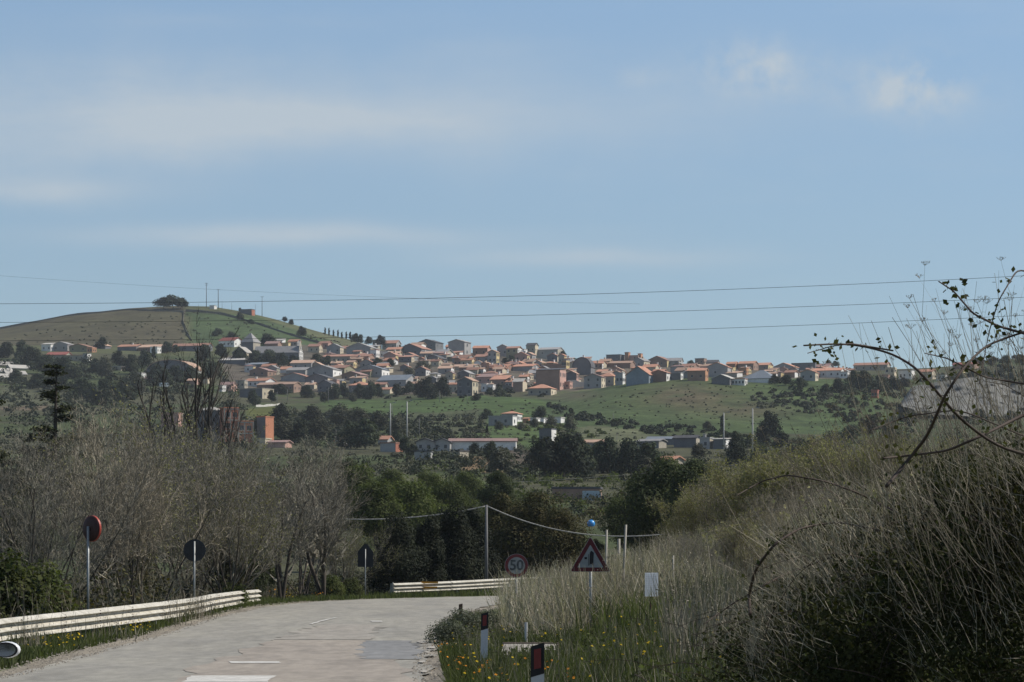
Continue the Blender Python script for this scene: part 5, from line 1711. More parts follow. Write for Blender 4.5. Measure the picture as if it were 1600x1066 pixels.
def round_poly(poly, r, n=5):
    out = []
    N_ = len(poly)
    for i in range(N_):
        p0, p1, p2 = Vector((*poly[i - 1], 0)), Vector((*poly[i], 0)), Vector((*poly[(i + 1) % N_], 0))
        a, b = p1 + (p0 - p1).normalized() * r, p1 + (p2 - p1).normalized() * r
        for j in range(n + 1):
            t = j / n
            q = a * (1 - t) ** 2 + p1 * 2 * t * (1 - t) + b * t * t
            out.append((q.x, q.y))
    return out


cz = zc + ht / 3
m = MB()
m.prism(round_poly(tri(1.03, cz), .07), -.004, .02)
plate = obj('plate', m.mesh('plate', [M_STEEL]), root)
m = MB()
m.prism(round_poly(tri(1.0, cz), .065), -.012, -.0045)
obj('red_border', m.mesh('red_border', [M_RED]), root)
m = MB()
m.prism(round_poly(tri(.66, cz), .02), -.019, -.0125)
obj('white_field', m.mesh('white_field', [M_WHITE]), root)
sx = lambda x, y: ((x - 922.5) * k, (893 - y) * k + zc)
m = MB()
m.prism([sx(*q) for q in [(921.2, 883.5), (923, 881), (925, 881.8), (927, 884), (927.6, 870), (928, 863.8), (924, 860.5), (921.8, 863.5), (921.4, 872)]], -.026, -.0195)
obj('arrow_symbol', m.mesh('arrow_symbol', [M_BLACK]), root)
m = MB()
m.prism([sx(*q) for q in [(913.3, 874), (917.3, 874), (917.3, 870.6), (913.3, 870.6)]], -.026, -.0195)
m.prism([sx(*q) for q in [(919.3, 884), (920.0, 884), (920.0, 866), (919.3, 866)]], -.026, -.0195)
obj('side_road_symbol', m.mesh('side_road_symbol', [M_BLACK]), root)['kind'] = 'stuff'
pole_part(root, cz + ht * .45, .035)
m = MB()
for dz in (-.08, .22):
    m.box(-.07, .07, .02, .1, cz + dz - .02, cz + dz + .02)
obj('bracket', m.mesh('bracket', [M_STEEL]), root)['kind'] = 'stuff'
tag(root, 'triangular red and white warning sign on a pole in the dry grass', 'road sign')

# faded round speed limit sign
Ys_ = 83.0
k = Ys_ / F
root, zc = sign_root('speed_sign', 807, 884, Ys_, math.radians(3))
m = MB()
m.disc((0, zc), 18.6 * k, -.003, .02, 40)
obj('plate', m.mesh('plate', [M_STEEL]), root)
m = MB()
m.disc((0, zc), 18 * k, -.011, .0075, 40)
obj('red_border', m.mesh('red_border', [material('faded_sign_red', (.20, .025, .028), .6, .4, 7.0, second=(.15, .05, .045))]), root)
m = MB()
m.disc((0, zc), 13.2 * k, -.018, .0065, 40)
obj('white_field', m.mesh('white_field', [material('faded_sign_white', (.36, .35, .32), .6, .3, 8.0)]), root)
fc = bpy.data.curves.new('digits', 'FONT')
fc.body = '50'
fc.size = 22 * k
fc.align_x = 'CENTER'
fc.align_y = 'CENTER'
fc.extrude = .002
fc.offset = .008
fc.materials.append(material('faded_black', (.035, .037, .035), .7, .6, 9.0, second=(.15, .15, .14)))
fo = bpy.data.objects.new('digits', fc)
link(fo, root)
fo.location = (0, -.022, zc)
fo.rotation_euler = (math.radians(90), 0, 0)
fo.scale = (1, 1.0, 1)
bpy.context.view_layer.update()
fm_ = bpy.data.meshes.new_from_object(fo.evaluated_get(bpy.context.evaluated_depsgraph_get()))
fmw = obj('digits_print', fm_, root, fo.location)
fmw.rotation_euler = fo.rotation_euler
fmw['kind'] = 'stuff'
bpy.data.objects.remove(fo)
pole_part(root, zc + .2, .03)
tag(root, 'faded round speed limit sign 50 half sunk in dry grass', 'road sign')

# traffic mirror seen from behind, beyond the rail
Ys_ = 88.0
k = Ys_ / F
root, zc = sign_root('traffic_mirror', 138, 826, Ys_, 0)
m = MB()
n = 32
dome = [(0, 0.02)] + [(20 * k * math.sin(a), .02 + .09 * (1 - math.cos(a)) ** 1.0) for a in np.linspace(.2, math.pi / 2, 7)]
ring = []
for r_, y_ in dome[1:]:
    ring.append([(r_ * math.cos(2 * math.pi * i / n), y_, r_ * math.sin(2 * math.pi * i / n)) for i in range(n)])
vsm = [(0, .02, 0)] + [q for rr in ring for q in rr]
fsm = [(0, 1 + (i + 1) % n, 1 + i) for i in range(n)]
for j in range(len(ring) - 1):
    fsm += [(1 + j * n + i, 1 + j * n + (i + 1) % n, 1 + (j + 1) * n + (i + 1) % n, 1 + (j + 1) * n + i) for i in range(n)]
m.add(vsm, fsm)
head = obj('back_shell', m.mesh('back_shell', [M_BACKRED], True), root, (0, 0, zc))
m = MB()
m.disc((0, 0), 20.5 * k, .105, .06, 36)
hood = obj('rim', m.mesh('rim', [material('mirror_rim_red', (.34, .05, .03), .5, .15, 4.0)]), root, (0, 0, zc))
m = MB()
m.disc((0, 0), 17.5 * k, .166, .01, 32)
gl = obj('mirror_glass', m.mesh('mirror_glass', [material('mirror_glass', (.5, .52, .55), .05, .05, 2, metal=1.0)]), root, (0, 0, zc))
for o_ in (head, hood, gl):
    o_.rotation_euler = (0, 0, math.radians(-42))
pole_part(root, zc + .06, .034, y=-.06)
m = MB()
m.tube([(0, -.06, zc), (.02, .06, zc)], .025, 8)
obj('bracket', m.mesh('bracket', [M_STEEL]), root)
tag(root, 'round traffic mirror with dark red back and lit orange rim', 'traffic mirror')


def back_sign(px, py, Y, poly_px, label, pole_top_extra=0.0, yaw=0):
    k = Y / F
    root, zc = sign_root('road_sign', px, py, Y, yaw)
    m = MB()
    m.prism([(x * k, zc + z * k) for x, z in poly_px], .0, .025)
    obj('plate', m.mesh('plate', [M_BACK]), root)
    m = MB()
    for z in (-6, 6):
        m.box(-13 * k, 13 * k, -.03, -.002, zc + z * k - .02, zc + z * k + .02)
    obj('bracket', m.mesh('bracket', [M_BACK]), root)['kind'] = 'stuff'
    pole_part(root, zc + 14 * k, .03, y=-.065)
    tag(root, label, 'road sign')


back_sign(304, 860, 103.4, [(17.5 * math.cos(a), 17.5 * math.sin(a)) for a in np.linspace(0, 2 * math.pi, 36, endpoint=False)], 'dark grey back of a round road sign behind the guard rail')
back_sign(571, 872, 167, [(-12, -14), (12, -14), (12, 10), (2, 22), (-2, 22), (-12, 10)], 'dark back of a house-shaped sign standing at the outside of the bend')


# ---- marker posts
def delineator(px, py_top, Y, label, yaw, lean=0.0, dark=False):
    x = (px - CX) / F * Y
    zg = gz(x, Y)
    top = CAMZ + (HY - py_top) / F * Y - zg
    w = .058
    root = empty('marker_post', (x, Y, zg), yaw)
    root.rotation_euler = (0, lean, yaw)
    sl = .035                                      # the slanted head, higher on the roadside

    def hollow(z0, z1l, z1r, mat, name, grow_=0.0):
        a = w + grow_
        m = MB()
        # D-shaped section: flat front, two folded sides
        sec = [(-a, 0), (a, 0), (a * .92, .03), (a * .45, .075), (-a * .45, .075), (-a * .92, .03)]
        vs_ = [(x_, y_ - grow_, z0) for x_, y_ in sec] + [(x_, y_ - grow_, z1l + (z1r - z1l) * (x_ + a) / (2 * a)) for x_, y_ in sec]
        n_ = len(sec)
        m.add(vs_, [(i, (i + 1) % n_, n_ + (i + 1) % n_, n_ + i) for i in range(n_)] + [tuple(range(n_ - 1, -1, -1)), tuple(range(n_, 2 * n_))])
        return obj(name, m.mesh(name, [mat]), root)
    if dark:
        hollow(-.4, top - .03, top, M_RUST, 'body')
    else:
        hollow(-.4, top - .27 - sl, top - .27, M_PLASTIC, 'body')
        b = hollow(top - .27 - .001, top - sl, top, M_BLACK, 'black_band', .0025)
        for v in b.data.vertices:
            if v.co.z < top - .2:
                v.co.z += -sl * (1 - (v.co.x + w) / (2 * w))
        m = MB()
        m.prism([(-w * .52, top - .235), (w * .55, top - .222), (w * .55, top - .05), (-w * .52, top - .062)], -.012, -.003)
        obj('reflector', m.mesh('reflector', [M_REFL]), root)
    tag(root, label, 'marker post', 'roadside marker posts')


delineator(840, 1004, 28.0, 'white marker post with red reflector, biggest of the roadside posts', math.radians(-9), 0)
delineator(755.5, 956, 52.0, 'white marker post with red reflector beside the silvery bush', math.radians(-9), .02)
delineator(719, 943, 96.0, 'weathered dark stub post at the inside of the bend', math.radians(-5), .03, dark=True)

# concrete slab in the verge with a small stake behind
xh, yh = (828 - CX) / F * 62, 62.0
zt_ = CAMZ + (HY - 1015) / F * yh
rt = empty('concrete_slab', (xh, yh, zt_), math.radians(-5))
for x0_, x1_ in ((-.54, .02), (.035, .52)):
    hm = MB()
    hm.box(x0_, x1_, -.34, .34, -.16, .0)
    so = obj('slab', hm.mesh('slab', [M_CONC]), rt)
    so.rotation_euler = (math.radians(17), 0, 0)
hm = MB()
hm.box(-.56, .54, .335, .44, -.45, .13)
obj('kerb', hm.mesh('kerb', [material('worn_coping', (.30, .22, .17), .9, .3, 6.0)]), rt)
tag(rt, 'low pale concrete slab half hidden by verge herbs', 'concrete slab')
xs_, ys2 = (822 - CX) / F * 66, 66.0
sm_ = MB()
sm_.tube([(0, 0, -.3), (.0, 0, .60)], .03, 8)
o_ = obj('short_stake', sm_.mesh('short_stake', [M_PLASTIC]), loc=(xs_, ys2, gz(xs_, ys2)))
tag(o_, 'short white stake standing just behind the culvert block', 'stake')


# ---- thin posts and a hanging sheet on the bank
def stake(px, top, Y, r, mat, label, name='fence_post', foot=None, group=None, cat='post', lean=0.0):
    x = (px - CX) / F * Y
    zg = gz(x, Y)
    zt = CAMZ + (HY - top) / F * Y
    m = MB()
    m.tube([(lean, 0, -.4), (0, 0, zt - zg)], r, 8)
    o = obj(name, m.mesh(name, [mat], True), loc=(x, Y, zg))
    tag(o, label, cat, group, px, top)
    return o


M_PALEPOST = material('pale_tube', (.29, .27, .225), .6, .2, 4.0)
stake(948, 828, 79, .027, M_PALEPOST, 'thin pale tube post beside the triangular sign, shorter of two', lean=-.06)
stake(978, 820, 78, .029, M_PALEPOST, 'thin pale tube post right of the triangular sign, taller of two', lean=-.12)
stake(967, 842, 150, .07, M_PALEPOST, 'faint pale post seen between the two tube posts')
stake(1052, 868, 75, .02, M_PALEPOST, 'very thin stake in the dry grass right of the white sheet')
xs_, Yp = (1018 - CX) / F * 66, 66.0
zg = gz(xs_, Yp)
zs_ = CAMZ + (HY - 932) / F * Yp - zg
rt = empty('grid_panel', (xs_, Yp, zg), math.radians(30))
m = MB()
m.box(-.155, .155, -.012, .012, zs_, zs_ + .49)
obj('sheet', m.mesh('sheet', [leaf_material('translucent_plastic', (.80, .83, .85), (.74, .77, .80), .55, .02, .02, tint=(1.0, 1.0, 1.0))]), rt)
rib = MB()
for i in range(9):
    rib.box(-.155 + .0388 * i - .003, -.155 + .0388 * i + .003, -.015, -.0125, zs_, zs_ + .49)
for i in range(14):
    rib.box(-.155, .155, -.0145, -.0127, zs_ + .0375 * i - .002, zs_ + .0375 * i + .002)
obj('rib_grid', rib.mesh('rib_grid', [M_PLASTIC]), rt)['kind'] = 'stuff'
m = MB()
m.tube([(.02, .05, -.4), (.0, .05, zs_ + .45)], .018, 8)
obj('stake', m.mesh('stake', [M_RUST]), rt)
tag(rt, 'small white gridded plastic sheet held up in the dry grass', 'panel')
kx0, kx1, kY = (948 - CX) / F * 74, (1235 - CX) / F * 74, 74.0
m = MB()
pts_k = np.linspace(kx0, kx1, 16)
zk = [CAMZ + (HY - 957) / F * kY] * 16
for i in range(15):
    m.box(pts_k[i], pts_k[i + 1] - .01, kY - .06, kY + .06, zk[i] - .5, zk[i] + .03 + .015 * (i % 2))
o_ = obj('low_kerb', m.mesh('low_kerb', [material('earthy_concrete', (.30, .24, .18), .9, .3, 3.0)]))
tag(o_, 'low earthy concrete ledge running through the dry grass', 'kerb')
o_['kind'] = 'stuff'

# ---- blue round tank
xb, Yb = (923.5 - CX) / F * 395, 395.0
bs = MB()
nb, mb_ = 24, 14
vsb, fsb = [], []
for j in range(mb_ + 1):
    a = math.pi * j / mb_
    for i in range(nb):
        t = 2 * math.pi * i / nb
        vsb.append((.5 * math.sin(a) * math.cos(t), .5 * math.sin(a) * math.sin(t), .5 * math.cos(a)))
for j in range(mb_):
    fsb += [(j * nb + i, j * nb + (i + 1) % nb, (j + 1) * nb + (i + 1) % nb, (j + 1) * nb + i) for i in range(nb)]
bs.add(vsb, fsb)
rt = empty('water_tank', (xb, Yb, CAMZ + (HY - 825) / F * Yb))
obj('sphere_shell', bs.mesh('sphere_shell', [material('blue_plastic', (.03, .26, .62), .35, .1, 2.0, spec=.5)], True), rt, (0, 0, .5))
m = MB()
m.tube([(0, 0, .97), (0, 0, 1.06)], .14, 12)
obj('lid', m.mesh('lid', [material('blue_lid', (.03, .2, .5), .4, .1, 2)]), rt)
m = MB()
m.tube([(0, 0, -2.5), (0, 0, .05)], .22, 12)
obj('pedestal', m.mesh('pedestal', [WALL['grey']]), rt)
tag(rt, 'bright blue round water tank just above the triangular sign', 'water tank')


# ---- poles and wires
def tall_pole(px, top, foot, label, r=.1, mat=None, lamp=False, arms=0, Y=None, name='utility_pole', cat='pole', group=None):
    Y = Y or at_ground(px, foot)
    p = P(px, foot, Y)
    h = (foot - top) / F * Y
    root = empty(name, p)
    m = MB()
    m.tube([(0, 0, -1), (0, 0, h)], [r, r * .65], 8)
    obj('shaft', m.mesh('shaft', [mat or M_POLE], True), root)
    for i in range(arms):
        a = MB()
        a.box(-.9 + .2 * i, .9 - .2 * i, -.06, .06, h - .5 - i * 1.1, h - .34 - i * 1.1)
        ar = obj('crossarm', a.mesh('crossarm', [M_POLE]), root)
        for sx_ in (-.75, .75):
            b = MB()
            b.tube([(sx_, 0, h - .34 - i * 1.1), (sx_, 0, h - .02 - i * 1.1)], .07, 6)
            obj('insulator', b.mesh('insulator', [M_PANE]), ar)
    if lamp:
        a = MB()
        a.tube([(0, 0, h - .1), (.5, -.3, h + .1), (1.0, -.6, h + .1)], .05, 6)
        ar = obj('lamp_arm', a.mesh('lamp_arm', [M_STEEL]), root)
        b = MB()
        b.box(.8, 1.5, -.8, -.4, h + .03, h + .22)
        obj('lamp_head', b.mesh('lamp_head', [M_STEEL]), ar)
    tag(root, label, cat, group, px, top)
    return root


M_POLE = material('pole_concrete', (.17, .165, .16), .85, .2, 1.0)
M_PALEPOLE = material('pale_pole', (.42, .41, .39), .8, .15, 1.0)
M_POLEDARK = material('pole_dark', (.10, .10, .105), .8, .3, 1.0)
LP = 'tall poles in the fields'
tall_pole(760, 789, 905, 'grey utility pole above the black junipers holding the pale cable', .11, M_POLE, Y=186, group=None)
tall_pole(610, 630, 691, 'tall pale lamp pole, left one of the pair in the green field', .2, M_PALEPOLE, lamp=True, group=LP)
tall_pole(636, 627, 690, 'tall pale lamp pole, right one of the pair in the green field', .22, M_PALEPOLE, lamp=True, group=LP)
tall_pole(655, 653, 684, 'shorter pole beside the pair of lamp poles', .1, group=LP)
tall_pole(613, 632, 655, 'faint pole behind the pair of lamp poles', .1, group=LP)
tall_pole(525, 671, 695, 'slim pole at the cottage with the white gable', .08, group=LP)
tall_pole(612, 742, 800, 'slender pole rising from the spring green bushes', .06, Y=460, group=LP)
tall_pole(1131, 645, 702, 'tall lamp pole beside the white sided shed', .2, M_PALEPOLE, lamp=True, group=LP)
tall_pole(1176, 638, 716, 'tallest lamp pole before the big round tree', .2, M_PALEPOLE, lamp=True, group=LP)
tall_pole(687, 610, 629, 'thin pole before the large tree at the edge of town', .12, group=LP)
tall_pole(730, 616, 630, 'thin pole before the dark gabled house', .12, group=LP)
tall_pole(513, 606, 630, 'thin pole under the houses beside dark trees', .12, group=LP)
tall_pole(550, 604, 626, 'thin pole at the low white garden wall', .12, group=LP)
tall_pole(449, 608, 626, 'thin pole below the long brown building', .12, group=LP)
tall_pole(433, 612, 630, 'thin pole left of the dark clump under town', .12, group=LP)
tall_pole(958, 645, 660, 'thin pole on the hedge across the hillside', .1, group=LP)
tall_pole(964, 677, 690, 'thin pole by the low house with tan roof', .08, group=LP)
HP = 'masts on the grassy hilltop'
tall_pole(322.5, 442, 479, 'tallest dark mast on the hilltop', .22, M_POLEDARK, arms=2, Y=1992, group=HP)
tall_pole(341, 452, 480, 'second dark mast on the hilltop, right of the tallest', .24, M_POLEDARK, arms=1, Y=1990, group=HP)
tall_pole(409.5, 463, 492, 'dark mast on the right slope of the hilltop', .2, M_POLEDARK, arms=1, Y=1985, group=HP)
tall_pole(347, 470, 481, 'thin low mast next to the second hilltop mast', .09, M_POLEDARK, Y=1990, group=HP)
tall_pole(362, 473, 484, 'thin low mast midway between hut and masts', .09, M_POLEDARK, Y=1990, group=HP)
tall_pole(399, 475, 490, 'thin low mast just right of the hilltop hut', .09, M_POLEDARK, Y=1985, group=HP)


def wire(name, pts, Y, r, mat, label, group=None, n=60):
    """cable through photo pixels at one depth, smooth sag"""
    xs = [a for a, _ in pts]
    c = np.polyfit(xs, [b for _, b in pts], min(len(pts) - 1, 3))
    t = np.linspace(xs[0], xs[-1], n)
    m = MB()
    p3 = [P(a, np.polyval(c, a), Y) for a in t]
    m.tube(p3, r, 6)
    o = obj(name, m.mesh(name, [mat], True))
    tag(o, label, 'cable', group, pts[0][0], pts[0][1])
    return o


M_WIRE = material('grey_wire', (.05, .055, .06), .6, .1, 1.0)
M_CABLE = material('pale_twisted_cable', (.50, .48, .42), .7, .35, 9.0, second=(.2, .19, .17))
PW = 'power lines across the sky'
wire('power_line', [(-500, 474), (0, 475), (400, 471), (800, 463), (1200, 450), (1600, 431), (2000, 406)], 300, .021, M_WIRE, 'topmost of the three dark power lines across the sky', PW)
wire('power_line', [(-500, 503), (0, 502.5), (450, 501), (800, 494), (1200, 481), (1600, 464), (2000, 443)], 300, .020, M_WIRE, 'middle of the three dark power lines across the sky', PW)
wire('power_line', [(-500, 531), (0, 532), (600, 526), (1000, 518), (1600, 492), (2000, 469)], 300, .020, M_WIRE, 'lowest of the three dark power lines, just above the roofs', PW)
wire('power_line', [(-300, 404), (0, 431), (330, 452), (640, 466), (1000, 475)], 1500, .04, M_WIRE, 'faint distant line sloping down over the hilltop masts', PW)
wire('utility_cable', [(290, 781), (340, 790), (400, 799), (450, 806), (545, 812), (620, 810), (690, 803), (760, 791)], 200, .042, M_CABLE, 'pale twisted cable sagging from the utility pole to the bare trees', 'pale utility cables')
wire('utility_cable', [(760, 791), (800, 806), (870, 828), (920, 836), (985, 838), (1050, 834), (1110, 823), (1180, 808)], 200, .042, M_CABLE, 'pale twisted cable from the utility pole past the triangular sign', 'pale utility cables')
wire('utility_cable', [(540, 752), (700, 757), (880, 748), (1060, 736), (1200, 722)], 480, .02, M_CABLE, 'thin faint cable over the valley trees', 'pale utility cables')

# ---- the white car whose mirror reaches into view
car = empty('parked_car', (-5.575, 27.9, 0))
M_CARPAINT = material('white_car_paint', (.72, .73, .74), .25, .03, 1.0, spec=.6)
M_CARGLASS = material('car_glass', (.02, .025, .03), .08, .1, 1.0, spec=.7)
M_TYRE = material('tyre_rubber', (.02, .02, .02), .9, .2, 5.0)


def loft(sections):
    """sections: [(y, [(x, z), ...])] of equal length"""
    m = MB()
    n_ = len(sections[0][1])
    for y, s in sections:
        m.v += [(x, y, z) for x, z in s]
    for j in range(len(sections) - 1):
        for i in range(n_):
            m.f.append((j * n_ + i, j * n_ + (i + 1) % n_, (j + 1) * n_ + (i + 1) % n_, (j + 1) * n_ + i))
            m.m.append(0)
    m.f += [tuple(range(n_ - 1, -1, -1)), tuple(range((len(sections) - 1) * n_, len(sections) * n_))]
    m.m += [0, 0]
    return m


def csec(hw_, zb, zt, tuck=.9):
    return [(-hw_ * .86, zb), (hw_ * .86, zb), (hw_, zb + .18), (hw_, zt - .18), (hw_ * tuck, zt), (-hw_ * tuck, zt), (-hw_, zt - .18), (-hw_, zb + .18)]


bd = loft([(-1.95, csec(.74, .35, .85)), (-1.85, csec(.82, .25, .95)), (-1.2, csec(.86, .2, .98)), (0, csec(.86, .2, .97)), (.95, csec(.86, .2, .95)), (1.5, csec(.82, .22, .86)), (1.85, csec(.74, .27, .72)), (1.97, csec(.6, .33, .62))])
obj('body', bd.mesh('body', [M_CARPAINT], True), car)
cb = loft([(-1.85, csec(.70, .9, 1.2, .8)), (-1.6, csec(.70, .9, 1.42, .82)), (-.6, csec(.72, .9, 1.5, .8)), (.2, csec(.72, .9, 1.46, .8)), (.95, csec(.70, .88, 1.0, .9))])
obj('cabin_glass', cb.mesh('cabin_glass', [M_CARGLASS], True), car)
rf = loft([(-1.62, csec(.6, 1.40, 1.47, .8)), (-.6, csec(.62, 1.46, 1.54, .8)), (.25, csec(.6, 1.42, 1.5, .8))])
obj('roof', rf.mesh('roof', [M_CARPAINT]), car)
for sy in (-1.25, 1.22):
    for s in (-1, 1):
        w_ = MB()
        w_.disc((0, 0), .31, -.1, .2, 24)
        wo_ = obj('wheel', w_.mesh('wheel', [M_TYRE]), car, (s * .78, sy, .31))
        wo_.rotation_euler = (0, 0, math.radians(90))
        h_ = MB()
        h_.disc((0, 0), .19, -.11, .22, 18)
        obj('rim', h_.mesh('rim', [M_STEEL]), wo_)
for s in (-1, 1):
    t_ = MB()
    t_.box(-.13, .13, -.04, .03, -.14, .14)
    obj('tail_light', t_.mesh('tail_light', [M_REFL]), car, (s * .66, -1.93, .78))
    hl = MB()
    hl.box(-.14, .14, -.05, .05, -.08, .08)
    obj('headlight', hl.mesh('headlight', [M_WHITE]), car, (s * .6, 1.82, .64))
for s in (-1, 1):
    mm = loft([(-.10, [(x * 1.0, z) for x, z in [(.115 * math.cos(a), .07 * math.sin(a)) for a in np.linspace(0, 2 * math.pi, 16, endpoint=False)]]),
               (-.02, [(x, z) for x, z in [(.12 * math.cos(a), .075 * math.sin(a)) for a in np.linspace(0, 2 * math.pi, 16, endpoint=False)]]),
               (.07, [(x, z) for x, z in [(.07 * math.cos(a), .045 * math.sin(a)) for a in np.linspace(0, 2 * math.pi, 16, endpoint=False)]])])
    mo = obj('wing_mirror', mm.mesh('wing_mirror', [M_CARPAINT], True), car, (s * 1.03, .95, 1.035))
    gm = MB()
    gm.prism([(.098 * math.cos(a) - s * .012, .060 * math.sin(a)) for a in np.linspace(0, 2 * math.pi, 20, endpoint=False)], -.108, -.1047)
    fr_ = MB()
    fr_.prism([(.112 * math.cos(a) - s * .006, .069 * math.sin(a)) for a in np.linspace(0, 2 * math.pi, 20, endpoint=False)], -.1045, -.1002)
    obj('mirror_frame', fr_.mesh('mirror_frame', [M_BLACK]), mo)
    obj('mirror_glass', gm.mesh('mirror_glass', [material('car_mirror_glass', (.08, .095, .11), .06, .05, 1, metal=1.0)]), mo)
    st = MB()
    st.box(-.12, .0, -.03, .03, -.05, -.02)
    so = obj('mirror_arm', st.mesh('mirror_arm', [M_BLACK]), car, (s * .93 if s > 0 else -.81, .95, 1.02))
tag(car, 'white car at the road edge, only its wing mirror in view', 'car')

# ------------------------------------------------------------------ grass, weeds and flowers


def blades(name, X, Y, H, Wd, lean, mat, r, zoff=0.0):
    px_ = X / Y * F + CX
    ok_ = ~(((np.abs(px_ - 828) < 46) & (Y > 53) & (Y < 63)) | ((np.abs(px_ - 922) < 13) & (Y > 50) & (Y < 73.5))) | (r.random(len(X)) < .12)
    X, Y, H = X[ok_], Y[ok_], H[ok_]
    n_ = len(X)
    Z = ground_z(X, Y) + zoff
    a = r.uniform(0, 2 * np.pi, n_)
    dx, dy = np.cos(a) * Wd / 2, np.sin(a) * Wd / 2
    la = r.uniform(0, 2 * np.pi, n_)
    lx, ly = np.cos(la) * lean * H * r.random(n_), np.sin(la) * lean * H * r.random(n_)
    A = np.stack([X - dx, Y - dy, Z - .03], -1)
    B = np.stack([X + dx, Y + dy, Z - .03], -1)
    M1 = np.stack([X + dx * .8 + lx * .35, Y + dy * .8 + ly * .35, Z + H * .6], -1)
    M0 = np.stack([X - dx * .8 + lx * .35, Y - dy * .8 + ly * .35, Z + H * .6], -1)
    T = np.stack([X + lx, Y + ly, Z + H], -1)
    T2 = T + np.stack([dx * .2, dy * .2, 0 * dx], -1)
    V = np.stack([A, B, M1, M0, T2, T], 1).reshape(-1, 3)
    b = (np.arange(n_) * 6)[:, None]
    Q = np.concatenate([b + np.array([[0, 1, 2, 3]]), b + np.array([[3, 2, 4, 5]])], 0)
    return obj(name, np_mesh(name, V, Q, [L[mat]]), kind='stuff')


def strip_points(n_, y0, y1, d0, d1, edge, sign, r, power=1.0):
    """points along a road edge: distance d0..d1 outside it"""
    Y = y0 * (y1 / y0) ** r.random(n_)
    d = d0 + (d1 - d0) * r.random(n_) ** power
    X = lin(edge, Y) + sign * d
    return X, Y


r1 = np.random.default_rng(101)
# green verge on the left, from the gravel to the rail and beyond
X, Y = strip_points(58000, 40, 160, .5, 4.6, LEFT_EDGE, -1, r1)
blades('verge_grass', X, Y, r1.uniform(.06, .26, len(X)) * (.6 + .8 * vnoise(X * .7, Y * .4, 3)), .03, .5, 'herb', r1)
# outer side of the bend
Yb2 = r1.uniform(158, 192, 26000)
Xb2 = np.interp(Yb2, [158, 165, 174, 192], [-9, -.5, 4, 12]) - r1.uniform(-1.5, 14, 26000)
keep = (Xb2 < np.interp(Yb2, [156, 160, 165, 174, 192], [-7.4, -3.8, -.6, 4.4, 12]))
blades('bend_grass', Xb2[keep], Yb2[keep], r1.uniform(.1, .4, keep.sum()), .035, .5, 'herb', r1)
# herbs of the right verge
X, Y = strip_points(42000, 30, 96, .25, 5.5, RIGHT_EDGE, 1, r1, 1.2)
kh = ~((Y > 70) & (Y < 84) & (np.abs(X / Y * F + CX - 722) < 52))
X, Y = X[kh], Y[kh]
blades('herb_grass', X, Y, r1.uniform(.10, .42, len(X)) * (.5 + vnoise(X * .8, Y * .35, 8)), .018, .6, 'herb', r1)
X, Y = strip_points(6000, 30, 92, .6, 7.0, RIGHT_EDGE, 1, r1)
blades('dry_verge_grass', X, Y, r1.uniform(.25, .7, len(X)), .007, .5, 'stalk', r1)


def stalks(name, X, Y, H, rad, lean, mat, r, head=.0, bias=(0, 0), nseg=3, bend=.12):
    Z = ground_z(X, Y)
    px_ = X / Y * F + CX                       # trodden gaps before the sheet and the slab
    ok_ = ~((np.abs(px_ - 1018) < 17) & (Y < 66) & (HY - (Z + H * .9 - CAMZ) / Y * F < 934)) & ~((np.abs(px_ - 828) < 48) & (Y < 62.5) & (Y > 48))
    ok_ &= ~((np.abs(px_ - 922) < 15) & (Y < 73.5)) & ~((np.abs(px_ - 1018) < 22) & (Y < 66.3) & (Y > 56))
    X, Y, H, Z = X[ok_], Y[ok_], H[ok_], Z[ok_]
    rad = np.asarray(rad)[ok_]
    n_ = len(X)
    la = r.uniform(0, 2 * np.pi, n_)
    k_ = lean * r.random(n_)
    D = np.stack([np.cos(la) * k_ + bias[0], np.sin(la) * k_ + bias[1], np.ones(n_)], -1)
    D /= np.linalg.norm(D, axis=1, keepdims=True)
    A_, B_, ra, rb = [], [], [], []
    p = np.stack([X, Y, Z - .05], -1)
    for j in range(nseg):
        D2 = D + r.normal(size=(n_, 3)) * bend
        D2 /= np.linalg.norm(D2, axis=1, keepdims=True)
        q = p + D2 * (H / nseg)[:, None]
        A_.append(p)
        B_.append(q)
        ra.append(rad * (1 - j / nseg * .7))
        rb.append(rad * (1 - (j + 1) / nseg * .7))
        p = q
    V, Q = ribbons(np.concatenate(A_), np.concatenate(B_), np.concatenate(ra) * 1.35, np.concatenate(rb) * 1.35, r)
    Vs, Qs = [V], [Q]
    if head:
        m_ = 1
        C_ = np.repeat(p, m_, 0) - np.repeat(D, m_, 0) * (r.random(n_ * m_) * .35 * np.repeat(H, m_))[:, None] + r.normal(size=(n_ * m_, 3)) * .03
        Nn = unit(n_ * m_, r)
        V2, Q2 = leaf_quads(C_, Nn, head * r.uniform(.5, 1.3, n_ * m_), r, 3.0)
        Vs.append(V2)
        Qs.append(Q2 + len(V))
    return obj(name, np_mesh(name, np.concatenate(Vs), np.concatenate(Qs), [L[mat]]), kind='stuff')


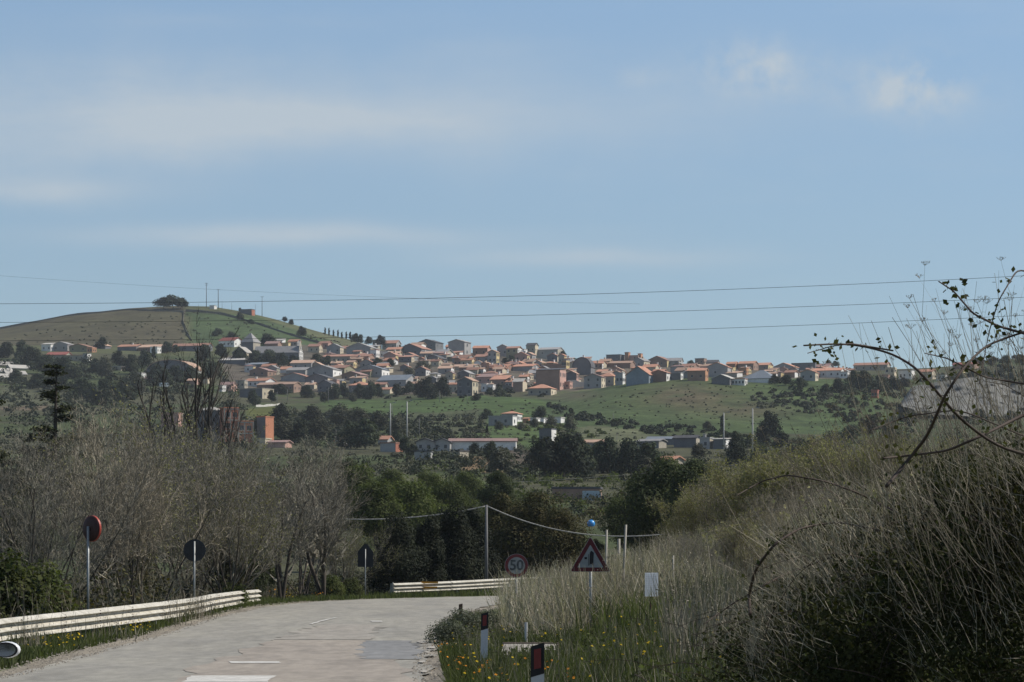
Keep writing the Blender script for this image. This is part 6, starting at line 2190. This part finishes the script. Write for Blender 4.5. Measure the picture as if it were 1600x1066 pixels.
# tall dry grass on the bank
Yd = 68 * (150 / 68) ** r1.random(64000)
dd = 1.0 + 17 * r1.random(64000) ** 1.25
Xd = lin(RIGHT_EDGE, Yd) + dd
dens = vnoise(Xd * .35, Yd * .12, 17)
kp = (dens > .3) & ((dd > 2.2) | (Yd > 80)) & (Xd / Yd * F + CX > 792)
Xd, Yd, dens = Xd[kp], Yd[kp], dens[kp]
stalks('dry_grass', Xd, Yd, (.45 + 1.35 * r1.random(len(Xd)) ** 1.3) * (.45 + .8 * dens), r1.uniform(.004, .008, len(Xd)), .55, 'straw', r1, head=.03, bend=.34)
Yc2 = r1.uniform(74, 84, 1500)
Xc2 = (r1.uniform(788, 960, 1500) - CX) / F * Yc2
stalks('tall_dry_grass', Xc2, Yc2, r1.uniform(.9, 1.75, 1500), r1.uniform(.005, .01, 1500), .3, 'straw', r1, head=.022, bend=.2)
# green clumps showing between the dry stalks
Yg = 60 * (140 / 60) ** r1.random(26000)
Xg = lin(RIGHT_EDGE, Yg) + 2.0 + 15 * r1.random(26000)
gk = vnoise(Xg * .3 + 9, Yg * .1, 23) > .42
blades('bank_grass', Xg[gk], Yg[gk], r1.uniform(.3, .95, gk.sum()), .03, .6, 'herb', r1)
# nearer pale weeds between the bank and the brambles
Yn = r1.uniform(38, 66, 4200)
Xn = r1.uniform(2.4, 9.0, 4200) * (Yn / 50)
stalks('dry_weeds', Xn, Yn, r1.uniform(.6, 1.5, len(Xn)), np.full(len(Xn), .005), .35, 'stalk', r1, head=.03)


def metric_scrub(name, X, Y, H, Wd, mat, leaf, m_, r):
    n_ = len(X)
    d = unit(n_ * m_, r)
    d[:, 2] = np.abs(d[:, 2])
    rad = (.5 + .5 * r.random(n_ * m_))[:, None] * (.8 + .4 * r.random((n_ * m_, 1)))
    c = np.repeat(np.stack([X, Y, ground_z(X, Y) - .1], -1), m_, 0)
    s_ = np.repeat(np.stack([Wd, Wd, H], -1), m_, 0)
    nn = d * .55 + unit(n_ * m_, r) * .45
    nn /= np.linalg.norm(nn, axis=1, keepdims=True)
    V, Q = leaf_quads(c + d * rad * s_, nn, leaf * r.uniform(.6, 1.3, n_ * m_), r, 1.6)
    return obj(name, np_mesh(name, V, Q, [L[mat]]), kind='stuff')


# undergrowth below the bare trees on the left
Yu = r1.uniform(82, 200, 640)
Xu = lin(LEFT_EDGE, np.minimum(Yu, 150)) - r1.uniform(3.2, 22, 640)
kk1 = r1.random(640) < .5
metric_scrub('olive_undergrowth', Xu[kk1], Yu[kk1], r1.uniform(.5, 1.9, kk1.sum()), r1.uniform(.6, 1.4, kk1.sum()), 'oaktip', .09, 190, r1)
metric_scrub('dark_undergrowth', Xu[~kk1], Yu[~kk1], r1.uniform(.5, 1.9, (~kk1).sum()), r1.uniform(.6, 1.4, (~kk1).sum()), 'far_grey', .085, 180, r1)
Yu = r1.uniform(82, 185, 9000)
Xu = lin(LEFT_EDGE, np.minimum(Yu, 150)) - r1.uniform(3.0, 22, 9000)
stalks('dry_undergrowth', Xu, Yu, r1.uniform(.6, 2.0, 9000), np.full(9000, .008), .5, 'stalk', r1, head=.05)
# behind the bend, below the junipers and oaks
Yu = r1.uniform(186, 240, 220)
Xu = r1.uniform(-14, 14, 220)
metric_scrub('bend_scrub', Xu, Yu, r1.uniform(.5, 1.6, 220), r1.uniform(.7, 1.6, 220), 'far_grey', .1, 170, r1)
# among the willows
Yu = r1.uniform(95, 165, 240)
Xu = lin(RIGHT_EDGE, np.minimum(Yu, 125)) + r1.uniform(8, 24, 240)
metric_scrub('bank_scrub', Xu, Yu, r1.uniform(.5, 1.6, 240), r1.uniform(.6, 1.4, 240), 'olive', .095, 150, r1)
# low herb tussocks at the near right
Yu = r1.uniform(34, 80, 420)
Xu = lin(RIGHT_EDGE, Yu) + r1.uniform(.7, 7.5, 420)
metric_scrub('herb_tussocks', Xu, Yu, r1.uniform(.15, .6, 420), r1.uniform(.2, .5, 420), 'herb', .04, 120, r1)


def flowers(name, X, Y, H, size, mat, r):
    n_ = len(X)
    C_ = np.stack([X, Y, ground_z(X, Y) + H], -1)
    Nn = np.stack([r.normal(size=n_) * .5, r.normal(size=n_) * .5 - .3, np.ones(n_)], -1)
    Nn /= np.linalg.norm(Nn, axis=1, keepdims=True)
    V, Q = leaf_quads(C_, Nn, size * r.uniform(.7, 1.3, n_), r, 1.0)
    V2, Q2 = leaf_quads(C_ + [0, 0, .004], Nn, size * r.uniform(.7, 1.3, n_), r, 1.0)
    return obj(name, np_mesh(name, np.concatenate([V, V2]), np.concatenate([Q, Q2 + len(V)]), [L[mat]]), kind='stuff')


def clustered(centres, spread, per, r):
    k_ = r.integers(0, len(centres), per)
    c = np.array(centres)[k_]
    return c[:, 0] + r.normal(size=per) * spread, c[:, 1] + r.normal(size=per) * spread * 3


cl = [((px - CX) / F * y, y) for px, y in ((740, 44), (745, 47), (780, 40), (800, 38), (860, 42), (720, 50), (690, 62), (700, 58), (840, 46), (880, 39))]
X, Y = clustered(cl, .16, 90, r1)
flowers('orange_flowers', X, Y, r1.uniform(.25, .45, 90), .019, 'orange', r1)
X, Y = strip_points(150, 34, 90, .4, 5.5, RIGHT_EDGE, 1, r1)
flowers('yellow_flowers', X, Y, r1.uniform(.25, .5, 150), .022, 'yellow', r1)
cl = [((px - CX) / F * y, y) for px, y in ((70, 66), (100, 69), (113, 68), (200, 80), (205, 82), (215, 81), (300, 104), (330, 110), (447, 146), (452, 146))]
X, Y = clustered(cl, .18, 100, r1)
flowers('verge_flowers', X, Y, r1.uniform(.2, .5, 100), .025, 'yellow', r1)
X, Y = clustered([((px - CX) / F * y, y) for px, y in ((494, 158), (497, 158), (440, 150))], .25, 24, r1)
flowers('verge_poppies', X, Y, r1.uniform(.3, .7, 24), .035, 'orange', r1)
# weeds reaching across the guard rail
cl = [((px - CX) / F * y, y) for px, y in ((40, 70), (48, 70), (128, 75), (186, 79), (262, 92), (272, 94), (284, 97), (296, 99), (308, 101), (318, 103))]
X, Y = clustered(cl, .22, 420, r1)
stalks('rail_weeds', X, Y, r1.uniform(.4, 1.0, 420), np.full(420, .006), .4, 'stalk', r1, head=.03)
# a stony scatter of gravel along the road edges
X1, Y1 = strip_points(3000, 40, 150, -.2, .75, LEFT_EDGE, -1, r1)
X2, Y2 = strip_points(1700, 40, 120, -.3, .5, RIGHT_EDGE, 1, r1)
X, Y = np.concatenate([X1, X2]), np.concatenate([Y1, Y2])
n_ = len(X)
s_ = r1.uniform(.01, .032, n_)
tet = np.array([[1, 1, .2], [-1, .6, .1], [.1, -1, .15], [0, .1, 1.0]])
V = np.stack([X, Y, ground_z(X, Y) + .035], -1)[:, None, :] + tet[None] * s_[:, None, None] * r1.uniform(.6, 1.4, (n_, 4, 3))
b = (np.arange(n_) * 4)[:, None]
Qt_ = np.concatenate([b + np.array([[0, 1, 3]]), b + np.array([[1, 2, 3]]), b + np.array([[2, 0, 3]])], 0)
obj('gravel', np_mesh('gravel', V.reshape(-1, 3), Qt_, [material('limestone_gravel', (.25, .225, .185), .9, .4, 4.0, island=.4)]), kind='stuff')

# ------------------------------------------------------------------ the bramble thicket close by on the right
r2 = np.random.default_rng(202)
SIL = [(1040, 1090), (1100, 1062), (1160, 1000), (1230, 905), (1300, 815), (1380, 752), (1450, 715), (1520, 690), (1600, 672), (1750, 650), (2000, 640)]


def bramble_lobes(px0, px1, n_, y0, y1):
    out = []
    for _ in range(n_):
        px = r2.uniform(px0, px1)
        Yv = r2.uniform(y0, y1)
        x = (px - CX) / F * Yv
        zt = CAMZ + (HY - lin(SIL, px)) / F * Yv - .25 * r2.random()
        zg_ = gz(x, Yv)
        if zt < zg_ + .12:
            continue
        f = r2.random() ** .7
        rz_ = r2.uniform(.22, .42)
        zc_ = zg_ + (zt - zg_) * f
        rz_ = min(rz_, max(.12, zt - zc_ + .08))
        w_ = r2.uniform(.2, .6)
        out.append((x, Yv, zc_, w_, w_, rz_))
    return out


lob = bramble_lobes(1090, 1900, 105, 23.5, 31) + bramble_lobes(1290, 1750, 70, 24, 27)
for px_b in np.arange(1150, 1800, 22):
    Yb_ = 25.5
    xb_ = (px_b - CX) / F * Yb_
    if CAMZ + (HY - lin(SIL, px_b)) / F * Yb_ - gz(xb_, Yb_) > .3:
        lob.append((xb_, Yb_, gz(xb_, Yb_) + .12, .34, .34, .3))
bx, by = (1480 - CX) / F * 26, 26.0
bram = empty('bramble_bush', (bx, by, gz(bx, by)))
Bo = np.array(bram.location)
Cc, Nn = crown_points(lob, 120000, r2, .2, .3)
V, Q = leaf_quads(Cc - Bo, Nn, r2.uniform(.011, .027, len(Cc)), r2, 1.5)
obj('foliage', np_mesh('foliage', V, Q, [L['bramble']]), bram)['kind'] = 'stuff'
# tangle of thin canes inside
S = Segs()
Rb = random.Random(77)
for _ in range(420):
    lb = lob[Rb.randrange(len(lob))]
    p = Vector((lb[0] + Rb.gauss(0, .3), lb[1] + Rb.gauss(0, .3), lb[2] + Rb.gauss(-.1, .2))) - Vector(Bo)
    d = Vector((Rb.gauss(-.4, .8), Rb.gauss(-.2, .5), Rb.uniform(0, .9))).normalized()
    rad = Rb.uniform(.0022, .005)
    for j in range(6):
        d = (d + Vector((-.06, -.02, -.16)) + Vector((Rb.gauss(0, .08), Rb.gauss(0, .08), Rb.gauss(0, .08)))).normalized()
        q = p + d * Rb.uniform(.1, .24)
        S.add(tuple(p), tuple(q), rad, rad * .92)
        rad *= .9
        p = q
V, Q = S.arrays()
obj('twigs', np_mesh('twigs', V, Q, [BARK['cane']]), bram)['kind'] = 'stuff'
CANES = [
    ([(1850, 760), (1640, 720), (1560, 700), (1500, 655), (1462, 610), (1432, 575), (1395, 553), (1350, 541), (1310, 537), (1256, 540)], 21.0, .012),
    ([(1395, 548), (1330, 537), (1300, 541), (1262, 552)], 20.9, .006),
    ([(1385, 760), (1420, 718), (1450, 680), (1475, 620), (1505, 575), (1540, 540), (1600, 518), (1700, 500)], 20.5, .0125),
    ([(1600, 521), (1560, 510), (1520, 490), (1490, 455), (1467, 440)], 20.6, .009),
    ([(1700, 610), (1600, 648), (1540, 678), (1480, 705), (1410, 713), (1380, 716)], 21.5, .013),
    ([(1172, 960), (1170, 930), (1180, 890), (1210, 850), (1250, 825), (1310, 815), (1380, 830)], 24.0, .014),
    ([(1400, 800), (1340, 770), (1290, 752), (1230, 742), (1190, 752), (1150, 775)], 24.5, .009),
    ([(1300, 870), (1220, 900), (1150, 940), (1100, 975)], 25.0, .009),
    ([(1600, 600), (1540, 590), (1480, 560), (1445, 552)], 20.8, .007),
    ([(1650, 440), (1590, 420), (1560, 470), (1545, 520), (1530, 600)], 20.7, .006),
    ([(1720, 700), (1620, 690), (1500, 640), (1420, 650), (1360, 672)], 22.0, .006),
]
leafC, leafN = [], []
for pts, Yv, rad in CANES:
    t = np.linspace(0, len(pts) - 1, 40)
    xs = np.interp(t, range(len(pts)), [a for a, _ in pts])
    ys = np.interp(t, range(len(pts)), [b for _, b in pts])
    ker = np.array([1, 2, 3, 2, 1]) / 9
    xs[2:-2] = np.convolve(xs, ker, 'valid')
    ys[2:-2] = np.convolve(ys, ker, 'valid')
    p3 = [P(a, b, Yv + .25 * math.sin(i * .25)) - Vector(Bo) for i, (a, b) in enumerate(zip(xs, ys))]
    m = MB()
    m.tube(p3, [rad * (1 - .55 * i / 39) for i in range(40)], 7)
    for i in range(2, 39, 1):                           # thorns
        a = Vector(p3[i])
        dth = Vector((Rb.gauss(0, 1), Rb.gauss(0, .5), Rb.gauss(0, 1))).normalized() * rad * 2.4
        e = Vector((rad * .5, 0, rad * .3))
        m.add([tuple(a - e), tuple(a + e), tuple(a + Vector((0, rad * .5, 0))), tuple(a + dth)], [(0, 1, 3), (1, 2, 3), (2, 0, 3)])
    obj('cane', m.mesh('cane', [BARK['cane']], True), bram)
    for i in range(0, 40):
        if Rb.random() < .34 and rad > .0055:
            for _ in range(Rb.randrange(1, 5)):
                leafC.append(np.array(p3[i]) + r2.normal(size=3) * .045)
leafC = np.array(leafC)
V, Q = leaf_quads(leafC, unit(len(leafC), r2), r2.uniform(.012, .026, len(leafC)), r2, 1.35)
obj('cane_leaves', np_mesh('cane_leaves', V, Q, [L['bramble']]), bram)['kind'] = 'stuff'
tag(bram, 'dark bramble thicket with long arching thorny canes', 'bramble')

# tall dead fennel stems leaning through the thicket
S = Segs()
heads = []
for i in range(430):
    px = Rb.uniform(1230, 1900)
    Yv = Rb.uniform(24.2, 30)
    x = (px - CX) / F * Yv
    zt = CAMZ + (HY - lin(SIL, px)) / F * Yv
    p = Vector((x, Yv, max(gz(x, Yv), zt - (.7 if px < 1420 else 1.3 if Rb.random() < .3 else .6))))
    big = px > 1350 and Rb.random() < .6
    hgt = (zt - p.z) + (Rb.uniform(.2, .55 if px < 1480 else 1.1) if big else Rb.uniform(.0, .4))
    if hgt < .3:
        continue
    d = Vector((-Rb.uniform(.0, .75), Rb.gauss(0, .15), 1)).normalized()
    rad = Rb.uniform(.003, .0062)
    nn_ = 8
    for j in range(nn_):
        d = (d + Vector((Rb.gauss(.015, .085), Rb.gauss(0, .08), .02))).normalized()
        q = p + d * (hgt / nn_ / max(d.z, .5))
        r_b = max(rad * .9, .0016)
        S.add(tuple(p), tuple(q), rad, r_b)
        if j > 4 and Rb.random() < .3:
            d2 = (d + Vector((Rb.choice((-1, 1)) * .5, Rb.gauss(0, .2), .1))).normalized()
            p2, r_2 = q, rad * .6
            for _ in range(3):
                d2 = (d2 + Vector((0, 0, .14))).normalized()
                q2 = p2 + d2 * Rb.uniform(.07, .15)
                S.add(tuple(p2), tuple(q2), r_2, r_2 * .8)
                r_2 *= .8
                p2 = q2
            heads.append(p2)
        rad = r_b
        p = q
    if big:
        heads.append(p)
for h_ in heads:                                        # dry umbels
    if Rb.random() < .5:
        for _ in range(11):
            a, e = Rb.uniform(0, 6.28), Rb.uniform(.3, 1.1)
            t_ = (h_.x + .04 * e * math.cos(a), h_.y + .04 * e * math.sin(a), h_.z + Rb.uniform(.012, .03))
            S.add(tuple(h_), t_, .0009, .0008)
            for _ in range(2):
                S.add(t_, (t_[0] + Rb.gauss(0, .007), t_[1] + Rb.gauss(0, .007), t_[2] + .008), .0016, .001)
V, Q = S.arrays()
obj('dead_fennel_weeds', np_mesh('dead_fennel_weeds', V, Q, [L['stalk']]), kind='stuff')
# fine dead twigs and leaning stems woven over the thicket's face
n_t = 3600
pxs = r2.uniform(1170, 1800, n_t)
Yt_ = r2.uniform(23.0, 27.5, n_t)
f_ = r2.random(n_t) ** .42
zt_ = CAMZ + (HY - lin(SIL, pxs)) / F * Yt_
xt_ = (pxs - CX) / F * Yt_
zg_ = ground_z(xt_, Yt_)
z0_ = zg_ + (zt_ - zg_) * np.where(pxs > 1420, f_ * .9, .35 + .6 * f_)
A0 = np.stack([xt_, Yt_, z0_], -1)
D0 = np.stack([-r2.uniform(-.15, .95, n_t), r2.normal(0, .25, n_t), r2.uniform(.2, 1.2, n_t)], -1)
D0 /= np.linalg.norm(D0, axis=1, keepdims=True)
ln_ = r2.uniform(.08, .5, n_t) * np.where(r2.random(n_t) < .12, 2.2, 1.0)
AA, BB, RA, RB = [], [], [], []
for j in range(3):
    D1 = D0 + r2.normal(0, .16, (n_t, 3))
    D1 /= np.linalg.norm(D1, axis=1, keepdims=True)
    B0 = A0 + D1 * (ln_ / 3)[:, None]
    AA.append(A0)
    BB.append(B0)
    RA.append(np.full(n_t, .0026 - .0006 * j))
    RB.append(np.full(n_t, .0020 - .0006 * j))
    A0 = B0
V, Q = ribbons(np.concatenate(AA), np.concatenate(BB), np.concatenate(RA), np.concatenate(RB), r2)
obj('dead_twigs_litter', np_mesh('dead_twigs_litter', V, Q, [L['stalk']]), kind='stuff')
S = Segs()
for i in range(150):
    px = Rb.uniform(1430, 1900)
    Yv = Rb.uniform(22.4, 24.5)
    x = (px - CX) / F * Yv
    p = Vector((x, Yv, max(gz(x, Yv), CAMZ + (HY - lin(SIL, px)) / F * Yv - Rb.uniform(.7, 1.5))))
    d = Vector((-Rb.uniform(.2, .85), Rb.gauss(0, .08), 1)).normalized()
    rad = Rb.uniform(.0018, .0036)
    ln = Rb.uniform(1.0, 2.1)
    for j in range(8):
        d = (d + Vector((Rb.gauss(.02, .06), Rb.gauss(0, .05), .03))).normalized()
        q = p + d * ln / 8
        S.add(tuple(p), tuple(q), rad, rad * .9)
        rad = max(rad * .9, .0012)
        p = q
V, Q = S.arrays()
obj('leaning_stalk_weeds', np_mesh('leaning_stalk_weeds', V, Q, [L['stalk']]), kind='stuff')
# green grass and low leaves at the foot of the thicket
Yg = r2.uniform(32, 46, 1800)
Xg = r2.uniform(1.6, 3.2, 1800) * Yg / 36
blades('thicket_grass', Xg, Yg, r2.uniform(.12, .4, 1800), .016, .6, 'herb', r2)
# ------------------------------------------------------------------ labels that single out each of many look-alikes
MARKS = [
    ('the pyramid-roofed church tower', 390, 528), ('the striped church gable', 472, 545), ('the curved pale hall', 262, 565), ('the round hilltop pines', 270, 468), ('the silo', 320, 650),
    ('the orange brick houses', 375, 662), ('the tall orange chimney', 762, 572), ('the pale blue barn', 996, 588), ('the green block house', 891, 566), ('the dark vaulted hall', 909, 572),
    ('the wide slate-roofed house', 1184, 588), ('the farmhouse', 796, 650), ('the white warehouse', 752, 694), ('the blue-roofed shed', 1030, 685), ('the quarry', 1480, 620), ('the big oak', 560, 690),
    ('the pair of lamp poles', 624, 650), ('the tallest lamp pole', 1176, 670), ('the dark gabled house', 726, 605), ('the white gambrel house', 809, 602), ('the tall brown house', 856, 592),
    ('the pale farm sheds', 20, 580), ('the white van', 257, 600), ('the tan-roofed house', 924, 694), ('the long brown building', 430, 608), ('the hilltop hut', 384, 485), ('the red-roofed house', 88, 556),
    ('the pink scrub hut', 1366, 614), ('the white terrace', 1292, 584), ('the cream block', 1390, 584), ('the tall skyline house', 713, 545), ('the olive skyline house', 800, 552), ('the slate roof', 612, 598),
    ('the orange skyline blocks', 995, 556), ('the blue-grey block', 852, 680), ('the big grey gable', 560, 550), ('the blue ball', 923, 820), ('the triangular sign', 922, 870), ('the bank top', 1330, 760)]
ORD = ['first', 'second', 'third', 'fourth', 'fifth', 'sixth', 'seventh', 'eighth', 'ninth', 'tenth', 'eleventh', 'twelfth']


def where(px, py):
    best = min(MARKS, key=lambda m: math.hypot(px - m[1], (py - m[2]) * 1.6))
    dx, dy = px - best[1], py - best[2]
    if abs(dx) >= abs(dy) * 1.2:
        rel = 'right of' if dx > 0 else 'left of'
    else:
        rel = 'below' if dy > 0 else 'above'
    dist = math.hypot(dx, dy)
    pre = 'close ' if dist < 18 and rel in ('below', 'above') else 'just ' if dist < 18 else 'far ' if dist > 70 else ''
    return f'{pre}{rel} {best[0]}'


def groups_of(items):
    d = {}
    for it in items:
        d.setdefault(it[0]['label'], []).append(it)
    return [v for v in d.values() if len(v) > 1]


for same in groups_of(REG):
    for o, base, px, py in same:
        o['label'] = f'{base}, {where(px, py)}'
for same in groups_of(REG):
    same.sort(key=lambda t: t[2])
    n = len(same)
    for i, (o, base, px, py) in enumerate(same):
        if n == 2:
            word = 'left one' if i == 0 else 'right one'
        else:
            word = 'leftmost' if i == 0 else 'rightmost' if i == n - 1 else f'{ORD[i]} from left'
        o['label'] = f"{o['label']}, {word}"
for o, base, px, py in REG:
    w = o['label'].replace(',', ' ,').split()
    if len([x for x in w if x != ',']) > 16:
        for cut in (', just ', ', close ', ', far '):
            o['label'] = o['label'].replace(cut, ', ')
        if len(o['label'].split()) > 16:
            o['label'] = o['label'].replace('mid-sized ', '')
        if len(o['label'].split()) > 16:
            o['label'] = o['label'].replace(' roof,', ',', 1)
# ------------------------------------------------------------------ the air between us and the town
hz_m = bpy.data.materials.new('air')
hz_m.use_nodes = True
hn = NG(hz_m.node_tree)
for n in list(hz_m.node_tree.nodes):
    hz_m.node_tree.nodes.remove(n)
pv = hn.new('ShaderNodeVolumePrincipled')
pv.inputs['Color'].default_value = (0.86, 0.92, 1.0, 1)
pv.inputs['Density'].default_value = 5.4e-5
ho = hn.new('ShaderNodeOutputMaterial')
hz_m.node_tree.links.new(pv.outputs[0], ho.inputs['Volume'])
hb = MB()
hb.box(-1100, 1100, -40, 2760, float(ZZ.min()) - 1.0, 205.0)
haze = obj('haze', hb.mesh('haze', [hz_m]), kind='stuff')
